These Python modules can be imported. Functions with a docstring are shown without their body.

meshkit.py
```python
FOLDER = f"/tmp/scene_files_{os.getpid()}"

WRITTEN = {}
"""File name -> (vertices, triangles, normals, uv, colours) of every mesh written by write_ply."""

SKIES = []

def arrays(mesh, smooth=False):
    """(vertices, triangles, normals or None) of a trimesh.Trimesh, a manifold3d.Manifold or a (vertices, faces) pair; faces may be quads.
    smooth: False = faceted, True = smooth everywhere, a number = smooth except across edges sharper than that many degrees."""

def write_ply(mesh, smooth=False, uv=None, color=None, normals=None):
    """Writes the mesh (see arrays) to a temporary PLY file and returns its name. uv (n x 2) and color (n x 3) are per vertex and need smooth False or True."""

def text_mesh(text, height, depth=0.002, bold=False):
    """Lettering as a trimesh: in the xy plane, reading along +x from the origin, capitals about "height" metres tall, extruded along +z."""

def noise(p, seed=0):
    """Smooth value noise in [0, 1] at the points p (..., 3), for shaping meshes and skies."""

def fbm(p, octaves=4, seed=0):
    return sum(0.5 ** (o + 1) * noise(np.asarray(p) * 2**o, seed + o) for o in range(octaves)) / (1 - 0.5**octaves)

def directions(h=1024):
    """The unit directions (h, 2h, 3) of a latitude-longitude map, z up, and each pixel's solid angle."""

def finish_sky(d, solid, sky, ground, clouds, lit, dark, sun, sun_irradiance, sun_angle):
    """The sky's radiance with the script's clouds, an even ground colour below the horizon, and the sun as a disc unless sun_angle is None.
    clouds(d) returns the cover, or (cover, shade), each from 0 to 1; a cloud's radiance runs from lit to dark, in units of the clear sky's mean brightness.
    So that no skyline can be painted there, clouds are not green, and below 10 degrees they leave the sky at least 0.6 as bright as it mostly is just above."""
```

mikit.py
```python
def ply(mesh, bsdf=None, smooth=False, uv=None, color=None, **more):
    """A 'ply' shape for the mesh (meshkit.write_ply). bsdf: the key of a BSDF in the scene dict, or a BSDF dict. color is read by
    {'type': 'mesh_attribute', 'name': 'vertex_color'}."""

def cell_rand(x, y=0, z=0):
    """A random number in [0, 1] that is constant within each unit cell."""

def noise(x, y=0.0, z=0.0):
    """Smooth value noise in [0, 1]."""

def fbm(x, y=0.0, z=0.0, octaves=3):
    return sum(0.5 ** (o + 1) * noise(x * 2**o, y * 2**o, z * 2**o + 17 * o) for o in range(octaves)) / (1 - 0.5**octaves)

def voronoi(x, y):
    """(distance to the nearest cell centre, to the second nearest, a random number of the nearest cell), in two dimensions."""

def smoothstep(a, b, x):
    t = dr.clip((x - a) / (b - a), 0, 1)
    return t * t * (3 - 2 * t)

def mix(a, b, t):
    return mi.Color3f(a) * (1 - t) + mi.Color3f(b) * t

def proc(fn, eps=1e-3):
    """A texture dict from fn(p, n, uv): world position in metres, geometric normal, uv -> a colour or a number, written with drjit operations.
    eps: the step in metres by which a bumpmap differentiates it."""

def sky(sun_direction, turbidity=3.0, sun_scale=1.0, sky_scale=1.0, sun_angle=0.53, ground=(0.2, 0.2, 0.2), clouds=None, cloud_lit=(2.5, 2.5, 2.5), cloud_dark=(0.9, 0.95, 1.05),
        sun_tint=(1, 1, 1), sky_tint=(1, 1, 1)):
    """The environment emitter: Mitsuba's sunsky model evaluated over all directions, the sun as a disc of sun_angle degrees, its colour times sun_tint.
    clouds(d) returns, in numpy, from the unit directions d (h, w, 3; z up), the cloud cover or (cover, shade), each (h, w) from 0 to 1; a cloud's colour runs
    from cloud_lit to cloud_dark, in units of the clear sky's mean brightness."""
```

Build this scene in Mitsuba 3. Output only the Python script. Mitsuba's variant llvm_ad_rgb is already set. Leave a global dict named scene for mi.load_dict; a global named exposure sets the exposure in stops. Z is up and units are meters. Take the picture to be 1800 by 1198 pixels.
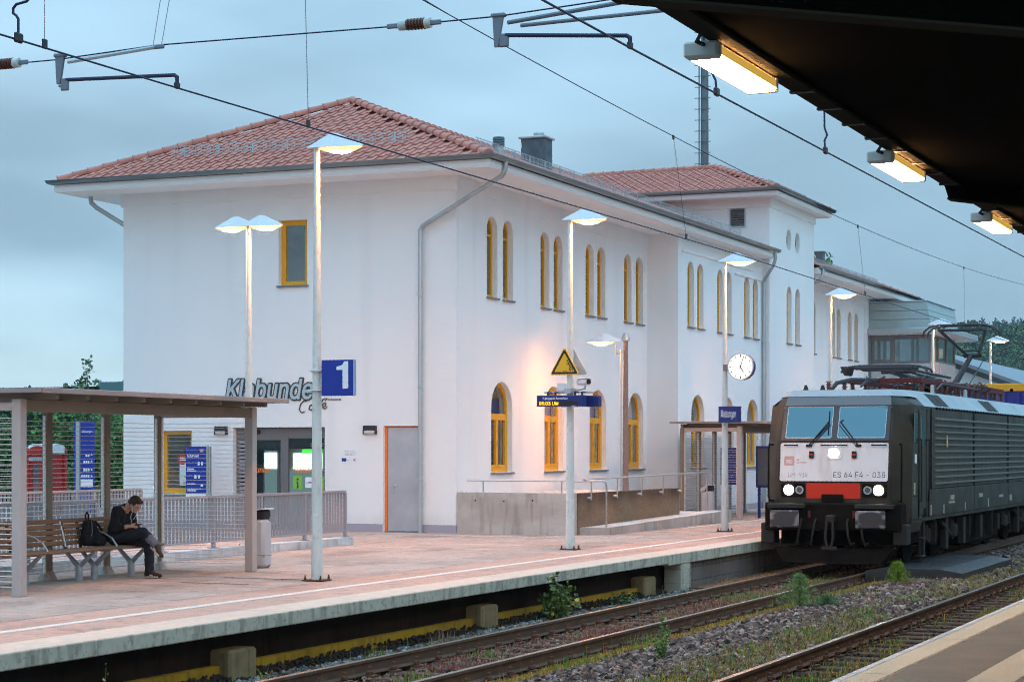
import math, random
import numpy as np, trimesh, mitsuba as mi, drjit as dr, mikit, meshkit, manifold3d
from shapely.geometry import Polygon, Point, box as sbox
from shapely.ops import unary_union
from shapely import affinity

T = mi.ScalarTransform4f
scene, labels = {}, {}
random.seed(7)
RNG = np.random.default_rng(11)
pi = math.pi

# ---------------------------------------------------------------- camera, sky, exposure
# x: across the tracks (right), y: along the tracks (away), z: up, 0 = surface of the far platform
YAW = math.radians(22.987)
EYE = [0.0, 0.0, 1.88]
scene['camera'] = {'type': 'perspective', 'fov': 2 * math.degrees(math.atan(900 / 3562.0)), 'fov_axis': 'x',
                   'principal_point_offset_y': -0.1603, 'near_clip': 0.2, 'far_clip': 6000.0,
                   'to_world': T().look_at(origin=EYE, target=[-math.sin(YAW), math.cos(YAW), 1.88], up=[0, 0, 1])}


def overcast(d):
    el = np.clip(d[..., 2], 0, 1)
    # cloud sheet at 1 km: soft bands
    q = d / np.maximum(d[..., 2:], 0.03)
    n = meshkit.fbm(q * np.array([0.30, 0.16, 0.0]) + 3.1, 4, 3)
    n2 = meshkit.fbm(d * np.array([5.0, 5.0, 15.0]) + 5.0, 4, 8)
    q = np.clip((el - 0.10) / 0.85, 0, 1)
    t = 0.03 + 0.45 * el + 0.55 * q * q * (3 - 2 * q) + 0.20 * (n - 0.5) + 0.22 * (n2 - 0.5)     # share of the bright cloud tone
    thin = np.clip(0.85 * (n2 - 0.42), 0, 0.26)                        # thinner cloud lets the paler sky through
    return 1 - thin, 1 - np.clip(t, 0, 1)


scene['sky'] = mikit.sky([0.55, -0.62, 0.30], turbidity=4, sun_scale=0.0, sun_angle=20, clouds=overcast, ground=(0.16, 0.16, 0.16),
                         cloud_lit=(1.05, 1.95, 2.72), cloud_dark=(0.355, 0.53, 0.66))
scene['sky']['sampling_weight'] = 9.0
exposure = 3.42
HAZE = 0.00009                    # extinction of the air per metre
LAMP = 0.50                         # brightness of the lamps against the sky


# ---------------------------------------------------------------- helpers
_used = {}


def numbered(k):
    n = _used.get(k, -1) + 1
    _used[k] = n
    return k if n == 0 else f'{k}_{n:03d}'


def thing(name, label, cat, group=None):
    k = numbered(name)
    labels[k] = {'label': label, 'category': cat}
    if group:
        labels[k]['group'] = group
    return k


def ply(mesh, m, smooth=False, **kw):
    return mikit.ply(mesh, 'm_' + m, smooth, **kw)


def join(m):
    return trimesh.util.concatenate(m) if isinstance(m, list) else m


def shape(mesh, mat, smooth=False, **kw):
    return ply(join(mesh), mat, smooth, **kw)


def part(parent, name, mesh, mat=None, smooth=False, at=None, label=None, kind=None, **kw):
    k = numbered(f'{parent}__{name}')
    d = dict(mesh) if isinstance(mesh, dict) else shape(mesh, mat, smooth, **kw)
    if at is not None:
        d['to_world'] = at
    scene[k] = d
    if label or kind:
        labels[k] = {}
        if label:
            labels[k]['label'] = label
        if kind:
            labels[k]['kind'] = kind
    return k


def single(name, label, cat, mesh, mat=None, smooth=False, at=None, group=None, kind=None, **kw):
    k = numbered(name)
    d = dict(mesh) if isinstance(mesh, dict) else shape(mesh, mat, smooth, **kw)
    if at is not None:
        d['to_world'] = at
    scene[k] = d
    labels[k] = {'label': label, 'category': cat}
    if group:
        labels[k]['group'] = group
    if kind:
        labels[k]['kind'] = kind
    return k


def structure(name, mesh, mat, smooth=False, label=None, **kw):
    k = numbered(name)
    scene[k] = shape(mesh, mat, smooth, **kw)
    labels[k] = {'kind': 'structure', 'label': label or name.replace('_', ' ')}
    return k


_BV = np.array([[x, y, z] for x in (0, 1) for y in (0, 1) for z in (0, 1)], float)
_BF = np.array([[0, 1, 3], [0, 3, 2], [4, 6, 7], [4, 7, 5], [0, 4, 5], [0, 5, 1], [2, 3, 7], [2, 7, 6], [0, 2, 6], [0, 6, 4], [1, 5, 7], [1, 7, 3]])


def bx(x0, x1, y0, y1, z0, z1):
    a, b = np.minimum([x0, y0, z0], [x1, y1, z1]), np.maximum([x0, y0, z0], [x1, y1, z1])
    return trimesh.Trimesh(a + _BV * (b - a), _BF, process=False)


def hull(pts):
    return trimesh.convex.convex_hull(np.asarray(pts, float))


def bb(x0, x1, y0, y1, z0, z1, r=0.01):
    a, b = np.minimum([x0, y0, z0], [x1, y1, z1]), np.maximum([x0, y0, z0], [x1, y1, z1])
    r = min(r, 0.45 * (b - a).min())
    pts = []
    for k in range(3):
        e = np.full(3, r)
        e[k] = 0
        pts.append((a + e) + _BV * (b - a - 2 * e))
    return hull(np.vstack(pts))


def tube(pts, r, n=8, caps=True):
    p = np.asarray(pts, float)
    r = np.broadcast_to(np.asarray(r, float), (len(p),))
    seg = np.diff(p, axis=0)
    seg /= np.linalg.norm(seg, axis=1, keepdims=True) + 1e-12
    t = np.vstack([seg[:1], seg[:-1] + seg[1:], seg[-1:]])
    t /= np.linalg.norm(t, axis=1, keepdims=True) + 1e-12
    ref = np.array([0, 0, 1.0]) if abs(seg[0][2]) < 0.9 else np.array([1.0, 0, 0])
    a = np.cross(t[0], ref)
    a /= np.linalg.norm(a)
    V = []
    ang = np.arange(n) * 2 * pi / n
    for i in range(len(p)):
        a = a - t[i] * (a @ t[i])
        a /= np.linalg.norm(a) + 1e-12
        b = np.cross(t[i], a)
        k = 1.0
        if 0 < i < len(p) - 1:
            cc = max(0.35, float(seg[i] @ t[i]))
            k = 1.0 / cc
        ring = np.cos(ang)[:, None] * a + np.sin(ang)[:, None] * b
        if k > 1.001:      # stretch the mitre in the plane of the bend
            bend = seg[i] - seg[i - 1]
            nb = np.linalg.norm(bend)
            if nb > 1e-6:
                bend /= nb
                ring = ring + (ring @ bend)[:, None] * bend * (k - 1)
        V.append(p[i] + r[i] * ring)
    V = np.vstack(V)
    F = []
    for i in range(len(p) - 1):
        for j in range(n):
            a0, a1 = i * n + j, i * n + (j + 1) % n
            F += [[a0, a1, a1 + n], [a0, a1 + n, a0 + n]]
    if caps:
        c0, c1 = len(V), len(V) + 1
        V = np.vstack([V, p[:1], p[-1:]])
        m = (len(p) - 1) * n
        for j in range(n):
            F += [[c0, (j + 1) % n, j], [c1, m + j, m + (j + 1) % n]]
    return trimesh.Trimesh(V, np.array(F), process=False)


def bar(p, q, w, h=None):
    """square-section bar from p to q (w across, h upright)"""
    h = h or w
    p, q = np.asarray(p, float), np.asarray(q, float)
    d = q - p
    L = np.linalg.norm(d)
    d /= L
    up = np.array([0, 0, 1.0]) if abs(d[2]) < 0.95 else np.array([0, 1.0, 0])
    s = np.cross(d, up)
    s /= np.linalg.norm(s)
    u = np.cross(s, d)
    v = p + (_BV[:, :1] * L) * d + (_BV[:, 1:2] - 0.5) * w * s * -1 + (_BV[:, 2:] - 0.5) * h * u
    return trimesh.Trimesh(v, _BF, process=False)


def lathe(prof, n=16, at=(0, 0, 0)):
    m = trimesh.creation.revolve(np.asarray(prof, float), sections=n)
    m.apply_translation(at)
    return m


def ext(poly, h):
    ps = getattr(poly, 'geoms', [poly])
    return join([trimesh.creation.extrude_polygon(g, h, engine='earcut') for g in ps if g.area > 1e-9])


def yz(poly, x0, x1):           # polygon in (y, z), thick from x0 to x1
    m = ext(poly, abs(x1 - x0))
    v = m.vertices
    return trimesh.Trimesh(np.stack([v[:, 2] + min(x0, x1), v[:, 0], v[:, 1]], 1), m.faces, process=False)


def xz(poly, y0, y1):           # polygon in (x, z), thick from y0 to y1
    m = ext(poly, abs(y1 - y0))
    v = m.vertices
    return trimesh.Trimesh(np.stack([v[:, 0], max(y0, y1) - v[:, 2], v[:, 1]], 1), m.faces, process=False)


def sheet_yz(poly, x):
    v, f = trimesh.creation.triangulate_polygon(poly, engine='earcut')
    return trimesh.Trimesh(np.column_stack([np.full(len(v), x), v[:, 0], v[:, 1]]), f, process=False)


def xy(poly, z0, z1):
    m = ext(poly, z1 - z0)
    m.apply_translation([0, 0, z0])
    return m


def quad(a, b, c, d):
    return trimesh.Trimesh(np.array([a, b, c, d], float), np.array([[0, 1, 2], [0, 2, 3]]), process=False)


def sweep(prof, path):
    """prof: closed loop of (outward, z), outward = right of the path; path: (x, y) corners, mitred; convex ends capped"""
    prof, P = np.asarray(prof, float), np.asarray(path, float)
    seg = np.diff(P, axis=0)
    seg /= np.linalg.norm(seg, axis=1, keepdims=True)
    nor = np.stack([seg[:, 1], -seg[:, 0]], 1)
    V, n = [], len(prof)
    for i in range(len(P)):
        a, b = nor[max(i - 1, 0)], nor[min(i, len(nor) - 1)]
        m = (a + b) / (1 + a @ b)
        V.append(np.column_stack([P[i] + prof[:, :1] * m, prof[:, 1]]))
    F = []
    for i in range(len(P) - 1):
        for j in range(n):
            a, b = i * n + j, i * n + (j + 1) % n
            F += [[a, b, b + n], [a, b + n, a + n]]
    m0 = (len(P) - 1) * n
    for j in range(1, n - 1):
        F += [[0, j + 1, j], [m0, m0 + j, m0 + j + 1]]
    m = trimesh.Trimesh(np.vstack(V), np.array(F), process=False)
    if m.volume < 0:
        m.invert()
    return m


def moved(m, *loc, rz=0.0):
    m = m.copy()
    if rz:
        m.apply_transform(trimesh.transformations.rotation_matrix(rz, [0, 0, 1]))
    m.apply_translation(loc)
    return m


def turned(m, ang, axis, about=(0, 0, 0)):
    m = m.copy()
    m.apply_transform(trimesh.transformations.rotation_matrix(ang, axis, about))
    return m


def text_front(s, h, x, y, z, depth=0.004, bold=False, squeeze=1.0, centre=False, shear=0.0):
    """lettering facing -y, its lower left corner at (x, z), standing out from the plane y"""
    m = meshkit.text_mesh(s, h, depth, bold)
    v = np.array(m.vertices)
    v[:, 0] *= squeeze
    v[:, 0] += shear * v[:, 1]
    if centre:
        v[:, 0] -= (v[:, 0].min() + v[:, 0].max()) / 2
    return trimesh.Trimesh(np.stack([x + v[:, 0], y - v[:, 2], z + v[:, 1]], 1), m.faces, process=False)


def text_side(s, h, x, y, z, depth=0.004, bold=False):
    """lettering facing +x"""
    m = meshkit.text_mesh(s, h, depth, bold)
    v = np.array(m.vertices)
    return trimesh.Trimesh(np.stack([x + v[:, 2], y + v[:, 0], z + v[:, 1]], 1), m.faces, process=False)


def arch(c, w, z0, z1, n=12, grow=0.0):
    r = w / 2 + grow
    zs = z1 + grow - r
    a = np.linspace(0, pi, n + 1)
    return Polygon([(c - r, z0 - grow), (c + r, z0 - grow)] + [(c + r * math.cos(t), zs + r * math.sin(t)) for t in a])


def scatter(v, f, pos, scale, col, tilt=True, rng=RNG):
    """many copies of one little mesh as vertices, faces and colours of one"""
    n = len(pos)
    if tilt:
        q = rng.normal(size=(n, 4))
        q /= np.linalg.norm(q, axis=1, keepdims=True)
        w, x, y, z = q.T
        R = np.stack([1 - 2 * (y * y + z * z), 2 * (x * y - z * w), 2 * (x * z + y * w), 2 * (x * y + z * w), 1 - 2 * (x * x + z * z), 2 * (y * z - x * w),
                      2 * (x * z - y * w), 2 * (y * z + x * w), 1 - 2 * (x * x + y * y)], 1).reshape(n, 3, 3)
    else:
        a = rng.uniform(0, 2 * pi, n)
        R = np.zeros((n, 3, 3))
        R[:, 0, 0] = R[:, 1, 1] = np.cos(a)
        R[:, 0, 1], R[:, 1, 0], R[:, 2, 2] = -np.sin(a), np.sin(a), 1
    scale = np.asarray(scale, float)
    sv = v[None] * (scale[:, None, None] if scale.ndim == 1 else scale[:, None, :])
    V = np.einsum('nij,nkj->nki', R, sv) + pos[:, None, :]
    F = f[None] + (np.arange(n) * len(v))[:, None, None]
    C = np.repeat(col, len(v), axis=0)
    return V.reshape(-1, 3), F.reshape(-1, 3), C


def vsum(L):
    V, F, C, o = [], [], [], 0
    for v, f, c in L:
        V.append(v)
        F.append(f + o)
        C.append(c)
        o += len(v)
    return (np.vstack(V), np.vstack(F)), np.vstack(C)


# ---------------------------------------------------------------- materials
def rgb(c):
    return {'type': 'rgb', 'value': list(c)}


def mat(name, col, rough=0.6, metal=0.0, spec=0.4, two=False, bump=None, bs=0.002, **kw):
    base = mikit.proc(col) if callable(col) else ({'type': 'mesh_attribute', 'name': 'vertex_color'} if col == 'vertex' else rgb(col))
    d = {'type': 'principled', 'base_color': base, 'roughness': rough, 'metallic': metal, 'specular': spec, **kw}
    if bump:
        d = {'type': 'bumpmap', 'arbitrary': mikit.proc(bump, 0.004), 'scale': bs, 'bsdf': d}
    scene['m_' + name] = {'type': 'twosided', 'bsdf': d}
    return name


N, FB, MX, SS = mikit.noise, mikit.fbm, mikit.mix, mikit.smoothstep


def plaster_col(p, n, uv):
    a = FB(p.x * 0.5, p.y * 0.5, p.z * 0.35, 4)
    g = N(p.x * 60, p.y * 60, p.z * 60)
    splash = SS(0.55, 0.15, p.z + 0.45 * (FB(p.x * 3, p.y * 3, 1.0, 3) - 0.5))
    streak = SS(0.55, 0.9, FB(p.x * 2.2, p.y * 2.2, p.z * 0.15, 3))
    c = MX((0.76, 0.77, 0.785), (0.84, 0.84, 0.84), a)
    return c * (0.975 + 0.05 * g) * (1 - 0.07 * streak) * (1 - 0.10 * splash)


mat('plaster', plaster_col, 0.9, spec=0.2)
mat('soffit_white', (0.76, 0.74, 0.73), 0.8, spec=0.2)
mat('plinth_grey', lambda p, n, uv: MX((0.33, 0.31, 0.38), (0.40, 0.38, 0.44), FB(p.x * 3, p.y * 3, p.z * 3)), 0.9, spec=0.2)


def concrete(base, dark, sc=1.0, streak=0.6):
    def fn(p, n, uv):
        a = FB(p.x * 1.3 * sc, p.y * 1.3 * sc, p.z * 2.0 * sc, 4)
        b = FB(p.x * 9 * sc, p.y * 9 * sc, p.z * 0.9 * sc, 3)
        g = N(p.x * 90, p.y * 90, p.z * 90)
        t = dr.clip(0.9 * SS(0.35, 0.7, a) * 0.6 + streak * SS(0.48, 0.75, b), 0, 1)
        return MX(base, dark, t) * (0.92 + 0.16 * g)
    return fn


mat('concrete_pale', concrete((0.50, 0.47, 0.44), (0.33, 0.29, 0.26)), 0.9, spec=0.2)
def stained_col(p, n, uv):
    a = FB(p.x * 2, p.y * 1.5, p.z * 2.2, 4)
    b = FB(p.x * 3, p.y * 3, p.z * 0.5, 3)
    g = FB(p.x * 30, p.y * 30, p.z * 30, 2)
    t = dr.clip(0.75 * SS(0.45, 0.95, p.z + 0.5 * (b - 0.5)) + 0.9 * (a - 0.45), 0, 1)
    return MX((0.25, 0.175, 0.115), (0.075, 0.054, 0.044), t) * (0.7 + 0.6 * g)


mat('concrete_stained', stained_col, 0.95, spec=0.2)
mat('concrete_block', concrete((0.26, 0.20, 0.11), (0.13, 0.10, 0.055), 2.0, 0.6), 0.95, spec=0.2)
mat('kerb_white', concrete((0.62, 0.63, 0.64), (0.36, 0.36, 0.37), 1.5, 0.5), 0.9, spec=0.2)


def slab_col(p, n, uv):
    top = SS(0.6, 0.9, n.z)
    a = FB(p.x * 0.8, p.y * 0.5, 0, 4)
    f = FB(p.x * 14, p.y * 14, p.z * 14, 2)
    g = N(p.x * 120, p.y * 120, p.z * 40)
    pink = MX((0.38, 0.215, 0.16), (0.46, 0.285, 0.22), a) * (0.86 + 0.2 * f + 0.08 * g)
    edge = MX((0.48, 0.345, 0.26), (0.56, 0.41, 0.315), a) * (0.88 + 0.2 * f)
    pink = pink * (1 - 0.2 * SS(0.80, 0.86, N(p.x * 9, p.y * 9, 7.0))) * (1 - 0.15 * SS(0.5, 0.75, FB(p.x * 1.5, p.y * 0.5, 8.0, 4)))
    t = MX(pink, edge, SS(-12.27, -12.21, p.x + 0.02 * (f - 0.5)))
    st = SS(0.5, 0.72, FB(p.y * 11, p.z * 2.2, 3.0, 3))
    pit = SS(0.74, 0.8, N(p.y * 26, p.z * 30, 1.0))
    face = MX((0.46, 0.445, 0.365), (0.28, 0.275, 0.22), st * 0.8) * (0.88 + 0.22 * f) * (1 - 0.25 * pit)
    return MX(face, t, top)


mat('edge_concrete', slab_col, 0.85, spec=0.3)


def paving_col(p, n, uv):
    a = FB(p.x * 0.45, p.y * 0.45, 0, 4)
    r = mikit.cell_rand(dr.floor((p.x + 18.72) / 0.82), dr.floor((p.y - 20.0) / 0.6), 2)
    j = SS(0.5, 0.8, FB(p.x * 5, p.y * 5, 3.0, 3))
    wear = FB(p.x * 0.9 + 7, p.y * 0.9, 2.0, 3)
    dirt = SS(0.5, 0.72, FB(p.x * 1.1, p.y * 0.6 + 9, 5.0, 4))
    g = N(p.x * 70, p.y * 70, 1.0)
    c = MX((0.325, 0.225, 0.18), (0.405, 0.30, 0.25), a) * (0.86 + 0.2 * r) * (0.93 + 0.14 * g)
    spot = SS(0.80, 0.86, N(p.x * 9, p.y * 9, 7.0))
    c = c * (1 - 0.2 * spot) * (1 - 0.14 * j * SS(0.25, 0.6, wear)) * (1 - 0.22 * dirt)
    return c


mat('paving', paving_col, 0.85, spec=0.3)
mat('line_white', lambda p, n, uv: mi.Color3f(0.60, 0.51, 0.43) * (0.78 + 0.3 * FB(p.x * 7, p.y * 7, 0, 4)), 0.8)
mat('joint_dark', (0.07, 0.05, 0.045), 0.9)
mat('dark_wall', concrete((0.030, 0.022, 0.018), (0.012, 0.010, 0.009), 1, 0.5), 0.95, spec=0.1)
mat('yellow_wall', concrete((0.42, 0.25, 0.016), (0.25, 0.13, 0.014), 1.4, 0.7), 0.8, spec=0.3)
mat('steel_cladding', concrete((0.16, 0.14, 0.13), (0.07, 0.06, 0.055), 1.2, 0.6), 0.7)

for k, c in enumerate([(0.52, 0.185, 0.135), (0.49, 0.17, 0.122), (0.55, 0.20, 0.147)]):
    mat(f'tile_{"abc"[k]}', (lambda c: lambda p, n, uv: mi.Color3f(*c) * (0.86 + 0.26 * FB(p.x * 5, p.y * 5, p.z * 5, 3)))(c), 0.55, spec=0.35)
mat('zinc_dark', lambda p, n, uv: MX((0.12, 0.145, 0.155), (0.19, 0.22, 0.235), FB(p.x * 2, p.y * 2, p.z * 3)), 0.45, 0.55)
mat('gutter_zinc', lambda p, n, uv: MX((0.23, 0.27, 0.285), (0.33, 0.37, 0.385), FB(p.x * 2, p.y * 2, p.z * 3)), 0.45, 0.4)
mat('zinc_pale', lambda p, n, uv: MX((0.40, 0.44, 0.46), (0.55, 0.59, 0.61), FB(p.x * 4, p.y * 4, p.z * 2)), 0.4, 0.6)
mat('door_zinc', lambda p, n, uv: MX((0.40, 0.40, 0.43), (0.60, 0.60, 0.63), FB(p.x * 3.4, p.y * 2, p.z * 2.1, 5)), 0.4, 0.45)
mat('slate', lambda p, n, uv: MX((0.065, 0.095, 0.115), (0.13, 0.165, 0.185), N(p.x * 7, p.y * 7, p.z * 5)), 0.6)
mat('window_yellow', (0.68, 0.34, 0.012), 0.45)
mat('sill_grey', (0.20, 0.21, 0.23), 0.5, 0.3)
scene['m_glass'] = {'type': 'thindielectric', 'int_ior': 2.0}
scene['m_coated_glass'] = {'type': 'blendbsdf', 'weight': 0.5, 'bsdf_0': {'type': 'thindielectric', 'int_ior': 1.5}, 'bsdf_1': {'type': 'twosided', 'bsdf': {'type': 'principled', 'base_color': {'type': 'rgb', 'value': [0.35, 0.48, 0.52]}, 'metallic': 1.0, 'roughness': 0.03}}}
scene['m_glass_clear'] = {'type': 'thindielectric', 'int_ior': 1.45}
mat('curtain', (0.40, 0.36, 0.33), 0.9)
mat('blind_grey', (0.10, 0.105, 0.115), 0.9)
mat('curtain_pale', (0.52, 0.50, 0.47), 0.9)
mat('curtain_brown', (0.22, 0.17, 0.13), 0.9)
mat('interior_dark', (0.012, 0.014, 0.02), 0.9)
mat('mast_white', lambda p, n, uv: MX((0.60, 0.62, 0.58), (0.70, 0.71, 0.68), FB(p.x * 3, p.y * 3, p.z * 1.5, 3)) * (1 - 0.10 * SS(0.66, 0.75, N(p.x * 20, p.y * 20, p.z * 11))), 0.5)
mat('hood_white', (0.66, 0.67, 0.70), 0.45)
mat('shelter_paint', lambda p, n, uv: MX((0.43, 0.375, 0.36), (0.51, 0.45, 0.43), FB(p.x * 3, p.y * 3, p.z * 2, 3)), 0.55, 0.15)
mat('slat_metal', (0.80, 0.76, 0.74), 0.5, 0.1)
mat('roof_sheet', lambda p, n, uv: MX((0.28, 0.235, 0.225), (0.36, 0.31, 0.30), FB(p.x * 2, p.y * 2, 0, 3)), 0.6, 0.2)
mat('galvanised', lambda p, n, uv: MX((0.34, 0.35, 0.38), (0.46, 0.47, 0.50), N(p.x * 20, p.y * 20, p.z * 12)), 0.5, 0.45)
mat('stainless', (0.62, 0.60, 0.58), 0.3, 0.85)
mat('fence_grey', (0.34, 0.325, 0.345), 0.5, 0.15)
mat('bin_grey', (0.50, 0.50, 0.52), 0.55, 0.15)
mat('black', (0.012, 0.012, 0.013), 0.6)
mat('dark_metal', (0.045, 0.045, 0.05), 0.45, 0.5)
mat('rubber', (0.02, 0.02, 0.022), 0.8)


def wood_col(a, b, ax='y'):
    def fn(p, n, uv):
        u = p.y if ax == 'y' else p.z
        v = (p.x + p.z) if ax == 'y' else (p.x + p.y)
        g = FB(u * 2.5, v * 42, p.z * 9, 4)
        return MX(a, b, g)
    return fn


mat('bench_wood', wood_col((0.20, 0.088, 0.045), (0.36, 0.19, 0.11)), 0.55)
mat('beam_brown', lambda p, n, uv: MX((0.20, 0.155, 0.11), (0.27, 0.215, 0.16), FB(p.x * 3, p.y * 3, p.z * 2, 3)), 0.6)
mat('post_wood', wood_col((0.15, 0.11, 0.10), (0.30, 0.24, 0.22), 'z'), 0.85)
mat('sleeper_wood', wood_col((0.055, 0.035, 0.026), (0.10, 0.062, 0.042)), 0.95, spec=0.15)
mat('rust', lambda p, n, uv: MX((0.065, 0.036, 0.023), (0.13, 0.078, 0.05), FB(p.x * 12, p.y * 6, p.z * 12, 3)), 0.85)
mat('clip_rust', (0.11, 0.05, 0.03), 0.85)
mat('rail_steel', lambda p, n, uv: MX((0.22, 0.165, 0.13), (0.44, 0.37, 0.31), FB(p.x * 8, p.y * 0.8, 0, 3)), 0.28, 0.9)
mat('track_bed', lambda p, n, uv: MX((0.022, 0.015, 0.011), (0.07, 0.048, 0.035), FB(p.x * 6, p.y * 6, 0, 4)) * (0.7 + 0.6 * N(p.x * 42, p.y * 42, 1.0)), 0.95, spec=0.1,
    bump=lambda p, n, uv: FB(p.x * 22, p.y * 22, 0, 3), bs=0.03)
mat('stone', 'vertex', 0.85, spec=0.25)
mat('grass_blade', 'vertex', 0.7, spec=0.25)
mat('leaf', 'vertex', 0.5, spec=0.35)
mat('bark', (0.06, 0.045, 0.035), 0.9)
mat('near_platform', lambda p, n, uv: MX((0.135, 0.098, 0.072), (0.18, 0.135, 0.10), FB(p.x * 3, p.y * 3, 0, 3)) * (0.86 + 0.28 * N(p.x * 110, p.y * 110, 0)), 0.85)
mat('near_sand', lambda p, n, uv: MX((0.42, 0.315, 0.215), (0.50, 0.385, 0.27), FB(p.x * 5, p.y * 1.2, 0, 4)) * (0.9 + 0.18 * N(p.x * 90, p.y * 90, 0)), 0.8)
mat('near_edge', concrete((0.48, 0.45, 0.45), (0.30, 0.27, 0.26), 2, 0.4), 0.8)
mat('deck_panel', lambda p, n, uv: MX((0.014, 0.012, 0.012), (0.045, 0.044, 0.048), FB(p.x * 1.5, p.y * 5, p.z * 3, 4)), 0.32, spec=0.6)
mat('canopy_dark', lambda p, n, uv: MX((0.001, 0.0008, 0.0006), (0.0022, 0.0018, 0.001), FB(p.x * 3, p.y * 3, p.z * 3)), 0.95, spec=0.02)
mat('canopy_beam', (0.014, 0.011, 0.006), 0.8, spec=0.1)
mat('fascia_amber', lambda p, n, uv: MX((0.22, 0.13, 0.04), (0.34, 0.22, 0.09), FB(p.x * 4, p.y * 3, p.z * 9)), 0.6)
mat('lamp_box', (0.55, 0.53, 0.50), 0.5)
mat('sign_blue', (0.012, 0.035, 0.30), 0.35)
mat('sign_navy', (0.012, 0.025, 0.16), 0.35)
mat('sign_white', (0.80, 0.81, 0.84), 0.5)
mat('sign_side', (0.35, 0.42, 0.55), 0.4)
mat('sign_black', (0.015, 0.015, 0.015), 0.5)
mat('sign_yellow', (0.78, 0.44, 0.02), 0.4)
mat('sign_orange', (0.85, 0.20, 0.015), 0.5)
mat('sign_green', (0.20, 0.48, 0.06), 0.5)
mat('sign_red', (0.55, 0.03, 0.03), 0.45)
mat('letter_edge', (0.035, 0.05, 0.055), 0.5)
mat('letter_face', (0.42, 0.50, 0.54), 0.5)
mat('kiosk_red', (0.42, 0.018, 0.018), 0.4)
mat('teal_panel', (0.11, 0.20, 0.21), 0.6)
mat('cladding_green', lambda p, n, uv: MX((0.34, 0.42, 0.42), (0.42, 0.50, 0.50), FB(p.x * 2, p.y * 2, p.z)), 0.45, 0.3)
mat('frame_grey', (0.16, 0.155, 0.16), 0.5, 0.1)
mat('shed_white', (0.62, 0.64, 0.66), 0.7)
mat('shed_roof', (0.20, 0.22, 0.24), 0.7)
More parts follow.
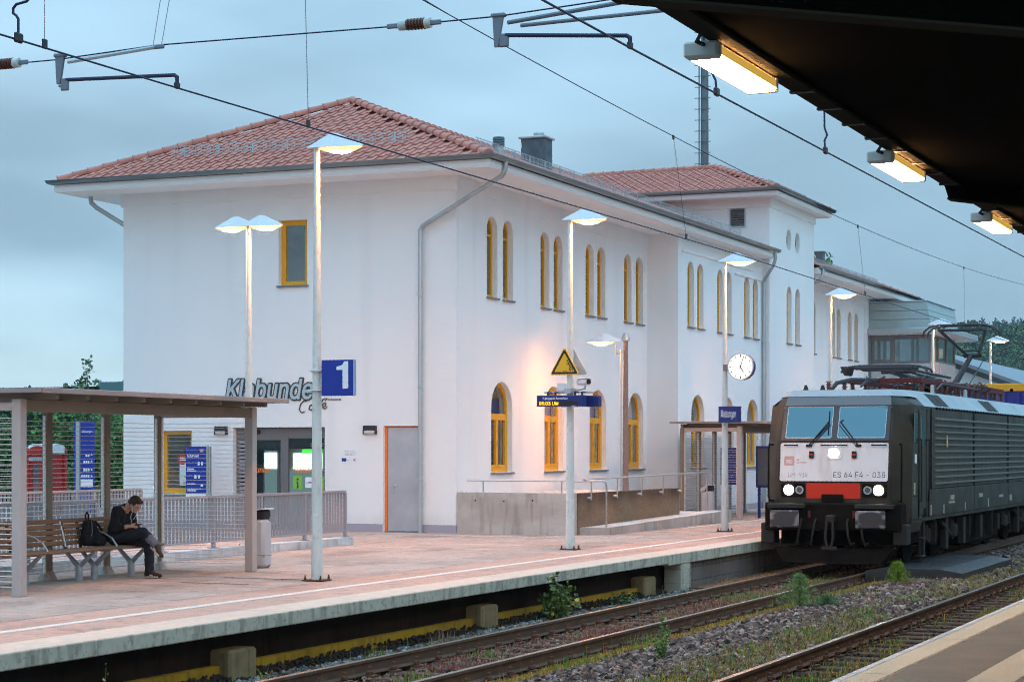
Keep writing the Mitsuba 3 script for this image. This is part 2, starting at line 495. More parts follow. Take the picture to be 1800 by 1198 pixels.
mat('loco_dark', lambda p, n, uv: MX((0.030, 0.024, 0.017), (0.054, 0.045, 0.033), FB(p.x * 2, p.y * 1.2, p.z * 2.5, 4)) * (1 - 0.4 * SS(0.45, 0.75, FB(p.x * 5, p.y * 7, p.z * 0.8, 3))), 0.45, spec=0.25)
mat('loco_front_skylit', lambda p, n, uv: MX((0.035, 0.037, 0.043), (0.055, 0.057, 0.063), FB(p.x * 2, p.y * 2, p.z * 3, 3)), 0.35)  # the bluish cast of the sky is put into this colour
mat('loco_roof', lambda p, n, uv: MX((0.26, 0.285, 0.30), (0.37, 0.395, 0.41), FB(p.x * 3, p.y * 1.5, p.z * 3, 4)), 0.5)
mat('loco_white', lambda p, n, uv: MX((0.78, 0.74, 0.73), (0.66, 0.61, 0.60), SS(0.4, 0.8, FB(p.x * 7, 0, p.z * 1.2, 4))), 0.4)
mat('loco_red', (0.62, 0.035, 0.014), 0.45)
mat('loco_under', lambda p, n, uv: MX((0.004, 0.003, 0.002), (0.016, 0.012, 0.009), FB(p.x * 4, p.y * 4, p.z * 4)), 0.8, spec=0.08)
mat('loco_grey', (0.032, 0.028, 0.025), 0.6, spec=0.15)
mat('loco_brow_lit', (0.13, 0.142, 0.155), 0.4)  # paler and bluish: sky light on the upturned brow is in the colour
mat('buffer_face', lambda p, n, uv: MX((0.06, 0.053, 0.056), (0.30, 0.28, 0.28), SS(0.20, 0.27, dr.sqrt(dr.square(dr.abs(p.x + 10.03) - 0.875) + 1.8 * dr.square(p.z - 0.5)) + 0.05 * (FB(p.x * 12, 0, p.z * 12, 3) - 0.5)) * SS(0.36, 0.62, N(p.x * 9, 1, p.z * 9)) * 0.7), 0.5, 0.3)
mat('panto_red', (0.095, 0.011, 0.009), 0.7)
mat('stencil', (0.30, 0.27, 0.20), 0.7)
mat('rib_highlight', (0.12, 0.105, 0.08), 0.4)  # lighter than the body: highlights on the rib tops put into the colour
mat('faded_red', (0.62, 0.34, 0.30), 0.6)
mat('text_dark', (0.06, 0.06, 0.075), 0.5)
mat('text_faint', (0.30, 0.28, 0.30), 0.5)
scene['m_windscreen'] = {'type': 'thindielectric', 'int_ior': 2.2}
mat('wagon_blue', (0.014, 0.03, 0.24), 0.5)
mat('wagon_yellow', (0.62, 0.33, 0.02), 0.5)
mat('ceramic', (0.12, 0.045, 0.03), 0.25, clearcoat=0.8)
mat('cable_blue', (0.018, 0.022, 0.06), 0.5)
mat('fitting', (0.20, 0.21, 0.24), 0.5, 0.4)
mat('black_cloth', (0.012, 0.009, 0.011), 0.9, sheen=0.2)
mat('denim', lambda p, n, uv: MX((0.010, 0.010, 0.015), (0.026, 0.027, 0.038), FB(p.x * 14, p.y * 14, p.z * 14, 3)), 0.9)
mat('denim_pale', (0.15, 0.155, 0.20), 0.9)
mat('skin', (0.50, 0.27, 0.18), 0.55)
mat('hair', (0.035, 0.018, 0.010), 0.6)
mat('shoe', (0.05, 0.025, 0.022), 0.7)
mat('shoe_pale', (0.55, 0.46, 0.36), 0.7)
mat('hill_ground', lambda p, n, uv: MX((0.025, 0.045, 0.03), (0.04, 0.065, 0.04), FB(p.x * 0.05, p.y * 0.05, 0)), 0.95)
mat('forecourt', lambda p, n, uv: MX((0.14, 0.135, 0.13), (0.2, 0.19, 0.18), FB(p.x * 0.3, p.y * 0.3, 0)), 0.9)


def glow(r, g, b, s, w=0.02):
    """an area light; w: how often the renderer picks it"""
    return {'type': 'area', 'radiance': rgb((r * s, g * s, b * s)), 'sampling_weight': float(w)}


WARM = (1.0, 0.36, 0.085)
# ================================================================ ground, platforms, tracks
RAIL = -0.55                       # top of the rails
structure('ground', quad((-2700, -300, -1.15), (1500, -300, -1.15), (1500, 2700, -1.15), (-2700, 2700, -1.15)), 'forecourt', label='ground of the station surroundings')

# far platform: paved surface, concrete edge slabs, white safety line, wall under the overhang
structure('platform', bx(-70, -13.80, 2, 190, -1.1, -0.016), 'joint_dark', label='paved far platform in front of the station building')
part('platform', 'paving_field', [bx(-70, -18.73, 2, 190, -0.2, 0.0), bx(-18.729, -13.80, 2, 20, -0.2, 0.0), bx(-18.729, -13.80, 50.005, 190, -0.2, 0.0)], 'paving', kind='stuff')
slab_ = shape(bb(-0.404, 0.404, -0.293, 0.293, -0.04, 0.0, 0.006), 'paving')
for i in range(6):
    for j in range(50):
        part('platform', 'paving_slab', slab_, at=T().translate([-18.72 + 0.82 * (i + 0.5), 20.0 + 0.6 * (j + 0.5), random.uniform(-0.0025, 0.0)]).rotate([1, 0, 0], random.uniform(-0.25, 0.25)))
k = 0
for y0 in np.arange(-0.3, 100, 7.0):
    far = y0 > 34.5
    part('platform', 'edge_slab', bb(-13.77, -11.65, y0 + 0.008, y0 + 6.992, -0.20 if far else -0.165, 0.002, 0.012), 'edge_concrete')
part('platform', 'joint', bx(-13.80, -13.77, 2, 100, -0.3, -0.012), 'joint_dark')
part('platform', 'safety_line', bx(-13.08, -12.93, 3, 95, -0.01, 0.007), 'line_white')
part('platform', 'guide_line', bx(-16.9, -13.9, 41.25, 41.31, -0.01, 0.004), 'line_white')
part('platform', 'guide_line', bx(-15.3, -15.22, 46.5, 75, -0.01, 0.004), 'line_white')
part('platform', 'building_line', bx(-19.1, -13.9, 40.62, 40.68, -0.01, 0.004), 'line_white')
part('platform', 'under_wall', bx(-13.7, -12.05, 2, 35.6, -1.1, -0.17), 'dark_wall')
part('platform', 'yellow_base', bx(-12.05, -11.93, 2, 34.1, -1.1, -0.545), 'yellow_wall')
for y in (6.0, 13.0, 20.0, 27.0, 34.1):
    part('platform', 'support_block', bb(-12.1, -11.79, y - 0.30, y + 0.30, -1.1, -0.37, 0.03), 'concrete_block')
part('platform', 'pillar', bb(-12.0, -11.66, 35.45, 36.0, -1.1, -0.205, 0.015), 'edge_concrete')
part('platform', 'end_wall', bx(-13.7, -11.75, 36.0, 100, -1.1, -0.202), 'steel_cladding')
m = []
for y in np.arange(36.2, 52, 0.17):
    m += [bb(-11.752, -11.742, y, y + 0.035, z, z + 0.03, 0.004) for z in (-0.32, -0.58)]
part('platform', 'rivet_rows', m, 'dark_metal')
part('platform', 'cable_trough_lid', bx(-11.72, -11.15, 35.9, 52, -0.9, -0.66), 'clip_rust')
for x0, y0, x1, y1 in ((-15.6, 24.7, -14.5, 24.73), (-15.6, 25.9, -14.3, 25.93)):
    part('platform', 'paving_joint', bx(x0, x1, y0, y1, -0.01, 0.003), 'joint_dark')

structure('track_bed', bx(-13.7, -3.4, 0, 190, -1.14, -0.80), 'track_bed', label='dark ballast bed between the two platforms')


def rail_prof(y0, y1, x):
    foot, web, head = 0.075, 0.010, 0.036
    z = RAIL
    pts = [(-foot, -0.172), (foot, -0.172), (foot, -0.160), (web, -0.142), (web, -0.045), (head, -0.036), (head, -0.008), (0.030, -0.002), (-0.030, -0.002), (-head, -0.008), (-head, -0.036), (-web, -0.045), (-web, -0.142), (-foot, -0.160)]
    return xz(Polygon([(x + a, z + b) for a, b in pts]), y0, y1)


sleeper = shape(bb(-1.3, 1.3, -0.13, 0.13, -0.16, 0.0, 0.015), 'sleeper_wood')
chair = shape([bx(-0.17, 0.17, -0.08, 0.08, 0, 0.02), bb(0.072, 0.125, -0.05, 0.05, 0.02, 0.075, 0.012), bb(-0.125, -0.072, -0.05, 0.05, 0.02, 0.075, 0.012),
               lathe([(0, 0.115), (0.022, 0.115), (0.022, 0.06), (0, 0.06)], 6, (0.10, 0, 0)), lathe([(0, 0.115), (0.022, 0.115), (0.022, 0.06), (0, 0.06)], 6, (-0.10, 0, 0))], 'clip_rust')
for cx, lab in ((-10.03, 'railway track beside the far platform with weathered sleepers and rusty rail chairs'), (-5.60, 'railway track beside the near platform with a shiny railhead')):
    t = thing('railway_track', lab, 'railway track')
    for s in (-1, 1):
        part(t, 'rail', rail_prof(3, 120, cx + s * 0.7535), 'rust')
        part(t, 'running_surface', bb(cx + s * 0.7535 - 0.031, cx + s * 0.7535 + 0.031, 3, 120, RAIL - 0.006, RAIL, 0.003), 'rail_steel')
    n = 0
    for y in np.arange(9.0, 62, 0.63):
        yy = y + random.uniform(-0.02, 0.02)
        sl = part(t, 'sleeper', sleeper, at=T().translate([cx, yy, RAIL - 0.195]))
        if y < 46:
            for s in (-1, 1):
                part(sl, 'rail_chair', chair, at=T().translate([cx + s * 0.7535, yy, RAIL - 0.19]))


# ballast stones: one mesh per bed, each stone with its own size and tone
def stone_base(seed):
    ico = trimesh.creation.icosphere(subdivisions=0)
    r = np.random.default_rng(seed)
    v = ico.vertices * r.uniform(0.65, 1.2, (12, 1)) * np.array([1.25, 1.0, 0.75])
    return v, np.array(ico.faces)


STONES = [stone_base(s) for s in range(5)]


def bed_height(x, y):
    """height of the ballast surface"""
    x = np.asarray(x, float)
    h = np.full(x.shape, -0.765)
    h = np.where((x > -9.0) & (x < -6.6), -0.755 + 0.11 * np.clip(np.minimum((x + 8.85) / 0.5, (-6.65 - x) / 0.5), 0, 1), h)
    h = np.where(x < -11.1, -0.76 + 0.05 * np.clip((-11.1 - x) / 0.5, 0, 1), h)
    return h + 0.03 * (meshkit.fbm(np.stack([x * 1.2, np.asarray(y) * 1.2, x * 0], -1), 3) - 0.5)


def stones(x0, x1, y0, y1, n, s0, s1, tones, skip=None):
    # more of them where they show largest
    y = y0 + (y1 - y0) * RNG.uniform(0, 1, n) ** 1.35
    x = RNG.uniform(x0, x1, n)
    z = bed_height(x, y) + RNG.uniform(-0.02, 0.018, n)
    if skip is not None:
        keep = ~skip(x, y)
        x, y, z = x[keep], y[keep], z[keep]
    n = len(x)
    sc = RNG.uniform(s0, s1, n) * (1 + 0.012 * (y - y0))
    tones = np.asarray(tones)
    col = tones[RNG.integers(0, len(tones), n)] * RNG.uniform(0.35, 1.5, (n, 1))
    out = []
    which = RNG.integers(0, 5, n)
    for k in range(5):
        w = which == k
        out.append(scatter(*STONES[k], np.stack([x, y, z], 1)[w], sc[w], col[w]))
    return out


def near_rail(x, y):
    d = np.min([np.abs(x - c) for c in (-10.7835, -9.2765, -6.3535, -4.8465)], axis=0)
    return d < 0.10


GREY = [(0.15, 0.108, 0.09), (0.20, 0.145, 0.122), (0.08, 0.058, 0.05), (0.29, 0.22, 0.185), (0.18, 0.105, 0.08), (0.04, 0.03, 0.026)]
BLUE = [(0.15, 0.165, 0.165), (0.21, 0.23, 0.225), (0.09, 0.10, 0.10), (0.28, 0.29, 0.28), (0.16, 0.12, 0.10)]
BROWN = [(0.13, 0.08, 0.06), (0.18, 0.11, 0.08), (0.09, 0.055, 0.045), (0.23, 0.16, 0.125)]
L = stones(-8.75, -6.55, 9, 46, 40000, 0.019, 0.050, GREY, lambda x, y: (x > -9.3) & (x < -7.2) & (y > 39.3) & (y < 45.3))
L += stones(-8.75, -6.55, 46, 70, 2500, 0.05, 0.07, GREY)
L += stones(-11.62, -11.10, 12, 36, 8000, 0.018, 0.042, BLUE + GREY[:1])
L += stones(-11.2, -8.7, 9, 60, 30000, 0.010, 0.026, BROWN, near_rail)
L += stones(-6.7, -3.6, 9, 60, 15000, 0.010, 0.026, [(0.075, 0.05, 0.036), (0.10, 0.07, 0.05), (0.05, 0.036, 0.03)], near_rail)
mesh, col = vsum(L)
scene['ballast'] = ply(mesh, 'stone', False, color=col)
labels['ballast'] = {'label': 'grey and brown ballast stones around both tracks', 'category': 'ballast', 'kind': 'stuff'}

# soil heap against the yellow base
n = 5200
x = RNG.uniform(-11.93, -11.62, n)
y = 13 + 22 * RNG.uniform(0, 1, n) ** 1.2
z = -0.80 + 0.16 * np.clip((-11.58 - x) / 0.35, 0, 1) + RNG.uniform(-0.02, 0.02, n)
o = scatter(*STONES[0], np.stack([x, y, z], 1), RNG.uniform(0.012, 0.034, n), np.array([[0.034, 0.024, 0.018]]) * RNG.uniform(0.6, 1.5, (n, 1)))
mesh, col = vsum([o])
scene['soil'] = ply(mesh, 'stone', False, color=col)
labels['soil'] = {'label': 'dark crumbly soil along the foot of the far platform wall', 'category': 'soil', 'kind': 'stuff'}

# near platform: strips of colour, a light edge stone
E = -3.55
structure('near_platform', bx(E + 0.25, 8, -6, 80, -1.1, 0.205), 'near_platform', label='dark paved near platform with sandy strips')
k = 0
for y0 in np.arange(-6, 60, 3.0):
    part('near_platform', 'edge_stone', bb(E, E + 0.262, y0 + 0.004, y0 + 2.996, -0.02, 0.214, 0.02), 'near_sand')
    part('near_platform', 'edge_lip', bb(E - 0.07, E + 0.005, y0 + 0.004, y0 + 2.996, -0.02, 0.209, 0.012), 'near_edge')
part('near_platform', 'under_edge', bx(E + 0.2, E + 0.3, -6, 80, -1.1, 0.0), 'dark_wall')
part('near_platform', 'sand_strip', bx(-2.70, -2.38, -6, 80, 0.19, 0.2095), 'near_sand')

# crossing deck between the tracks, chamfered towards both
t = thing('crossing_deck', 'dark grey wedge sided deck panel lying between the tracks in front of the locomotive', 'deck')
sec = Polygon([(-9.17, -0.86), (-7.27, -0.86), (-7.27, -0.50), (-7.70, -0.43), (-8.75, -0.43), (-9.17, -0.49)])
for i in range(4):
    part(t, 'panel', xz(sec, 39.4 + i * 1.46, 39.4 + i * 1.46 + 1.452), 'deck_panel')
t = thing('drain_grate', 'pale metal grate lying between the rails of the near track', 'grate')
part(t, 'frame', [bar((-5.3, 31.4, -0.70), (-4.9, 31.4, -0.70), 0.03), bar((-5.3, 33.4, -0.70), (-4.9, 33.4, -0.70), 0.03), bar((-5.3, 31.4, -0.70), (-5.3, 33.4, -0.70), 0.03), bar((-4.9, 31.4, -0.70), (-4.9, 33.4, -0.70), 0.03)], 'galvanised')
for y in np.arange(31.5, 33.4, 0.16):
    part(t, 'bar', bx(-5.29, -4.91, y, y + 0.05, -0.73, -0.69), 'galvanised')

# ---------------------------------------------------------------- weeds and small plants on the ballast
def blade_mesh():
    v = np.array([[-0.5, 0, 0], [0.5, 0, 0], [-0.32, 0.18, 0.55], [0.32, 0.18, 0.55], [0.0, 0.55, 1.0]])
    return v, np.array([[0, 1, 3], [0, 3, 2], [2, 3, 4]])


BLADE = blade_mesh()


def blades(x, y, z, h, w, tones, lean=1.0):
    n = len(x)
    tones = np.asarray(tones)
    col = tones[RNG.integers(0, len(tones), n)] * RNG.uniform(0.6, 1.4, (n, 1))
    h = np.broadcast_to(h, (n,)) * RNG.uniform(0.5, 1.3, n)
    s = np.stack([np.broadcast_to(w, (n,)), h * lean * RNG.uniform(0.2, 1.0, n), h], 1)
    return scatter(*BLADE, np.stack([x, y, z], 1), s, col, tilt=False)


OLIVE = [(0.36, 0.25, 0.04), (0.44, 0.27, 0.05), (0.27, 0.22, 0.035), (0.42, 0.20, 0.05)]
GREEN = [(0.11, 0.21, 0.03), (0.16, 0.27, 0.045), (0.08, 0.15, 0.025), (0.24, 0.29, 0.05)]
REDS = [(0.24, 0.05, 0.06), (0.30, 0.09, 0.09), (0.18, 0.05, 0.05), (0.25, 0.13, 0.09)]
STRAW = [(0.32, 0.23, 0.14), (0.22, 0.15, 0.09), (0.27, 0.17, 0.12)]
L = []


def strip(xc, sx, y0, y1, n, h, w, tones, patch=0.5, seed=0, lean=1.0):
    y = y0 + (y1 - y0) * RNG.uniform(0, 1, n) ** 1.3
    x = xc + RNG.normal(size=n) * sx
    keep = (meshkit.fbm(np.stack([x * 1.6, y * 0.9, x * 0 + seed], -1), 3, seed) > patch) & ~near_rail(x, y) & ~((x > -9.3) & (x < -7.2) & (y > 39.2) & (y < 45.4))
    x, y = x[keep], y[keep]
    if len(x):
        L.append(blades(x, y, bed_height(x, y) - 0.01, h, w, tones, lean))


strip(-8.86, 0.11, 9, 40, 47600, 0.075, 0.016, OLIVE, 0.33, 1)
strip(-8.72, 0.16, 9, 40, 11200, 0.11, 0.014, OLIVE + GREEN, 0.48, 2)
strip(-6.92, 0.27, 10, 60, 36400, 0.10, 0.015, OLIVE + GREEN + STRAW, 0.40, 3)
strip(-5.75, 0.35, 10, 60, 16800, 0.08, 0.015, GREEN + OLIVE, 0.52, 4)
strip(-4.45, 0.35, 12, 60, 33600, 0.10, 0.016, GREEN + OLIVE, 0.44, 5)
strip(-10.0, 0.35, 9, 60, 16800, 0.06, 0.014, STRAW + OLIVE, 0.54, 6)
strip(-11.15, 0.14, 24, 60, 19600, 0.09, 0.015, OLIVE + GREEN + STRAW, 0.45, 7)
strip(-11.0, 0.25, 14, 30, 3500, 0.06, 0.010, STRAW + GREEN, 0.55, 8)
strip(-10.3, 0.35, 22, 37, 12600, 0.07, 0.015, REDS + STRAW, 0.5, 9)
strip(-11.15, 0.14, 37, 50, 12600, 0.11, 0.012, [(0.36, 0.20, 0.03), (0.30, 0.24, 0.04), (0.40, 0.16, 0.05)], 0.40, 10)
strip(-10.0, 0.45, 34, 41, 7000, 0.09, 0.011, STRAW + GREEN, 0.5, 12)
for cx, cy, r, n, tones in ((-8.55, 30.6, 0.16, 700, REDS), (-8.6, 37.4, 0.28, 900, REDS), (-7.9, 37.7, 0.35, 700, REDS), (-7.55, 38.3, 0.3, 400, STRAW), (-9.9, 27.5, 0.3, 800, REDS), (-9.7, 31, 0.3, 700, REDS), (-8.3, 38.6, 0.5, 1200, STRAW + GREEN), (-7.2, 34.0, 0.25, 500, GREEN)):
    x, y = cx + RNG.normal(size=n) * r * 0.5, cy + RNG.normal(size=n) * r
    L.append(blades(x, y, bed_height(x, y) - 0.01, 0.08, 0.017, tones, 1.2))
# isolated stalks
n = 420
x = RNG.choice([-11.2, -8.85, -8.5, -6.9, -10.0, -4.4], n) + RNG.normal(size=n) * 0.15
y = RNG.uniform(16, 40, n)
k = ~near_rail(x, y)
L.append(blades(x[k], y[k], bed_height(x, y)[k], 0.24, 0.010, STRAW + GREEN, 0.35))
mesh, col = vsum(L)
scene['grass'] = ply(mesh, 'grass_blade', False, color=col)
labels['grass'] = {'label': 'low yellowish grass, moss and red stonecrop growing along the tracks', 'category': 'grass', 'kind': 'stuff'}


LEAF = (np.array([[0, 0, 0], [0.35, 0.3, 0.08], [0.28, 0.75, 0.02], [0, 1.0, -0.12], [-0.28, 0.75, 0.02], [-0.35, 0.3, 0.08]]), np.array([[0, 1, 2], [0, 2, 3], [0, 3, 4], [0, 4, 5]]))


def leaves(pos, size, tones, rng=RNG):
    n = len(pos)
    tones = np.asarray(tones)
    col = tones[rng.integers(0, len(tones), n)] * rng.uniform(0.55, 1.45, (n, 1))
    return scatter(*LEAF, pos, np.broadcast_to(size, (n,)) * rng.uniform(0.6, 1.3, n), col, rng=rng)


WEEDS = []


def herb(name, label, cat, base, stems, tones, leaf, n_leaf, r_stem=0.006, stem_mat='grass_blade', group=None):
    """a plant of several leafy stems: stems = list of (dx, dy, height)"""
    t = thing(name, label, cat, group)
    base = np.asarray(base, float)
    LL, S = [], []
    for dx, dy, h in stems:
        tip = base + [dx, dy, h]
        mid = base + [dx * 0.35, dy * 0.35, h * 0.55]
        p = np.array([base, mid, tip])
        S.append(tube(p, [r_stem, r_stem * 0.8, r_stem * 0.4], 5))
        u = RNG.uniform(0.12, 1.0, n_leaf)
        q = np.where(u[:, None] < 0.55, base + (mid - base) * (u[:, None] / 0.55), mid + (tip - mid) * ((u[:, None] - 0.55) / 0.45))
        LL.append(leaves(q + RNG.normal(size=q.shape) * leaf * 0.5, leaf, tones))
    mesh, col = vsum(LL)
    part(t, 'foliage', mesh, 'leaf', False, color=col)
    S = join(S)
    part(t, 'stem', S, stem_mat, False, color=np.tile([[0.13, 0.15, 0.05]], (len(S.vertices), 1))) if stem_mat in ('leaf', 'grass_blade') else part(t, 'stem', S, stem_mat)
    return t


BUSHG = [(0.045, 0.095, 0.025), (0.07, 0.13, 0.03), (0.03, 0.07, 0.02), (0.20, 0.22, 0.05)]
herb('leafy_bush', 'leafy green self sown bush growing against the far platform edge', 'bush', (-11.45, 28.6, -0.75),
     [(0.0, 0, 0.72), (0.12, 0.18, 0.58), (-0.1, -0.2, 0.42), (0.25, 0.35, 0.42), (0.1, -0.15, 0.35), (0.05, 0.5, 0.5), (0.3, 0.1, 0.3)], BUSHG, 0.085, 60, 0.008)
herb('leafy_bush', 'small low green plant at the foot of the platform wall beyond the leafy bush', 'plant', (-11.5, 31.9, -0.74),
     [(0.0, 0, 0.24), (0.12, 0.28, 0.2), (-0.1, -0.3, 0.22)], BUSHG, 0.055, 40, 0.006)
herb('tall_weed', 'tall feathery green weed on the ballast between the tracks', 'weed', (-7.92, 23.3, -0.72),
     [(0.02, 0, 0.62), (0.12, -0.1, 0.38), (-0.12, 0.1, 0.36), (0.06, 0.12, 0.45), (-0.05, -0.12, 0.3)], [(0.13, 0.22, 0.05), (0.18, 0.26, 0.07), (0.10, 0.17, 0.04)], 0.034, 90, 0.005)
herb('tall_weed', 'thin green weed standing alone in front of the dark platform wall', 'weed', (-11.35, 16.6, -0.78),
     [(0.02, 0, 0.55), (0.05, 0.05, 0.3), (-0.05, 0, 0.25)], GREEN, 0.05, 10, 0.005)
herb('tall_weed', 'pale thin weed on the ballast near the shiny rail', 'weed', (-7.0, 24.0, -0.74), [(0.0, 0, 0.3), (0.03, 0.06, 0.2)], GREEN, 0.03, 22, 0.004)
herb('tall_weed', 'yellowish grass tuft beside the concrete support block', 'weed', (-11.2, 19.4, -0.76),
     [(0.1, 0.0, 0.22), (-0.08, 0.06, 0.22), (0.0, -0.1, 0.24), (0.05, 0.1, 0.2)], [(0.30, 0.30, 0.05), (0.24, 0.27, 0.05)], 0.03, 14, 0.005)
herb('dandelion', 'bright green broad leaved plant beside the near platform edge', 'plant', (-4.75, 25.9, -0.76),
     [(0.3, 0.5, 0.2), (-0.2, -0.4, 0.2), (0.1, 0.1, 0.26), (0.3, -0.3, 0.18), (-0.2, 0.5, 0.17), (0.2, 0.9, 0.2), (0.0, -0.8, 0.15)], [(0.13, 0.27, 0.05), (0.19, 0.32, 0.07), (0.09, 0.2, 0.04)], 0.11, 26, 0.005)
herb('dandelion', 'green broad leaved plant farther along beside the near platform', 'plant', (-4.6, 33.4, -0.76),
     [(0.3, 0.6, 0.25), (-0.2, -0.5, 0.2), (0.1, 0.1, 0.3), (0.2, 1.2, 0.3), (0.1, 1.9, 0.25)], [(0.10, 0.20, 0.04), (0.16, 0.26, 0.06)], 0.09, 26, 0.005)
herb('dandelion', 'lime green leafy weed at the bottom edge of the picture between the rails', 'plant', (-5.75, 19.4, -0.77),
     [(0.1, 0.3, 0.1), (-0.1, -0.2, 0.12), (0.1, 0.0, 0.14)], [(0.15, 0.27, 0.05), (0.2, 0.3, 0.06)], 0.06, 22, 0.005)


def conifer(label, base, h, r, tones, tiers, needles):
    t = thing('conifer_seedling', label, 'conifer')
    base = np.asarray(base, float)
    part(t, 'trunk', tube([base, base + [0.02, 0, h]], [0.012, 0.004], 6), 'bark')
    spread = lambda: RNG.uniform(0.55, 1.25)
    P, S = [], [tube([base + [0, 0, h * 0.05], base + [0.02, 0, h]], 0.004, 4)]
    for i in range(tiers):
        z = h * (0.08 + 0.86 * i / tiers)
        rr = r * (1 - i / tiers) ** 0.8 + 0.03
        for j in range(7):
            a = j * 2 * pi / 7 + i * 0.9 + RNG.uniform(-0.2, 0.2)
            r2 = rr * spread()
            e = base + [r2 * math.cos(a), r2 * math.sin(a), z + r2 * 0.35]
            s = base + [0, 0, z]
            u = RNG.uniform(0.1, 1.05, needles)[:, None]
            P.append(s + (e - s) * u + RNG.normal(size=(needles, 3)) * 0.012)
    P = np.vstack(P)
    n = len(P)
    tones = np.asarray(tones)
    col = tones[RNG.integers(0, len(tones), n)] * RNG.uniform(0.6, 1.4, (n, 1))
    v, f = BLADE
    o = scatter(v, f, P, np.stack([np.full(n, 0.006), RNG.uniform(0.02, 0.06, n), RNG.uniform(0.03, 0.10, n)], 1), col)
    mesh, col = vsum([o])
    part(t, 'needles', mesh, 'grass_blade', False, color=col)


for cx, cy, r, n, tones, h in ((-8.6, 22.0, 0.12, 60, GREEN, 0.2), (-8.9, 25.5, 0.1, 50, STRAW + GREEN, 0.22), (-7.1, 27.0, 0.18, 90, GREEN, 0.16), (-6.9, 20.6, 0.15, 90, OLIVE + GREEN, 0.2), (-7.0, 30.5, 0.2, 110, GREEN, 0.18), (-9.95, 20.8, 0.14, 80, GREEN, 0.13), (-10.4, 23.6, 0.12, 60, GREEN, 0.12), (-9.7, 34.0, 0.25, 150, STRAW + GREEN, 0.18), (-11.3, 24.3, 0.1, 40, STRAW, 0.25), (-11.2, 22.2, 0.1, 40, GREEN, 0.22), (-4.5, 28.5, 0.22, 160, GREEN, 0.2), (-4.4, 36.0, 0.3, 160, GREEN, 0.2), (-5.9, 22.5, 0.2, 90, GREEN, 0.12), (-8.3, 34.6, 0.3, 120, GREEN + STRAW, 0.16)):
    x, y = cx + RNG.normal(size=n) * r, cy + RNG.normal(size=n) * r
    L2 = blades(x, y, bed_height(x, y) - 0.01, h, 0.013, tones, 0.6)
    WEEDS.append(L2)
mesh, col = vsum(WEEDS)
scene['weeds'] = ply(mesh, 'grass_blade', False, color=col)
labels['weeds'] = {'label': 'ragged taller weeds scattered over the ballast', 'category': 'weeds', 'kind': 'stuff'}
conifer('soft grey green pine seedling on the ballast in front of the locomotive', (-8.42, 31.6, -0.70), 0.66, 0.34, [(0.17, 0.26, 0.085), (0.22, 0.31, 0.11), (0.11, 0.19, 0.06)], 8, 62)
conifer('low dark green pine seedling leaning beside the taller soft one', (-8.08, 32.0, -0.70), 0.26, 0.34, [(0.08, 0.16, 0.06), (0.12, 0.2, 0.08)], 5, 50)
conifer('bright green spruce seedling in front of the crossing deck', (-8.2, 37.9, -0.70), 0.52, 0.22, [(0.16, 0.24, 0.02), (0.24, 0.33, 0.03), (0.10, 0.17, 0.02)], 8, 60)
# ================================================================ station building
B = thing('station_building', 'long white rendered two storey station building with red tiled hipped roofs and arched yellow windows', 'station building')
XL, XC, XB, XM, XT, XW = -28.0, -19.08, -19.23, -18.29, -18.04, -19.10     # left end, corner pavilion, recess, middle, tower, far wing
YF, Y1, Y2, YT, YU, YE = 41.76, 46.80, 55.30, 64.00, 69.70, 86.2
TH = 0.22
UP = [(YF, [43.78, 44.73]), (Y1, [47.45, 48.37, 50.65, 51.53, 53.66, 54.64]), (Y2, [56.47, 57.39, 59.37, 60.27, 62.25, 63.22]), (YT, [66.40, 67.50]), (YU, [72.6, 73.7, 76.7, 77.6, 79.4, 80.5])]
DN = [(YF, [44.36]), (Y1, [48.07, 51.28, 54.33]), (Y2, [57.15, 60.20, 62.90]), (YT, [66.9]), (YU, [73.1, 77.1, 80.0])]
SEC = {YF: (XC, Y1), Y1: (XB, Y2), Y2: (XM, YT), YT: (XT, YU), YU: (XW, YE)}
WUP, WDN = 0.62, 1.28
ZU0, ZU1, ZD0, ZD1 = 5.48, 7.38, 1.36, 3.51


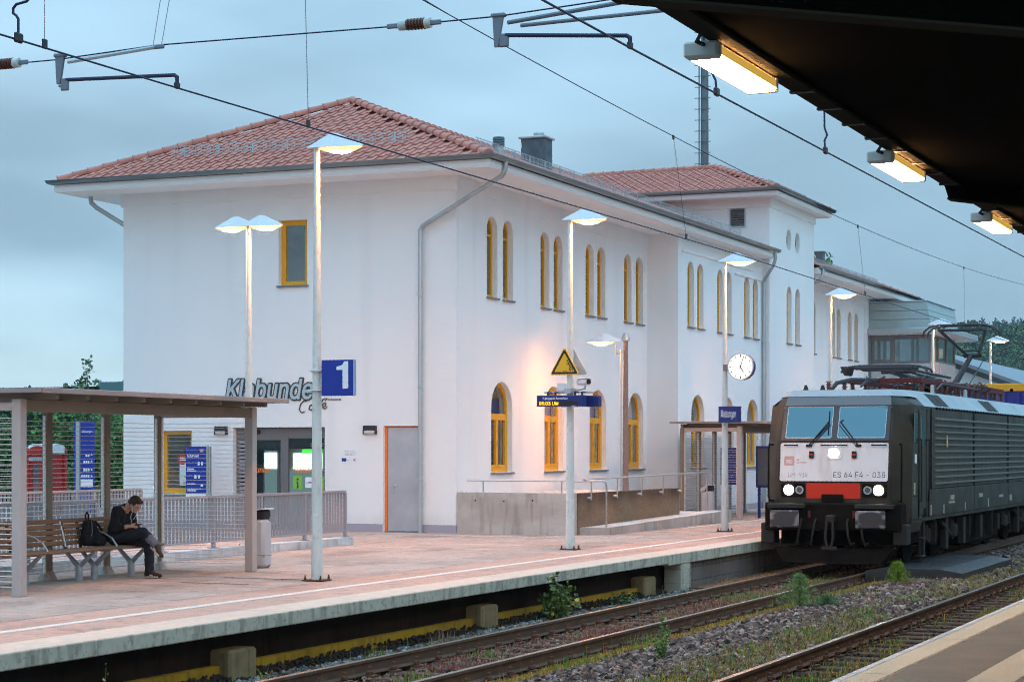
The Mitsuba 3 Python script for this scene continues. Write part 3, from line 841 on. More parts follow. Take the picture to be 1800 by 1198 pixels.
def arch_window(x, yc, w, z0, z1, storey):
    key = numbered('station_building__window')
    d0, d1 = x - 0.20, x - 0.135
    zt = z1 - w / 2 - (0.12 if storey else 0.16)
    f = 0.055 if storey else 0.085
    outer = arch(yc, w + 0.02, z0, z1 + 0.01)
    low = sbox(yc - w / 2 + f, z0 + f * 1.3, yc + w / 2 - f, zt - f * 0.5)
    top = arch(yc, w, z0, z1, grow=-f).intersection(sbox(yc - 9, zt + f * 0.5, yc + 9, 99))
    fr = outer.difference(unary_union([low, top]))
    part(key, 'frame', yz(fr, d0, d1), 'window_yellow')
    if not storey:
        h = (w - 2 * f) / 2
        for s in (-1, 1):
            c = yc + s * h / 2
            o = sbox(c - h / 2 + 0.004, z0 + f * 1.3 + 0.003, c + h / 2 - 0.004, zt - f * 0.5 - 0.003)
            part(key, 'casement', yz(o.difference(o.buffer(-0.062, join_style=2)), d0 + 0.01, d1 + 0.012), 'window_yellow')
        part(key, 'handle', [bb(d1 + 0.012, d1 + 0.04, yc - 0.012, yc + 0.012, z0 + 0.62, z0 + 0.75, 0.005)], 'zinc_pale')
    part(key, 'pane', sheet_yz(outer.buffer(-0.01), d0 + 0.03), 'glass')
    wr_ = random.Random(int(yc * 100) + storey)
    low_ = wr_.choice([z0 + 0.05, z0 + 0.05, z0 + 0.35 * (z1 - z0), z0 + 0.55 * (z1 - z0)])
    part(key, 'curtain', yz(arch(yc, w, z0 + 0.05, z1, grow=-0.01).intersection(sbox(yc - 2, low_, yc + 2, 99)), d0 - 0.16 - wr_.uniform(0, 0.06), d0 - 0.15), wr_.choice(['curtain', 'curtain_pale', 'curtain_brown', 'blind_grey']))
    s = 0.05
    part(key, 'sill', bb(x - 0.135, x + 0.07, yc - w / 2 - 0.03, yc + w / 2 + 0.03, z0 - s, z0 - 0.002, 0.012), 'sill_grey')


# walls along the tracks
for y0, ups in UP:
    x, y1 = SEC[y0]
    dns = dict(DN)[y0]
    zt = 10.1 if y0 == YT else 8.12
    poly = sbox(y0, 0, y1, zt)
    holes = [arch(c, WUP, ZU0, ZU1) for c in ups] + [arch(c, WDN, ZD0, ZD1) for c in dns]
    if y0 == YT:
        holes += [Point(0, 0).buffer(1, 12)]
        holes[-1] = affinity.translate(affinity.scale(holes[-1], 0.31, 0.36), 66.36, 8.93)
        holes += [affinity.translate(holes[-1], 1.10, 0)]
    # the front wall keeps its corner: its end butts against this wall
    part(B, 'wall', yz(poly.difference(unary_union(holes)), x - TH, x), 'plaster')
    for c in ups:
        arch_window(x, c, WUP, ZU0, ZU1, 1)
    for c in dns:
        arch_window(x, c, WDN, ZD0, ZD1, 0)
    part(B, 'plinth', bx(x, x + 0.018, y0 + 0.003, y1 - 0.003, 0, 0.185), 'plinth_grey')
for yc in (66.36, 67.46):
    key = numbered('station_building__oval_window')
    e = affinity.translate(affinity.scale(Point(0, 0).buffer(1, 12), 0.30, 0.35), yc, 8.93)
    part(key, 'frame', yz(e.difference(e.buffer(-0.035)), XT - 0.19, XT - 0.14), 'frame_grey')
    part(key, 'pane', yz(e.intersection(sbox(yc - 1, 8.88, yc + 1, 10)), XT - 0.17, XT - 0.165), 'plaster')
    part(key, 'tilted_pane', yz(e.intersection(sbox(yc - 1, 8, yc + 1, 8.87)), XT - 0.17, XT - 0.165), 'zinc_dark')

# front wall (facing the camera)
front = sbox(XL, 0, XC - TH - 0.001, 8.12).union(sbox(XC - TH - 0.001, 0, XC, 8.12))
W2 = sbox(-23.68, 5.75, -22.92, 7.28)
WG = sbox(-26.95, 0.83, -26.06, 2.35)
DO = sbox(-24.92, 0.0, -22.45, 2.42)
MD = sbox(-20.93, 0.0, -20.00, 2.44)
front = sbox(XL, 0, XC - TH - 0.002, 8.12)
front = front.difference(unary_union([W2, WG, sbox(-24.92, -1, -22.45, 2.42), sbox(-20.93, -1, -20.0, 2.44)]))
part(B, 'wall', xz(front, YF, YF + TH), 'plaster')
part(B, 'wall', bx(XC - TH - 0.002, XC - TH + 0.001, YF, YF + 0.02, 0, 8.12), 'plaster')
for a, b in ((XL, -24.92), (-22.45, -20.95), (-19.98, XC)):
    part(B, 'plinth', bx(a, b, YF - 0.018, YF, 0, 0.185), 'plinth_grey')
# the other outer walls
part(B, 'wall', bx(XL, XL + TH, YF + TH, YE, 0, 8.12), 'plaster')
part(B, 'wall', bx(XL + TH, XW - TH, YE - TH, YE, 0, 8.12), 'plaster')
part(B, 'return_wall', bx(XB, XM - 0.001, Y2 - 0.004, Y2 + TH, 0, 8.12), 'plaster')
tw = sbox(-27.0, 0, XT - 0.001, 10.1).difference(sbox(-19.40, 9.16, -18.84, 9.82))
part(B, 'tower_wall', xz(tw, YT - 0.004, YT + TH), 'plaster')
part(B, 'tower_wall', bx(-27.0, XT - 0.001, YU - TH, YU + 0.003, 0, 10.1), 'plaster')
part(B, 'tower_wall', bx(-27.0, -26.8, YT + TH, YU - TH, 8, 10.1), 'plaster')
key = numbered('station_building__louvre')
part(key, 'frame', xz(sbox(-19.41, 9.15, -18.83, 9.83).difference(sbox(-19.36, 9.20, -18.88, 9.78)), YT - 0.03, YT + 0.02), 'zinc_pale')
part(key, 'backing', bx(-19.4, -18.84, YT + 0.10, YT + 0.12, 9.16, 9.82), 'black')
for i in range(8):
    z = 9.235 + i * 0.073
    part(key, 'slat', turned(bx(-19.36, -18.88, YT - 0.02, YT + 0.045, z - 0.006, z + 0.006), -0.6, [1, 0, 0], (0, YT, z)), 'zinc_pale')
# floors inside keep the rooms dark
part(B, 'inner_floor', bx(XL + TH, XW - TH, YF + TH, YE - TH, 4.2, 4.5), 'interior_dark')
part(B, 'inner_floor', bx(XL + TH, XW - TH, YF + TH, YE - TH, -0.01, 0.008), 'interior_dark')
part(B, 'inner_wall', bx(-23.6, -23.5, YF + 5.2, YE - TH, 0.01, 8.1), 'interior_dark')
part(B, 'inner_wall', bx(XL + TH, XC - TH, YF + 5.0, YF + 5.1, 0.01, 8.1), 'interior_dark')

# frieze under the eaves, soffit, fascia, gutter
EAVE = [(-29.24, 66.0), (-29.24, 40.70), (-17.80, 40.70), (-17.80, YT - 0.05)]


def band(path, prof, mat_, name, smooth=False):
    part(B, name, sweep(prof, path), mat_, smooth)


pr = lambda z0, z1, d: [(-0.0, z0), (d, z0), (d, z1), (0.0, z1)]
band([(XL, 60.0), (XL, YF), (XC, YF), (XC, Y1 + 0.001)], pr(7.78, 8.115, 0.045), 'plaster', 'frieze')
band([(XB, Y1 + 0.05), (XB, Y2 - 0.004)], pr(7.70, 8.115, 0.045), 'plaster', 'frieze')
for x0, ya, yb in ((XM, Y2 + 0.35, 63.0),):
    part(B, 'moulding', bb(x0, x0 + 0.05, ya, yb, 7.60, 7.67, 0.015), 'plaster')
part(B, 'moulding', bb(XM, XM + 0.05, 60.9, YT - 0.01, 7.36, 7.43, 0.015), 'plaster')
band([(XW, YU + 0.01), (XW, YE)], pr(7.78, 8.115, 0.045), 'plaster', 'frieze')
part(B, 'pilaster', bx(XW, XW + 0.05, 81.9, 82.48, 0, 7.78), 'plaster')
# soffits as flat sheets
sof = Polygon([(-29.2, 40.74), (-17.84, 40.74), (-17.84, YT - 0.06), (-29.2, YT - 0.06)]).difference(sbox(XL + 0.1, YF + 0.1, XB - 0.1, 99))
part(B, 'soffit', xy(sof, 8.10, 8.135), 'soffit_white')
band(EAVE, [(-0.05, 8.09), (0.0, 8.09), (0.025, 8.16), (0.0, 8.27), (-0.05, 8.27)], 'soffit_white', 'fascia')


def gutter(path, z, name='gutter'):
    a = np.linspace(pi, 2 * pi, 9)
    prof = [(0.085 + 0.085 * math.cos(t), z + 0.085 * math.sin(t)) for t in a] + [(0.185, z + 0.012), (0.16, z + 0.004)] + [(0.085 + 0.075 * math.cos(t), z + 0.01 + 0.075 * math.sin(t)) for t in a[::-1]]
    part(B, name, sweep(prof, path), 'gutter_zinc', 40)


gutter(EAVE, 8.355)
WEAVE = [(-17.90, YU + 0.15), (-17.90, 87.2), (-29.2, 87.2)]
# the path must keep outward on its right: walk away from the camera along +y gives +x
sofw = Polygon([(-29.2, YU + 0.1), (-17.94, YU + 0.1), (-17.94, 87.16), (-29.2, 87.16)]).difference(sbox(XL + 0.1, 60, XW - 0.1, YE - 0.1))
part(B, 'soffit', xy(sofw, 8.10, 8.135), 'soffit_white')
band(WEAVE, [(-0.05, 8.09), (0.0, 8.09), (0.025, 8.16), (0.0, 8.27), (-0.05, 8.27)], 'soffit_white', 'fascia')
gutter(WEAVE, 8.355)
part(B, 'barge_board', bx(-22.0, -17.9, YU + 0.13, YU + 0.16, 8.1, 8.3), 'soffit_white')
TE = [(-27.6, 63.35), (-17.60, 63.35), (-17.60, 70.35), (-27.6, 70.35)]
soft_ = Polygon([(-27.5, 63.39), (-17.64, 63.39), (-17.64, 70.31), (-27.5, 70.31)]).difference(sbox(-26.9, YT + 0.1, XT - 0.1, YU - 0.1))
part(B, 'tower_soffit', xy(soft_, 10.09, 10.12), 'soffit_white')
band(TE, [(-0.05, 10.08), (0.0, 10.08), (0.025, 10.14), (0.0, 10.24), (-0.05, 10.24)], 'soffit_white', 'tower_fascia')
gutter(TE, 10.335, 'tower_gutter')
band([(-27.0, YT - 0.004), (XT, YT - 0.004), (XT, YU + 0.004), (-27.0, YU + 0.004)], pr(9.80, 10.10, 0.05), 'plaster', 'tower_frieze')

# ---------------------------------------------------------------- tiles
def tile_mesh(w, h):
    us = np.linspace(0, 1, 8)
    prof = 0.045 * np.array([0.25, 0.02, 0.0, 0.04, 0.30, 0.85, 1.0, 0.62])
    V = []
    for t, lift in ((1.03, 0.0), (0.0, 0.030)):
        for u, q in zip(us, prof):
            V.append([(u - 0.5) * w * 1.06, (t - 0.5) * h, q + lift])
    for u, q in zip(us, prof):
        V.append([(u - 0.5) * w * 1.06, -0.5 * h, q + 0.030 - 0.028])
    F = []
    for i in range(7):
        F += [[i + 8, i + 9, i + 1], [i + 8, i + 1, i], [i + 16, i + 17, i + 9], [i + 16, i + 9, i + 8]]
    return np.array(V), np.array(F)


TW, THT = 0.26, 0.385
TILE = tile_mesh(TW, THT)
TILES = [ply(TILE, f'tile_{c}', False) for c in 'abc']


def tile_places(corner, u, v, inside, ulen, vlen):
    """4x4 places of the tiles on a slope: corner + u along the eave + v up the slope; inside: shapely polygon in (u, v)"""
    u, v = np.asarray(u, float), np.asarray(v, float)
    n = np.cross(u, v)
    out = []
    rows, cols = int(vlen / THT) + 1, int(ulen / TW) + 1
    from shapely import contains_xy
    U, V_ = np.meshgrid((np.arange(cols) + 0.5) * TW, (np.arange(rows) + 0.5) * THT - 0.05)
    ok = contains_xy(inside, U, V_)
    for a, b in zip(U[ok], V_[ok]):
        m = np.eye(4)
        m[:3, 0], m[:3, 1], m[:3, 2] = u, v, n
        m[:3, 3] = np.asarray(corner) + u * a + v * b + n * (0.012 + random.uniform(-0.003, 0.003))
        out.append(m)
    return out


def baked_tiles(ms):
    ms = np.array(ms)
    V = np.einsum('kij,nj->kni', ms[:, :3, :3], TILE[0]) + ms[:, None, :3, 3]
    F = TILE[1][None] + (np.arange(len(ms)) * len(TILE[0]))[:, None, None]
    return V.reshape(-1, 3), F.reshape(-1, 3)


def ridge_caps(parent, p, q, keep=None):
    p, q = np.asarray(p, float), np.asarray(q, float)
    d = q - p
    L = np.linalg.norm(d)
    d /= L
    s = np.cross(d, [0, 0, 1.0])
    s /= np.linalg.norm(s)
    u = np.cross(s, d)
    n = int(L / 0.36)
    st = L / n
    a = np.linspace(-0.12 * pi, 1.12 * pi, 9)
    V, F = [], []
    for t, r in ((-0.02, 0.135), (0.05, 0.135), (0.051, 0.122), (1.0, 0.104)):
        V += [[r * math.cos(x), r * 0.85 * math.sin(x), t * st] for x in a]
    for i in range(3):
        for j in range(8):
            k0 = i * 9 + j
            F += [[k0, k0 + 1, k0 + 10], [k0, k0 + 10, k0 + 9]]
    c0 = len(V)
    V.append([0, 0, -0.02 * st])
    F += [[c0, j + 1, j] for j in range(8)]
    base = [ply((np.array(V), np.array(F)), f'tile_{c}', 35) for c in 'abc']
    for i in range(n):
        m = np.eye(4)
        m[:3, 0], m[:3, 1], m[:3, 2], m[:3, 3] = s, u, d, p + d * st * i + u * (-0.005)
        part(parent, 'ridge_cap', base[random.randrange(3)], at=T(m))


APEX = np.array([-23.52, 45.2, 10.58])
ZE = 8.33
c0, c1 = np.array([-29.24, 40.70, ZE]), np.array([-17.80, 40.70, ZE])
far = np.array([-23.52, YT, 10.58])
e0, e1 = np.array([-29.24, YT, ZE]), np.array([-17.80, YT, ZE])
under = [np.array([c0, c1, APEX]), np.array([c1, e1, far, APEX]), np.array([c0, APEX, far, e0])]
V, F, o = [], [], 0
for poly in under:
    V += list(poly - [0, 0, 0.02])
    F += [[o, o + i, o + i + 1] for i in range(1, len(poly) - 1)]
    o += len(poly)
RF = part(B, 'roof', (np.array(V), np.array(F)), 'tile_b')
vf = (APEX - (c0 + c1) / 2 * [0, 1, 1] - [APEX[0], 0, 0])
vf = np.array([0, APEX[1] - 40.70, APEX[2] - ZE])
LF = np.linalg.norm(vf)
vf = vf / LF
wf = 11.44
frontpoly = Polygon([(0.06, -0.06), (wf - 0.06, -0.06), (wf / 2, LF - 0.10)])
ms = tile_places(c0, [1, 0, 0], vf, frontpoly, wf, LF)
ms.sort(key=lambda m: np.linalg.norm(m[:3, 3] - EYE))
for m in ms[:300]:
    part(RF, 'tile', TILES[random.randrange(3)], at=T(m))
rest = ms[300:]
# slope towards the tracks: u runs away from the camera
vr = np.array([APEX[0] + 17.80, 0, APEX[2] - ZE])
LR = np.linalg.norm(vr)
vr = vr / LR
LY = YT - 40.70
sp = Polygon([(0.06, -0.06), (LY, -0.06), (LY, LR), (4.5, LR), (4.5, LR - 0.1)])
rest += tile_places(c1, [0, 1, 0], vr, sp, LY, LR)
part(RF, 'tile_field', baked_tiles(rest), 'tile_a', kind='stuff')
ridge_caps(RF, c0 + [0.05, 0.05, 0.06], APEX + [0, 0, 0.07])
ridge_caps(RF, c1 + [-0.05, 0.05, 0.06], APEX + [0, 0, 0.07])
ridge_caps(RF, APEX + [0, 0, 0.05], far + [0, 0, 0.05])

# tower roof
ZT = 10.31
t0, t1, t2, t3 = np.array([-27.6, 63.35, ZT]), np.array([-17.60, 63.35, ZT]), np.array([-17.60, 70.35, ZT]), np.array([-27.6, 70.35, ZT])
a1, a0 = np.array([-20.75, 66.85, 11.55]), np.array([-25.6, 66.85, 11.50])
V, F, o = [], [], 0
for poly in ([t0, t1, a1, a0], [t1, t2, a1], [t2, t3, a0, a1], [t3, t0, a0]):
    V += [q - [0, 0, 0.02] for q in poly]
    F += [[o, o + i, o + i + 1] for i in range(1, len(poly) - 1)]
    o += len(poly)
TR = part(B, 'tower_roof', (np.array(V), np.array(F)), 'tile_b')
vt = np.array([0, 3.5, 1.24])
LT = np.linalg.norm(vt)
vt /= LT
ms = tile_places(t0, [1, 0, 0], vt, Polygon([(0.05, -0.06), (9.95, -0.06), (6.85, LT - 0.05), (2.0, LT - 0.05)]), 10.0, LT)
vt2 = np.array([-3.15, 0, 1.24])
L2_ = np.linalg.norm(vt2)
vt2 /= L2_
ms += tile_places(t1, [0, 1, 0], vt2, Polygon([(0.05, -0.06), (6.95, -0.06), (3.5, L2_ - 0.05)]), 7.0, L2_)
ms.sort(key=lambda m: np.linalg.norm(m[:3, 3] - EYE))
for m in ms[:300]:
    part(TR, 'tile', TILES[random.randrange(3)], at=T(m))
part(TR, 'tile_field', baked_tiles(ms[300:]), 'tile_b', kind='stuff')
ridge_caps(TR, t1 + [-0.05, 0.05, 0.06], a1 + [0, 0, 0.06])
ridge_caps(TR, a1 + [0, 0, 0.05], a0 + [0, 0, 0.05])
ridge_caps(TR, t2 + [-0.05, -0.05, 0.06], a1 + [0, 0, 0.06])

# roof of the far wing
w0, w1 = np.array([-17.90, YU + 0.1, ZE]), np.array([-17.90, 87.2, ZE])
r0, r1 = np.array([-23.5, YU + 0.1, 10.5]), np.array([-23.5, 81.7, 10.5])
V = [w0, w1, r1, r0, w1, np.array([-29.1, 87.2, ZE]), r1, r0, r1, np.array([-29.1, 87.2, ZE]), np.array([-29.1, YU, ZE])]
WR = part(B, 'wing_roof', (np.array(V) - [0, 0, 0.02], np.array([[0, 1, 2], [0, 2, 3], [4, 5, 6], [7, 8, 9], [7, 9, 10]])), 'tile_b')
vw = np.array([-5.6, 0, 10.5 - ZE])
LW = np.linalg.norm(vw)
vw /= LW
part(WR, 'tile_field', baked_tiles(tile_places(w0, [0, 1, 0], vw, Polygon([(0, -0.06), (17.0, -0.06), (11.6, LW), (0, LW)]), 17.1, LW)), 'tile_a', kind='stuff')
ridge_caps(WR, w1 + [-0.05, -0.05, 0.06], r1 + [0, 0, 0.06])


# snow guards: grids of thin bars on brackets
def snow_guard(parent, p, q, up, h, brackets):
    p, q, up = (np.asarray(v, float) for v in (p, q, up))
    d = q - p
    L = np.linalg.norm(d)
    M = [bar(p + up * t, q + up * t, 0.012) for t in (0.03, h * 0.5, h)]
    for s in np.arange(0, L + 0.01, 0.085):
        M.append(bar(p + d * s / L + up * 0.03, p + d * s / L + up * h, 0.008))
    g = part(parent, 'snow_guard', M, 'zinc_pale')
    for s in np.linspace(0.06, 0.94, brackets):
        b = p + d * s
        part(parent, 'guard_bracket', [bar(b - up * 0.08, b + up * (h - 0.02), 0.035, 0.012), bar(b - up * 0.02, b - up * 0.05 + np.array([0, 0.16, -0.02]), 0.03, 0.01)], 'zinc_pale')


nf = np.cross([1, 0, 0], vf)
snow_guard(RF, c0 + np.array([2.55, 0, 0]) + vf * 1.30 + nf * 0.05, c0 + np.array([8.95, 0, 0]) + vf * 1.30 + nf * 0.05, [0, 0, 1], 0.24, 7)
nr = np.cross([0, 1, 0], vr)
snow_guard(RF, c1 + np.array([0, 1.0, 0]) + vr * 0.85 + nr * 0.05, c1 + np.array([0, LY - 1.4, 0]) + vr * 0.85 + nr * 0.05, [0, 0, 1], 0.24, 20)
snow_guard(TR, t1 + np.array([0, 0.9, 0]) + vt2 * 0.6, t1 + np.array([0, 5.8, 0]) + vt2 * 0.6, [0, 0, 1], 0.2, 4)
snow_guard(WR, w0 + np.array([0, 0.6, 0]) + vw * 0.8, w0 + np.array([0, 12.5, 0]) + vw * 0.8, [0, 0, 1], 0.24, 8)

# chimney clad in slate, vents
ch = part(B, 'chimney', [bx(-20.85, -20.20, 49.8, 50.35, 9.0, 10.16)], 'slate')
for z in np.arange(9.2, 10.1, 0.14):
    for i in range(4):
        x = -20.86 + i * 0.165 + (0.06 if int(z * 100) % 28 < 14 else 0)
        part(ch, 'shingle', turned(bx(x, x + 0.155, 49.785, 49.795, z, z + 0.15), 0.05, [1, 0, 0], (0, 49.79, z + 0.15)), 'slate')
        y = 49.8 + i * 0.138
        part(ch, 'shingle', turned(bx(-20.195, -20.185, y, y + 0.13, z, z + 0.15), 0.05, [0, 1, 0], (-20.19, 0, z + 0.15)), 'slate')
part(ch, 'cap', bb(-20.92, -20.13, 49.73, 50.42, 10.16, 10.22, 0.015), 'zinc_pale')
part(ch, 'flue', lathe([(0, 10.34), (0.13, 10.34), (0.15, 10.30), (0.13, 10.22), (0, 10.22)], 14, (-20.45, 50.05, 0)), 'zinc_pale', 40)
vp = part(B, 'vent_pipe', lathe([(0, 9.45), (0.12, 9.45), (0.12, 8.8), (0, 8.8)], 14, (-20.0, 46.3, 0)), 'zinc_pale', 40)
for i in range(6):
    z = 9.42 + i * 0.042
    part(vp, 'vent_ring', lathe([(0, z + 0.034), (0.135, z + 0.034), (0.155, z), (0, z)], 16, (-20.0, 46.3, 0)), 'zinc_dark', 40)
part(B, 'vent_pipe', [bx(-20.2, -19.9, 78.3, 78.6, 8.9, 9.65), bx(-20.25, -19.85, 78.25, 78.65, 9.65, 9.72)], 'zinc_dark')

# downpipes
def downpipe(pts, r=0.055):
    k = part(B, 'downpipe', tube(pts, r, 10), 'zinc_pale', 50)
    x, y, z = pts[-2]
    for h in np.arange(1.2, z - 0.3, 2.1):
        part(k, 'clamp', lathe([(0, h + 0.03), (r + 0.012, h + 0.03), (r + 0.012, h), (0, h)], 10, (x, y, 0)), 'zinc_pale')


downpipe([(-17.72, 41.40, 8.30), (-17.72, 41.40, 8.12), (-17.80, 41.40, 7.98), (-17.95, 41.40, 7.90), (-19.85, 41.62, 6.98), (-19.93, 41.64, 6.88), (-19.93, 41.64, 0.0)])
downpipe([(-28.95, 41.75, 8.12), (-28.93, 41.75, 7.95), (-28.80, 41.80, 7.82), (-28.06, 42.2, 7.30), (-28.06, 42.2, 0.0)])
downpipe([(-17.72, 63.55, 8.32), (-17.72, 63.55, 8.05), (-17.80, 63.6, 7.85), (-18.16, 63.86, 7.45), (-18.20, 63.90, 7.35), (-18.20, 63.90, 0.0)])
downpipe([(-17.82, 70.1, 8.32), (-17.82, 70.1, 8.05), (-17.90, 69.98, 7.85), (-18.9, 69.85, 7.5), (-19.03, 69.80, 7.40), (-19.03, 69.80, 0.0)])

# front wall openings
key = numbered('station_building__window')
part(key, 'frame', xz(sbox(-23.70, 5.74, -22.90, 7.30).difference(sbox(-23.56, 5.85, -23.04, 7.16)), YF + 0.13, YF + 0.20), 'window_yellow')
part(key, 'pane', quad((-23.6, YF + 0.165, 5.8), (-23.0, YF + 0.165, 5.8), (-23.0, YF + 0.165, 7.2), (-23.6, YF + 0.165, 7.2)), 'glass')
part(key, 'sill', bb(-23.72, -22.88, YF - 0.06, YF + 0.13, 5.70, 5.748, 0.012), 'sill_grey')
key = numbered('station_building__window')
part(key, 'frame', xz(sbox(-26.97, 0.80, -26.04, 2.37).difference(sbox(-26.84, 0.97, -26.17, 2.26)), YF + 0.13, YF + 0.20), 'window_yellow')
part(key, 'pane', quad((-26.9, YF + 0.165, 0.9), (-26.1, YF + 0.165, 0.9), (-26.1, YF + 0.165, 2.3), (-26.9, YF + 0.165, 2.3)), 'glass_clear')
part(key, 'sill', bb(-26.99, -26.02, YF - 0.06, YF + 0.13, 0.77, 0.827, 0.012), 'sill_grey')
md = part(B, 'metal_door', bb(-20.872, -20.03, YF + 0.10, YF + 0.15, 0.02, 2.41, 0.008), 'door_zinc')
part(md, 'frame', [bx(-20.93, -20.875, YF + 0.08, YF + 0.2, 0, 2.44), bx(-20.875, -20.02, YF + 0.08, YF + 0.2, 2.412, 2.44)], 'sign_orange')
part(md, 'frame', [bx(-20.027, -20.0, YF + 0.06, YF + 0.2, 0, 2.44)], 'zinc_pale')
part(md, 'lever', [bb(-20.76, -20.70, YF + 0.085, YF + 0.10, 0.90, 1.16, 0.006), tube([(-20.73, YF + 0.09, 1.08), (-20.73, YF + 0.03, 1.08), (-20.60, YF + 0.03, 1.08)], 0.011, 7)], 'stainless')
part(md, 'threshold', bx(-20.90, -20.02, YF - 0.02, YF + 0.2, 0, 0.018), 'zinc_dark')
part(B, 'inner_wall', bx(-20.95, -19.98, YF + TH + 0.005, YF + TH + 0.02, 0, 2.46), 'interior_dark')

gd = numbered('station_building__glass_door')
yg = YF + 0.14
part(gd, 'frame', [bx(-24.90, -22.47, yg, yg + 0.07, 2.24, 2.41), bx(-24.90, -24.82, yg, yg + 0.07, 0, 2.24), bx(-22.55, -22.47, yg, yg + 0.07, 0, 2.24),
                   bx(-23.70, -23.50, yg - 0.01, yg + 0.06, 0, 2.24), bx(-24.82, -23.70, yg, yg + 0.07, 0, 0.10), bx(-23.50, -22.55, yg, yg + 0.07, 0, 0.18),
                   bx(-23.50, -22.55, yg, yg + 0.07, 2.16, 2.24), bx(-24.82, -23.70, yg, yg + 0.07, 2.12, 2.24)], 'frame_grey')
part(gd, 'door_sensor', bb(-24.62, -24.25, yg - 0.05, yg, 2.27, 2.36, 0.01), 'black')
for a, b in ((-24.82, -23.70), (-23.50, -22.55)):
    part(gd, 'pane', quad((a, yg + 0.03, 0.1), (b, yg + 0.03, 0.1), (b, yg + 0.03, 2.2), (a, yg + 0.03, 2.2)), 'glass_clear')
part(gd, 'lettering', text_front('Klabunde', 0.13, -24.75, yg + 0.028, 1.36, 0.003, True, 0.92, shear=0.2), 'sign_orange')
part(gd, 'lettering', text_front('Klabunde', 0.13, -23.40, yg + 0.028, 1.36, 0.003, True, 0.80, shear=0.2), 'sign_orange')
part(gd, 'printed_line', [bx(-22.92, -22.58, yg + 0.02, yg + 0.028, z, z + 0.025) for z in (2.02, 1.97)], 'text_faint')
part(gd, 'poster', bx(-23.38, -23.14, yg + 0.020, yg + 0.028, 0.96, 1.28), 'sign_green', label='green information poster with a dark letter i')
part(gd, 'poster_letter', [bx(-23.30, -23.22, yg + 0.016, yg + 0.02, 0.99, 1.01), bx(-23.28, -23.24, yg + 0.016, yg + 0.02, 1.01, 1.12), bx(-23.30, -23.24, yg + 0.016, yg + 0.02, 1.12, 1.14),
                           xz(Point(-23.26, 1.20).buffer(0.030), yg + 0.016, yg + 0.02)], 'text_dark')
part(gd, 'poster', bx(-23.06, -22.83, yg + 0.020, yg + 0.028, 1.0, 1.25), 'sign_white', label='white notice with a small blue emblem')
part(gd, 'poster_emblem', [bx(-23.02, -22.88, yg + 0.016, yg + 0.02, 1.11, 1.125), bx(-22.96, -22.85, yg + 0.016, yg + 0.02, 1.13, 1.145)], 'sign_blue')
part(gd, 'poster', bx(-22.74, -22.56, yg + 0.020, yg + 0.028, 0.96, 1.28), 'sign_green')
# louvre strip at the left of the doorway
for i in range(22):
    z = 0.15 + i * 0.09
    part(gd, 'side_slat', bx(-24.81, -24.62, yg - 0.03, yg - 0.015, z, z + 0.06), 'fence_grey')
# lit chill cabinets inside
c = thing('chill_cabinet', 'narrow white lit chill cabinet seen through the left pane of the glass door', 'refrigerator')
part(c, 'body', bx(-25.72, -25.30, 44.6, 45.3, 0.01, 1.88), 'sign_white')
part(c, 'lit_panel', bx(-25.68, -25.34, 44.58, 44.598, 1.42, 1.82), 'sign_white', emitter=glow(0.66, 0.95, 0.88, 0.26))
part(c, 'lower_panel', bx(-25.68, -25.34, 44.585, 44.598, 0.05, 1.38), 'teal_panel', emitter=glow(0.30, 0.52, 0.52, 0.032))
c = thing('chill_cabinet', 'wide lit counter with bright green header behind the right glass pane', 'counter')
part(c, 'body', bx(-25.12, -24.0, 44.6, 45.3, 0.01, 1.92), 'sign_white')
part(c, 'lit_panel', bx(-24.86, -24.05, 44.58, 44.598, 1.40, 1.80), 'sign_white', emitter=glow(0.70, 1.0, 0.78, 0.28))
part(c, 'header', bx(-24.60, -24.05, 44.57, 44.598, 1.80, 1.90), 'sign_green', emitter=glow(0.06, 0.9, 0.06, 0.14))
part(c, 'lower_panel', bx(-25.08, -24.05, 44.585, 44.598, 0.05, 1.38), 'teal_panel', emitter=glow(0.30, 0.52, 0.52, 0.032))

# things on the front wall
lt = thing('cafe_sign', 'outlined slanted lettering of a bakery café on the white front wall', 'sign')
mesh = meshkit.text_mesh('Klabunde', 0.46, 0.03, True)
v = np.array(mesh.vertices)
tri = v[mesh.faces]
flat = [Polygon(t[:, :2]) for t in tri if abs(t[:, 2]).max() < 1e-6]
word = unary_union([p for p in flat if p.area > 1e-9]).buffer(0.002)
word = affinity.affine_transform(word, [1.0, 0.20, 0, 1.0, 0, 0])
x0, _, x1, _ = word.bounds
word = affinity.scale(word, 2.36 / (x1 - x0), 1.0, origin=(x0, 0))
word = affinity.translate(word, -25.10 - word.bounds[0], 3.09)
for g in sorted(word.geoms, key=lambda g: g.bounds[0]):
    q = part(lt, 'letter_back', xz(g.buffer(0.028), YF - 0.03, YF - 0.002), 'letter_edge')
    part(lt, 'letter', xz(g.buffer(-0.004), YF - 0.042, YF - 0.0305), 'letter_face')
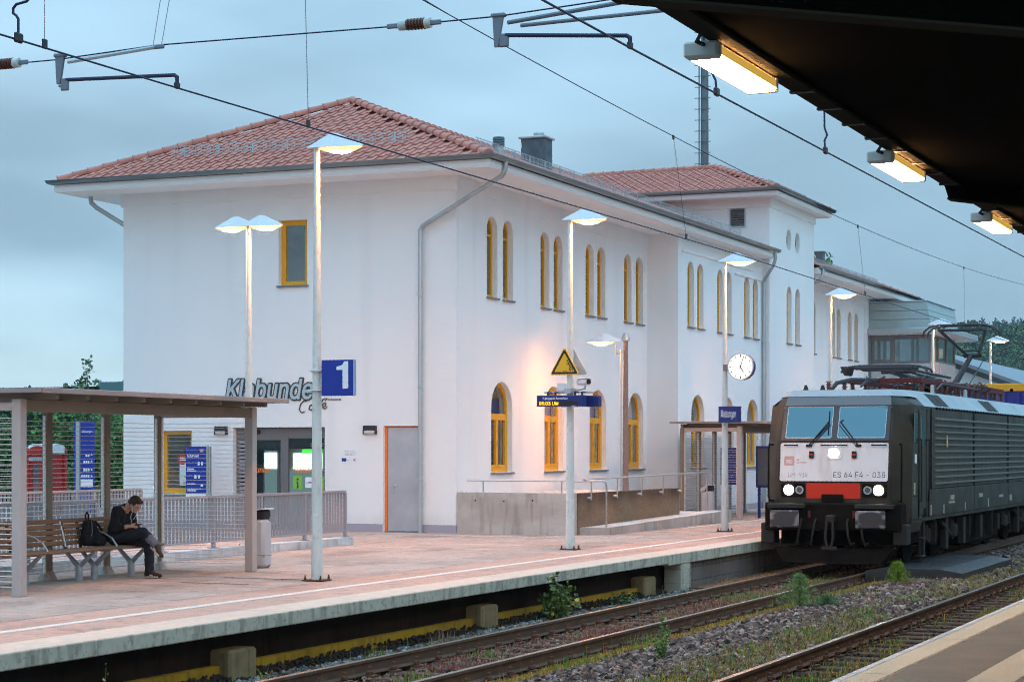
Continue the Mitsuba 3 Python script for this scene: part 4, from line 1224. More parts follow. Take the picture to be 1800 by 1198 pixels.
# script line below, drawn as strokes
def stroke(pts, r=0.014):
    return tube([(x, YF - 0.015, z) for x, z in pts], r, 6)
st = [[(-22.93, 3.02), (-23.0, 3.04), (-23.09, 2.95), (-23.12, 2.84), (-23.07, 2.76), (-22.98, 2.78)],
      [(-22.76, 2.95), (-22.84, 2.92), (-22.86, 2.84), (-22.80, 2.81), (-22.74, 2.88), (-22.72, 2.96), (-22.74, 2.83), (-22.70, 2.82)],
      [(-22.43, 3.09), (-22.50, 3.06), (-22.58, 2.90), (-22.64, 2.74), (-22.70, 2.70)], [(-22.66, 2.94), (-22.50, 2.94)],
      [(-22.48, 2.89), (-22.42, 2.92), (-22.42, 2.98), (-22.49, 2.97), (-22.50, 2.87), (-22.45, 2.84), (-22.38, 2.89)], [(-22.44, 3.03), (-22.38, 3.09)], [(-22.36, 3.06), (-22.02, 3.06)]]
for s_ in st:
    part(lt, 'script_letter', stroke(s_), 'letter_edge')
for xc, lab in ((-25.22, 'grey box shaped wall light left of the glass door'), (-21.25, 'grey box shaped wall light left of the metal door')):
    w = thing('wall_light', lab, 'wall light')
    part(w, 'housing', bb(xc - 0.16, xc + 0.16, YF - 0.11, YF, 2.34, 2.45, 0.012), 'dark_metal')
    part(w, 'lens', bb(xc - 0.14, xc + 0.14, YF - 0.10, YF - 0.01, 2.265, 2.338, 0.01), 'lamp_box')
    part(w, 'end_cap', [bx(xc - 0.16, xc - 0.141, YF - 0.105, YF, 2.25, 2.34), bx(xc + 0.141, xc + 0.16, YF - 0.105, YF, 2.25, 2.34)], 'dark_metal')
pl = single('notice_plate', 'small white notice with printed lines on the wall left of the metal door', 'notice', bx(-22.02, -21.56, YF - 0.012, YF - 0.001, 1.59, 1.91), 'sign_white')
part(pl, 'emblem', bx(-22.0, -21.88, YF - 0.015, YF - 0.012, 1.62, 1.70), 'sign_blue')
part(pl, 'emblem', [bx(-21.70, -21.64, YF - 0.015, YF - 0.012, 1.63, 1.69)], 'faded_red')
part(pl, 'printed_line', [bx(-21.93, -21.93 + w, YF - 0.015, YF - 0.012, z, z + 0.008) for w, z in ((0.27, 1.86), (0.3, 1.82), (0.22, 1.79), (0.28, 1.76), (0.12, 1.65))], 'text_faint')
# poster in the lower window
po = single('window_poster', 'white advertising poster with a red disc and bottles inside the yellow framed window', 'poster', bx(-26.55, -26.10, YF + 0.24, YF + 0.25, 1.03, 1.75), 'sign_white')
yq = YF + 0.24
part(po, 'disc', xz(Point(-26.47, 1.66).buffer(0.13), yq - 0.006, yq - 0.001), 'sign_red')
part(po, 'printed_line', [bx(-26.54, -26.54 + w_, yq - 0.009, yq - 0.006, z, z + 0.03) for w_, z in ((0.14, 1.68), (0.17, 1.63))], 'sign_white')
part(po, 'bottle', [xz(Polygon([(x, 1.33), (x + 0.04, 1.33), (x + 0.04, 1.45), (x + 0.028, 1.50), (x + 0.028, 1.54), (x + 0.012, 1.54), (x + 0.012, 1.50), (x, 1.45)]), yq - 0.004, yq - 0.001) for x in (-26.27, -26.225, -26.18)], 'sign_red')
part(po, 'dish', xz(affinity.scale(Point(-26.32, 1.24).buffer(0.1), 1.0, 0.45), yq - 0.004, yq - 0.001), 'sign_yellow')
part(po, 'banner', bx(-26.45, -26.12, yq - 0.004, yq - 0.001, 1.06, 1.12), 'faded_red')

# ---------------------------------------------------------------- signal box standing against the far wing
S = thing('signal_box', 'pale green clad signal box with wide windows at the far end of the station', 'signal box')
x0, x1, y0, y1 = -19.05, -16.53, 82.5, 87.9
part(S, 'base_wall', bx(x0, x1, y0, y1, 0, 5.40), 'frame_grey')
part(S, 'spandrel', [bx(x0, x1 + 0.02, y0 - 0.02, y0, 4.55, 5.42)], 'zinc_pale')
for i in range(3):
    a = y0 + 0.05 + i * 1.78
    part(S, 'spandrel', bx(x1, x1 + 0.03, a, a + 1.70, 4.5, 5.50), 'shelter_paint')
wf_ = sbox(x0, 5.42, x1, 6.62).difference(unary_union([sbox(x0 + 0.15, 5.52, x0 + 0.95, 6.42), sbox(x0 + 1.07, 5.52, x1 - 0.06, 6.42)]))
part(S, 'window_frame', xz(wf_, y0, y0 + 0.1), 'frame_grey')
part(S, 'casement', xz(sbox(x0 + 0.15, 5.52, x0 + 0.95, 6.42).difference(sbox(x0 + 0.22, 5.59, x0 + 0.88, 6.35)), y0 - 0.015, y0 + 0.06), 'frame_grey')
for a, b in ((x0 + 0.15, x0 + 0.95), (x0 + 1.07, x1 - 0.06)):
    part(S, 'pane', quad((a, y0 + 0.05, 5.5), (b, y0 + 0.05, 5.5), (b, y0 + 0.05, 6.45), (a, y0 + 0.05, 6.45)), 'coated_glass')
wy = [sbox(y0 + 0.12 + i * 1.78, 5.58, y0 + 1.74 + i * 1.78, 6.50) for i in range(3)]
part(S, 'window_frame', yz(sbox(y0 + 0.1, 5.50, y1, 6.62).difference(unary_union(wy)), x1 - 0.1, x1), 'frame_grey')
for q in wy:
    a, _, b, _ = q.bounds
    part(S, 'pane', quad((x1 - 0.05, a, 5.55), (x1 - 0.05, b, 5.55), (x1 - 0.05, b, 6.55), (x1 - 0.05, a, 6.55)), 'coated_glass')
part(S, 'floor', bx(x0 + 0.1, x1 - 0.12, y0 + 0.12, y1 - 0.1, 5.41, 5.43), 'interior_dark')
part(S, 'back_wall', bx(x0 + 0.1, x1 - 0.12, y1 - 0.1, y1, 5.42, 6.62), 'cladding_green')
part(S, 'wall_panel', bx(x0 + 1.7, x0 + 2.0, y1 - 0.14, y1 - 0.11, 5.85, 6.25), 'sign_white', emitter=glow(0.9, 0.8, 0.6, 0.08))
part(S, 'desk_lamp', lathe([(0.0, 0.12), (0.06, 0.12), (0.15, 0.0), (0.0, 0.0)], 10, (x0 + 0.75, y0 + 0.9, 5.86)), 'sign_white', emitter=glow(1.0, 0.8, 0.5, 0.3))
part(S, 'roof_slab', [bb(x0 - 0.08, x1 + 0.72, y0 - 0.35, y1 + 1.5, 6.62, 6.86, 0.02)], 'zinc_pale')
part(S, 'soffit', bx(x0, x1 + 0.66, y0 - 0.3, y1 + 1.4, 6.60, 6.625), 'soffit_white')
for i in range(3):
    z = 6.87 + i * 0.36
    ins = 0.06 + 0.07 * i
    part(S, 'parapet_panel', hull([(x0, y0 - 0.02 + 0.02 * i, z), (x1 + 0.12 - ins, y0 - 0.02 + 0.02 * i, z), (x0, y0 + 0.02 * i, z + 0.345), (x1 + 0.12 - ins - 0.07, y0 + 0.02 * i, z + 0.345),
                                   (x0, y1 + 0.6, z), (x1 + 0.12 - ins, y1 + 0.6, z), (x0, y1 + 0.6, z + 0.345), (x1 + 0.12 - ins - 0.07, y1 + 0.6, z + 0.345)]), 'cladding_green')
part(S, 'parapet_cap', bb(x0 - 0.02, x1 - 0.08, y0 - 0.02, y1 + 0.65, 7.945, 7.985, 0.01), 'zinc_pale')
part(S, 'downpipe', tube([(x0 + 0.04, y0 - 0.10, 6.62), (x0 + 0.06, y0 - 0.06, 6.4), (x0 + 0.06, y0 - 0.06, 0)], 0.05, 8), 'zinc_dark')

# radio mast behind the tower
M_ = thing('radio_mast', 'tall slender grey mast with climbing rungs rising behind the tower roof', 'mast')
part(M_, 'shaft', lathe([(0, 22), (0.13, 22), (0.19, 0), (0, 0)], 12, (-23.6, 74.6, 0)), 'zinc_dark', 40)
part(M_, 'cable_run', bx(-23.83, -23.79, 74.5, 74.6, 6, 22), 'zinc_pale')
for z in np.arange(9.5, 21.5, 0.42):
    part(M_, 'rung', [bar((-23.95, 74.42, z), (-23.30, 74.42, z), 0.025)], 'zinc_dark')
# ================================================================ platform lamps
HOOD = hull([(-0.17, 0, 0.0), (-0.15, 0.03, -0.01), (-0.15, -0.03, -0.01), (0.76, 0, -0.015), (0.72, 0.05, -0.03), (0.72, -0.05, -0.03), (0.34, 0.21, -0.04), (0.34, -0.21, -0.04), (0.16, 0.15, -0.03), (0.16, -0.15, -0.03), (0.24, 0.02, 0.185), (0.24, -0.02, 0.185), (0.33, 0.03, 0.175), (0.33, -0.03, 0.175)])
RIM = hull([(0.03, 0.03, -0.035), (0.03, -0.03, -0.035), (0.73, 0.03, -0.035), (0.73, -0.03, -0.035), (0.34, 0.19, -0.043), (0.34, -0.19, -0.043), (0.14, 0.05, -0.078), (0.14, -0.05, -0.078), (0.60, 0.05, -0.078), (0.60, -0.05, -0.078), (0.34, 0.14, -0.084), (0.34, -0.14, -0.084)])
LENS = hull([(0.20, 0.04, -0.080), (0.20, -0.04, -0.080), (0.57, 0.04, -0.080), (0.57, -0.04, -0.080), (0.36, 0.12, -0.0855), (0.36, -0.12, -0.0855), (0.26, 0.06, -0.105), (0.26, -0.06, -0.105), (0.5, 0.06, -0.105), (0.5, -0.06, -0.105), (0.37, 0.08, -0.118), (0.37, -0.08, -0.118)])
hood_ = shape(HOOD, 'hood_white')


def pole_mesh(h, r0=0.085, r1=0.045):
    return lathe([(0, h), (r1, h), (r1 + 0.002, h - 0.6), (r0, 0.0), (0, 0)], 16)


def base_plate(x, y):
    m = [bb(x - 0.16, x + 0.16, y - 0.16, y + 0.16, 0.003, 0.022, 0.006)]
    for a in (-1, 1):
        for b in (-1, 1):
            m.append(lathe([(0, 0.085), (0.012, 0.085), (0.012, 0.05), (0.022, 0.05), (0.022, 0.02), (0, 0.02)], 6, (x + a * 0.125, y + b * 0.125, 0)))
    return m


def lamp_post(x, y, h, label, heads=(0.0,), power=1.0, group=None, w=1.5):
    t = thing('platform_lamp', label, 'street lamp', group)
    part(t, 'pole', moved(pole_mesh(h), x, y, 0), 'mast_white', 40)
    part(t, 'base_plate', base_plate(x, y), 'clip_rust')
    part(t, 'access_cover', bb(x + 0.03, x + 0.095, y - 0.085, y - 0.05, 0.62, 0.98, 0.01) if False else turned(bb(-0.04, 0.04, -0.088, -0.075, 0.62, 0.95, 0.006), 0.25, [0, 0, 1]).apply_translation([x, y, 0]), 'mast_white')
    for rz in heads:
        at = T().translate([x, y, h]).rotate([0, 0, 1], rz)
        hd = part(t, 'lamp_head', hood_, at=at)
        part(hd, 'lens', LENS, 'sign_white', at=at, emitter=glow(*WARM, 185 * power * LAMP, w))
        part(hd, 'lens_rim', RIM, 'sign_white', at=at, emitter=glow(1.0, 0.50, 0.13, 0.125))
    return t


MLAB = ['tall white platform lamp carrying the blue sign with the number one', 'white platform lamp with the yellow warning triangle and the passenger display', 'white platform lamp carrying the round clock and the station name',
        'white platform lamp in front of the far wing of the station building', 'white platform lamp in front of the signal box', 'most distant white platform lamp, in front of the wooded hill']
for (x, y), lab in zip(((-14.0, 25.80), (-13.97, 35.75), (-13.78, 45.1), (-14.0, 55.93), (-14.0, 70.38), (-14.0, 81.88)), MLAB):
    lamp_post(x, y, 6.25, lab, w=2.0 if y < 50 else 0.6)
lamp_post(-14.0, 15.9, 6.25, 'white platform lamp outside the left edge of the picture')
lamp_post(-19.88, 33.9, 6.20, 'white lamp with two opposite heads beside the left front of the building', heads=(0.0, 180.0), w=1.2)

# wooden post lamp by the terrace
t = thing('wooden_lamp_post', 'weathered wooden post with a single hooded lamp above the concrete terrace', 'street lamp')
part(t, 'post', moved(lathe([(0, 4.65), (0.06, 4.65), (0.085, 0.0), (0, 0)], 10), -16.9, 47.0, 0), 'post_wood', 40)
part(t, 'cap', lathe([(0, 4.77), (0.06, 4.75), (0.10, 4.65), (0.10, 4.57), (0, 4.57)], 12, (-16.9, 47.0, 0)), 'zinc_pale', 40)
part(t, 'bracket', tube([(-16.97, 46.98, 4.30), (-17.12, 46.95, 4.25), (-17.14, 46.93, 4.45), (-17.16, 46.92, 4.53)], 0.022, 8), 'stainless')
part(t, 'cable_conduit', tube([(-16.985, 46.92, 4.35), (-16.995, 46.90, 0.86)], 0.018, 6), 'zinc_pale')
at = T().translate([-17.12, 46.92, 4.57]).rotate([0, 0, 1], 195)
hd = part(t, 'lamp_head', hood_, at=at)
part(hd, 'lens', LENS, 'sign_white', at=at, emitter=glow(*WARM, 110 * LAMP, 1.6))
part(hd, 'lens_rim', RIM, 'sign_white', at=at, emitter=glow(1.0, 0.50, 0.13, 0.125))

# signs on the lamp posts
t = thing('track_number_sign', 'square blue sign with a white figure one on the tall nearest lamp', 'sign')
part(t, 'panel', bb(-13.885, -13.375, 25.72, 25.80, 2.66, 3.175, 0.006), 'sign_blue')
part(t, 'side', bx(-13.374, -13.366, 25.722, 25.798, 2.662, 3.172), 'sign_side')
part(t, 'figure', xz(affinity.translate(affinity.scale(Polygon([(0, 0), (0.23, 0), (0.23, 1), (0.07, 1), (0.03, 0.92), (-0.05, 0.85), (-0.25, 0.81), (-0.25, 0.69), (0, 0.69)]), 0.39, 0.39, origin=(0, 0)), -13.54, 2.76), 25.714, 25.719), 'sign_white')
for z in (2.74, 3.02):
    part(t, 'bracket', [tube([(-14.08, 25.70, z), (-13.88, 25.70, z)], 0.011, 6), lathe([(0, z + 0.02), (0.085, z + 0.02), (0.085, z - 0.02), (0, z - 0.02)], 14, (-14.0, 25.8, 0))], 'stainless')
t = thing('station_name_sign', 'navy sign with the station name on the clock lamp', 'sign')
part(t, 'panel', bb(-13.86, -13.35, 44.86, 44.98, 2.52, 2.89, 0.006), 'sign_navy')
nm = text_front('Melsungen', 0.165, 0, 44.858, 2.64, 0.004, False, 1.0)
w = nm.vertices[:, 0].max() - nm.vertices[:, 0].min()
nm.vertices[:, 0] = -13.80 + (nm.vertices[:, 0] - nm.vertices[:, 0].min()) * 0.355 / w
part(t, 'lettering', nm, 'sign_white')
# clock
t = thing('station_clock', 'round lit station clock showing three minutes past five', 'clock')
cx, cy, cz, R = -13.345, 45.0, 3.80, 0.305
disc = lambda r0, r1, ya, yb, n=40: xz(Point(cx, cz).buffer(r1, 20).difference(Point(cx, cz).buffer(r0, 20)) if r0 else Point(cx, cz).buffer(r1, 20), ya, yb)
part(t, 'case', disc(0, R, cy - 0.10, cy + 0.10), 'sign_navy', 40)
part(t, 'face', disc(0, R - 0.012, cy - 0.104, cy - 0.1005), 'sign_white', emitter=glow(1.0, 0.90, 0.66, 0.15))
part(t, 'face', disc(0, R - 0.012, cy + 0.1005, cy + 0.104), 'sign_white', emitter=glow(1.0, 0.90, 0.66, 0.15))
part(t, 'rim', disc(R - 0.022, R + 0.004, cy - 0.115, cy - 0.09), 'lamp_box')
marks = []
for i in range(12):
    a = i * pi / 6
    b = bx(-0.012, 0.012, cy - 0.108, cy - 0.1045, 0.215, 0.275)
    marks.append(turned(b, a, [0, 1, 0]).apply_translation([cx, 0, cz]))
part(t, 'hour_mark', marks, 'sign_black')
for nm_, ang, l0, l1, w_ in (('hour_hand', (5 + 3 / 60) * 30, -0.04, 0.165, 0.026), ('minute_hand', 18, -0.05, 0.255, 0.020)):
    b = bx(-w_ / 2, w_ / 2, cy - 0.113, cy - 0.109, l0, l1)
    part(t, nm_, turned(b, math.radians(ang), [0, 1, 0]).apply_translation([cx, 0, cz]), 'sign_black')
part(t, 'hub', disc(0, 0.018, cy - 0.117, cy - 0.112), 'sign_black')
part(t, 'arm', bx(-13.80, -13.62, cy + 0.02, cy + 0.10, 3.72, 3.86), 'fitting')

# warning triangle, camera and display on the second lamp
t = thing('warning_sign', 'yellow triangular warning sign with a falling figure on the second lamp', 'warning sign')
def rounded_tri(x, z, w, h, r):
    return Polygon([(x - w / 2 + r, z + r * 0.7), (x + w / 2 - r, z + r * 0.7), (x, z + h - r * 1.3)]).buffer(r, 5)
part(t, 'panel', xz(rounded_tri(-14.035, 3.31, 0.56, 0.50, 0.03), 35.62, 35.64), 'sign_yellow')
part(t, 'border', xz(rounded_tri(-14.035, 3.325, 0.515, 0.455, 0.02).difference(rounded_tri(-14.035, 3.362, 0.40, 0.35, 0.012)), 35.615, 35.62), 'sign_black')
fx, fz, fy = -13.93, 3.47, 35.613
part(t, 'figure', [tube([(fx - 0.03, fy, fz + 0.07), (fx, fy, fz + 0.02), (fx + 0.02, fy, fz - 0.03)], 0.010, 5), tube([(fx - 0.06, fy, fz + 0.03), (fx - 0.02, fy, fz + 0.055), (fx + 0.03, fy, fz + 0.085)], 0.006, 5),
                   tube([(fx + 0.015, fy, fz - 0.03), (fx + 0.05, fy, fz - 0.045), (fx + 0.06, fy, fz - 0.085)], 0.008, 5), tube([(fx + 0.01, fy, fz - 0.03), (fx + 0.0, fy, fz - 0.075), (fx + 0.03, fy, fz - 0.085)], 0.008, 5),
                   xz(Point(fx - 0.045, fz + 0.10).buffer(0.014), fy - 0.004, fy + 0.004)], 'sign_black')
part(t, 'printed_line', bx(-14.07, -13.99, 35.616, 35.62, 3.372, 3.382), 'sign_black')
part(t, 'back_panel', xz(rounded_tri(-13.985, 3.32, 0.56, 0.50, 0.03), 35.92, 35.94), 'zinc_pale')
part(t, 'bracket', [bx(-14.06, -13.90, 35.64, 35.92, 3.42, 3.46)], 'fitting')
t = thing('surveillance_camera', 'white boxy surveillance camera on a bent arm beside the pole of the second lamp', 'camera')
body = turned(bb(-0.075, 0.075, -0.17, 0.17, -0.06, 0.05, 0.025), 0.9, [0, 0, 1])
part(t, 'body', moved(body, -13.68, 35.72, 3.17), 'hood_white', 40)
part(t, 'sun_shield', moved(turned(bb(-0.085, 0.085, -0.21, 0.15, 0.052, 0.065, 0.005), 0.9, [0, 0, 1]), -13.68, 35.72, 3.17), 'hood_white')
ln = turned(xz(Point(0, 0).buffer(0.045), -0.185, -0.16), 0.9, [0, 0, 1])
part(t, 'lens', moved(ln, -13.68, 35.72, 3.165), 'sign_black')
part(t, 'arm', tube([(-13.66, 35.74, 3.10), (-13.67, 35.75, 3.04), (-13.80, 35.76, 3.02), (-13.95, 35.76, 2.99)], 0.016, 7), 'zinc_pale')
part(t, 'junction_box', bb(-14.19, -14.03, 35.64, 35.70, 2.99, 3.15, 0.01), 'hood_white')
t = thing('passenger_display', 'long navy passenger information display with glowing yellow time hanging on the second lamp', 'display')
part(t, 'case', bb(-14.545, -13.60, 35.48, 35.66, 2.705, 2.915, 0.01), 'sign_navy')
part(t, 'case', bb(-14.20, -13.44, 35.86, 36.04, 2.705, 2.915, 0.01), 'sign_navy')
part(t, 'screen', bx(-14.51, -13.72, 35.474, 35.479, 2.725, 2.805), 'sign_black')
nm = text_front('Fahrgastinformation', 0.048, 0, 35.479, 2.835, 0.003)
nm.vertices[:, 0] = -14.415 + (nm.vertices[:, 0] - nm.vertices[:, 0].min()) * 0.50 / np.ptp(nm.vertices[:, 0])
part(t, 'lettering', nm, 'sign_white')
nm = text_front('05:03 Uhr', 0.066, 0, 35.474, 2.732, 0.003)
nm.vertices[:, 0] = -14.49 + (nm.vertices[:, 0] - nm.vertices[:, 0].min()) * 0.40 / np.ptp(nm.vertices[:, 0])
part(t, 'time_lettering', nm, 'sign_yellow', emitter=glow(1.0, 0.62, 0.02, 0.25))
part(t, 'hanger_rail', [tube([(-14.50, 35.76, 2.975), (-13.48, 35.76, 2.975)], 0.018, 8), bx(-14.03, -13.9, 35.60, 35.9, 2.95, 3.05)], 'zinc_pale')
for x in (-14.35, -14.2, -13.80, -13.66):
    part(t, 'hanger', [bx(x - 0.012, x + 0.012, 35.55, 35.60, 2.91, 2.98), bx(x - 0.012, x + 0.012, 35.55, 35.95, 2.965, 2.985)], 'dark_metal')
part(t, 'sticker', bx(-13.84, -13.76, 35.476, 35.479, 2.712, 2.72), 'sign_white')

# ================================================================ shelters
def shelter(x0, x1, y0, y1, label, near):
    """open towards +x; x0 back, x1 front"""
    t = thing('waiting_shelter', label, 'shelter')
    ztop = 2.52
    P = 0.07
    ys = [y0, y0 + (y1 - y0) / 4, y0 + (y1 - y0) / 2, y0 + 3 * (y1 - y0) / 4, y1]
    for y in (y0, y1):
        part(t, 'post', bb(x1 - P, x1 + P, y - P, y + P, 0, ztop + 0.02, 0.008), 'shelter_paint')
    for y in ys:
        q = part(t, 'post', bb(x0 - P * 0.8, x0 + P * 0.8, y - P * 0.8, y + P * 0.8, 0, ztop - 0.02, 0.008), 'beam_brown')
        part(q, 'footing', hull([(x0 - 0.11, y - 0.1, 0), (x0 - 0.11, y + 0.1, 0), (x0 + 0.11, y - 0.1, 0), (x0 + 0.11, y + 0.1, 0), (x0 - 0.06, y - 0.06, 0.13), (x0 - 0.06, y + 0.06, 0.13), (x0 + 0.06, y - 0.06, 0.13), (x0 + 0.06, y + 0.06, 0.13)]), 'concrete_pale')
    # beams
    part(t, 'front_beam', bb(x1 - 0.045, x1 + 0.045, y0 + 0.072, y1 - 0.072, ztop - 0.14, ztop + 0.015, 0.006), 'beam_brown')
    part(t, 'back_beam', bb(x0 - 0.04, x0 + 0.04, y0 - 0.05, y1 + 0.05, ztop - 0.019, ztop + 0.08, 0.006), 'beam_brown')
    for y in (y0, y1):
        part(t, 'end_beam', bb(x0 + 0.045, x1 - 0.072, y - 0.03, y + 0.03, ztop - 0.13, ztop - 0.02, 0.006), 'shelter_paint')
    for y in np.linspace(y0 + 0.25, y1 - 0.25, 9):
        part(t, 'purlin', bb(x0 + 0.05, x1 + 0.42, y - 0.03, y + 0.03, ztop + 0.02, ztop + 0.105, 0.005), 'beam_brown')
    n = 8
    for i in range(n):
        a = y0 - 0.22 + (y1 - y0 + 0.44) * i / n
        b = y0 - 0.22 + (y1 - y0 + 0.44) * (i + 1) / n
        z = ztop + 0.11
        v = [(x0 - 0.30, a, z), (x0 - 0.30, b, z), (x1 + 0.52, a, z), (x1 + 0.52, b, z), (x0 - 0.30, a, z + 0.03), (x0 - 0.30, b, z + 0.03), (x1 + 0.52, a, z + 0.03), (x1 + 0.52, b, z + 0.03)]
        part(t, 'roof_sheet', hull(v), 'roof_sheet')
    part(t, 'roof_edge', bb(x1 + 0.521, x1 + 0.55, y0 - 0.23, y1 + 0.23, ztop + 0.085, ztop + 0.155, 0.006), 'roof_sheet')
    part(t, 'roof_edge', [bb(x0 - 0.30, x1 + 0.52, y0 - 0.245, y0 - 0.221, ztop + 0.09, ztop + 0.15, 0.005), bb(x0 - 0.30, x1 + 0.52, y1 + 0.221, y1 + 0.245, ztop + 0.09, ztop + 0.15, 0.005)], 'roof_sheet')
    # panels of flat horizontal slats
    zs = np.arange(0.12, 2.36, 0.068)
    for a, b in zip(ys[:-1], ys[1:]):
        k = part(t, 'back_panel', [bx(x0 - 0.02, x0 + 0.02, y, y + 0.025, 0.09, 2.38) for y in (a + 0.058, b - 0.083)], 'slat_metal')
        s = shape(bx(x0 - 0.019, x0 + 0.019, a + 0.084, b - 0.084, -0.004, 0.004), 'slat_metal')
        for z in zs:
            part(k, 'slat', s, at=T().translate([0, 0, float(z)]))
    for y in (y0, y1):
        k = part(t, 'end_panel', [bx(x, x + 0.025, y - 0.02, y + 0.02, 0.09, 2.38) for x in (x0 + 0.058, x1 - 0.097)], 'slat_metal')
        s = shape(bx(x0 + 0.084, x1 - 0.098, y - 0.019, y + 0.019, -0.004, 0.004), 'slat_metal')
        for z in zs:
            part(k, 'slat', s, at=T().translate([0, 0, float(z)]))
    return t


shelter(-17.68, -16.0, 21.5, 27.35, 'waiting shelter with slatted sides and a bench where a man sits', True)
shelter(-17.50, -15.86, 53.3, 59.2, 'waiting shelter farther along the platform beside the locomotive', False)
t = thing('timetable_case', 'dark blue framed timetable case in the far waiting shelter', 'display case')
part(t, 'frame', [bb(-15.70, -15.10, 54.3, 54.4, 0.85, 2.0, 0.01), bx(-15.65, -15.58, 54.32, 54.38, 0, 0.85), bx(-15.22, -15.15, 54.32, 54.38, 0, 0.85)], 'sign_navy')
part(t, 'glass', bx(-15.64, -15.16, 54.285, 54.298, 0.92, 1.93), 'blind_grey')
single('timetable_board', 'violet blue timetable panel behind the slats of the far shelter', 'sign', bb(-17.0, -16.35, 55.2, 55.27, 0.9, 1.95, 0.01), 'sign_blue')

# bench with wooden planks on Y shaped legs
t = thing('bench', 'long bench of brown wooden planks on Y shaped grey legs in the near shelter', 'bench')
by0, by1 = 22.3, 26.15
for i, (x, z) in enumerate(((-16.84, 0.445), (-16.945, 0.452), (-17.05, 0.45), (-17.155, 0.443), (-17.26, 0.435))):
    part(t, 'seat_plank', bb(x - 0.046, x + 0.046, by0, by1, z, z + 0.035, 0.010), 'bench_wood')
for i in range(5):
    z = 0.515 + i * 0.078
    x = -17.335 - i * 0.022
    part(t, 'back_plank', bb(x - 0.018, x + 0.014, by0, by1, z, z + 0.064, 0.010), 'bench_wood')
for y in (23.15, 24.42, 24.80, 25.75):
    lg = part(t, 'leg', lathe([(0, 0.235), (0.050, 0.235), (0.053, 0.22), (0.053, 0.0), (0, 0)], 14, (-17.13, y, 0)), 'galvanised', 40)
    part(lg, 'fork', [tube([(-17.13, y, 0.20), (-16.88, y, 0.42)], [0.040, 0.028], 8), tube([(-17.13, y, 0.20), (-17.36, y, 0.42)], [0.040, 0.028], 8), bx(-17.40, -16.83, y - 0.03, y + 0.03, 0.415, 0.445)], 'galvanised')
    part(lg, 'back_support', bar((-17.36, y, 0.43), (-17.45, y, 0.89), 0.03, 0.04), 'dark_metal')
for y in (23.3, 24.98):
    part(t, 'armrest', tube([(-17.40, y, 0.70), (-17.25, y, 0.71), (-17.08, y, 0.67), (-16.95, y, 0.60), (-16.87, y, 0.50), (-16.86, y, 0.455)], 0.014, 8), 'stainless')
part(t, 'armrest', tube([(-17.46, 24.35, 0.90), (-17.42, 24.35, 0.86), (-17.36, 24.35, 0.68), (-17.31, 24.35, 0.49)], 0.013, 8), 'stainless')

# litter bins
def bin_(x, y, label, h=0.95):
    t = thing('litter_bin', label, 'litter bin')
    part(t, 'body', moved(bb(-0.16, 0.16, -0.14, 0.14, 0.0, h - 0.17, 0.05), x, y, 0), 'bin_grey', 40)
    part(t, 'door_line', bx(x - 0.162, x + 0.162, y - 0.142, y + 0.142, 0.20, 0.206), 'dark_metal')
    part(t, 'opening', moved(bb(-0.145, 0.145, -0.125, 0.125, h - 0.172, h - 0.02, 0.03), x, y, 0), 'black')
    a = np.linspace(0.15, 1.75, 8)
    top = [(x - 0.17 + 0.30 * (1 - math.cos(q)), h - 0.17 + 0.17 * math.sin(min(q, pi / 2))) for q in a]
    pl = Polygon([(x - 0.17, h - 0.17)] + top + [(px - 0.0, pz - 0.012) for px, pz in top[::-1]] + [(x - 0.155, h - 0.17)])
    part(t, 'hood', xz(pl.buffer(0.004), y - 0.15, y + 0.15), 'hood_white')
    part(t, 'side_plate', [xz(Polygon([(x - 0.17, h - 0.17), (x - 0.05, h - 0.17), (x + 0.02, h - 0.03), (x - 0.08, h - 0.03)]), y - 0.152, y - 0.145)], 'bin_grey')


bin_(-16.41, 28.32, 'grey litter bin with a curved hood behind the corner post of the near shelter')
bin_(-16.55, 52.6, 'grey litter bin in front of the far shelter')

# ================================================================ railings on white kerbs
def railing(path, label, kerb=True, step=0.115):
    t = thing('railing', label, 'railing')
    for (xa, ya), (xb, yb) in zip(path[:-1], path[1:]):
        L = math.hypot(xb - xa, yb - ya)
        u = np.array([(xb - xa) / L, (yb - ya) / L, 0])
        A, Bq = np.array([xa, ya, 0.0]), np.array([xb, yb, 0.0])
        if kerb:
            part(t, 'kerb', bar(A + [0, 0, 0.075] - u * 0.12, Bq + [0, 0, 0.075] + u * 0.12, 0.26, 0.15), 'kerb_white')
        part(t, 'top_rail', bar(A + [0, 0, 1.06], Bq + [0, 0, 1.06], 0.065, 0.045), 'fence_grey')
        part(t, 'bottom_rail', bar(A + [0, 0, 0.27], Bq + [0, 0, 0.27], 0.05, 0.03), 'fence_grey')
        n = max(1, round(L / 1.62))
        for i in range(n + 1):
            p = A + (Bq - A) * i / n
            part(t, 'post', [bb(p[0] - 0.032, p[0] + 0.032, p[1] - 0.032, p[1] + 0.032, 0.17, 1.037, 0.006), bx(p[0] - 0.08, p[0] + 0.08, p[1] - 0.08, p[1] + 0.08, 0.152, 0.17)], 'fence_grey')
        m = max(1, round(L / step))
        vert = shape(bx(-0.024, 0.024, -0.007, 0.007, 0.285, 1.037) if abs(u[1]) > 0.5 else bx(-0.007, 0.007, -0.024, 0.024, 0.285, 1.037), 'fence_grey')
        for i in range(m):
            p = A + (Bq - A) * (i + 0.5) / m
            part(t, 'bar', vert, at=T().translate([p[0], p[1], 0]))
    return t


railing([(-18.85, 27.6), (-18.85, 35.9)], 'grey barred railing on a white kerb in front of the glass door')
railing([(-18.85, 18.5), (-18.85, 27.3)], 'grey barred railing seen behind the bench of the near shelter')
railing([(-23.9, 26.0), (-23.9, 36.3)], 'grey barred railing on the far side of the stair well')

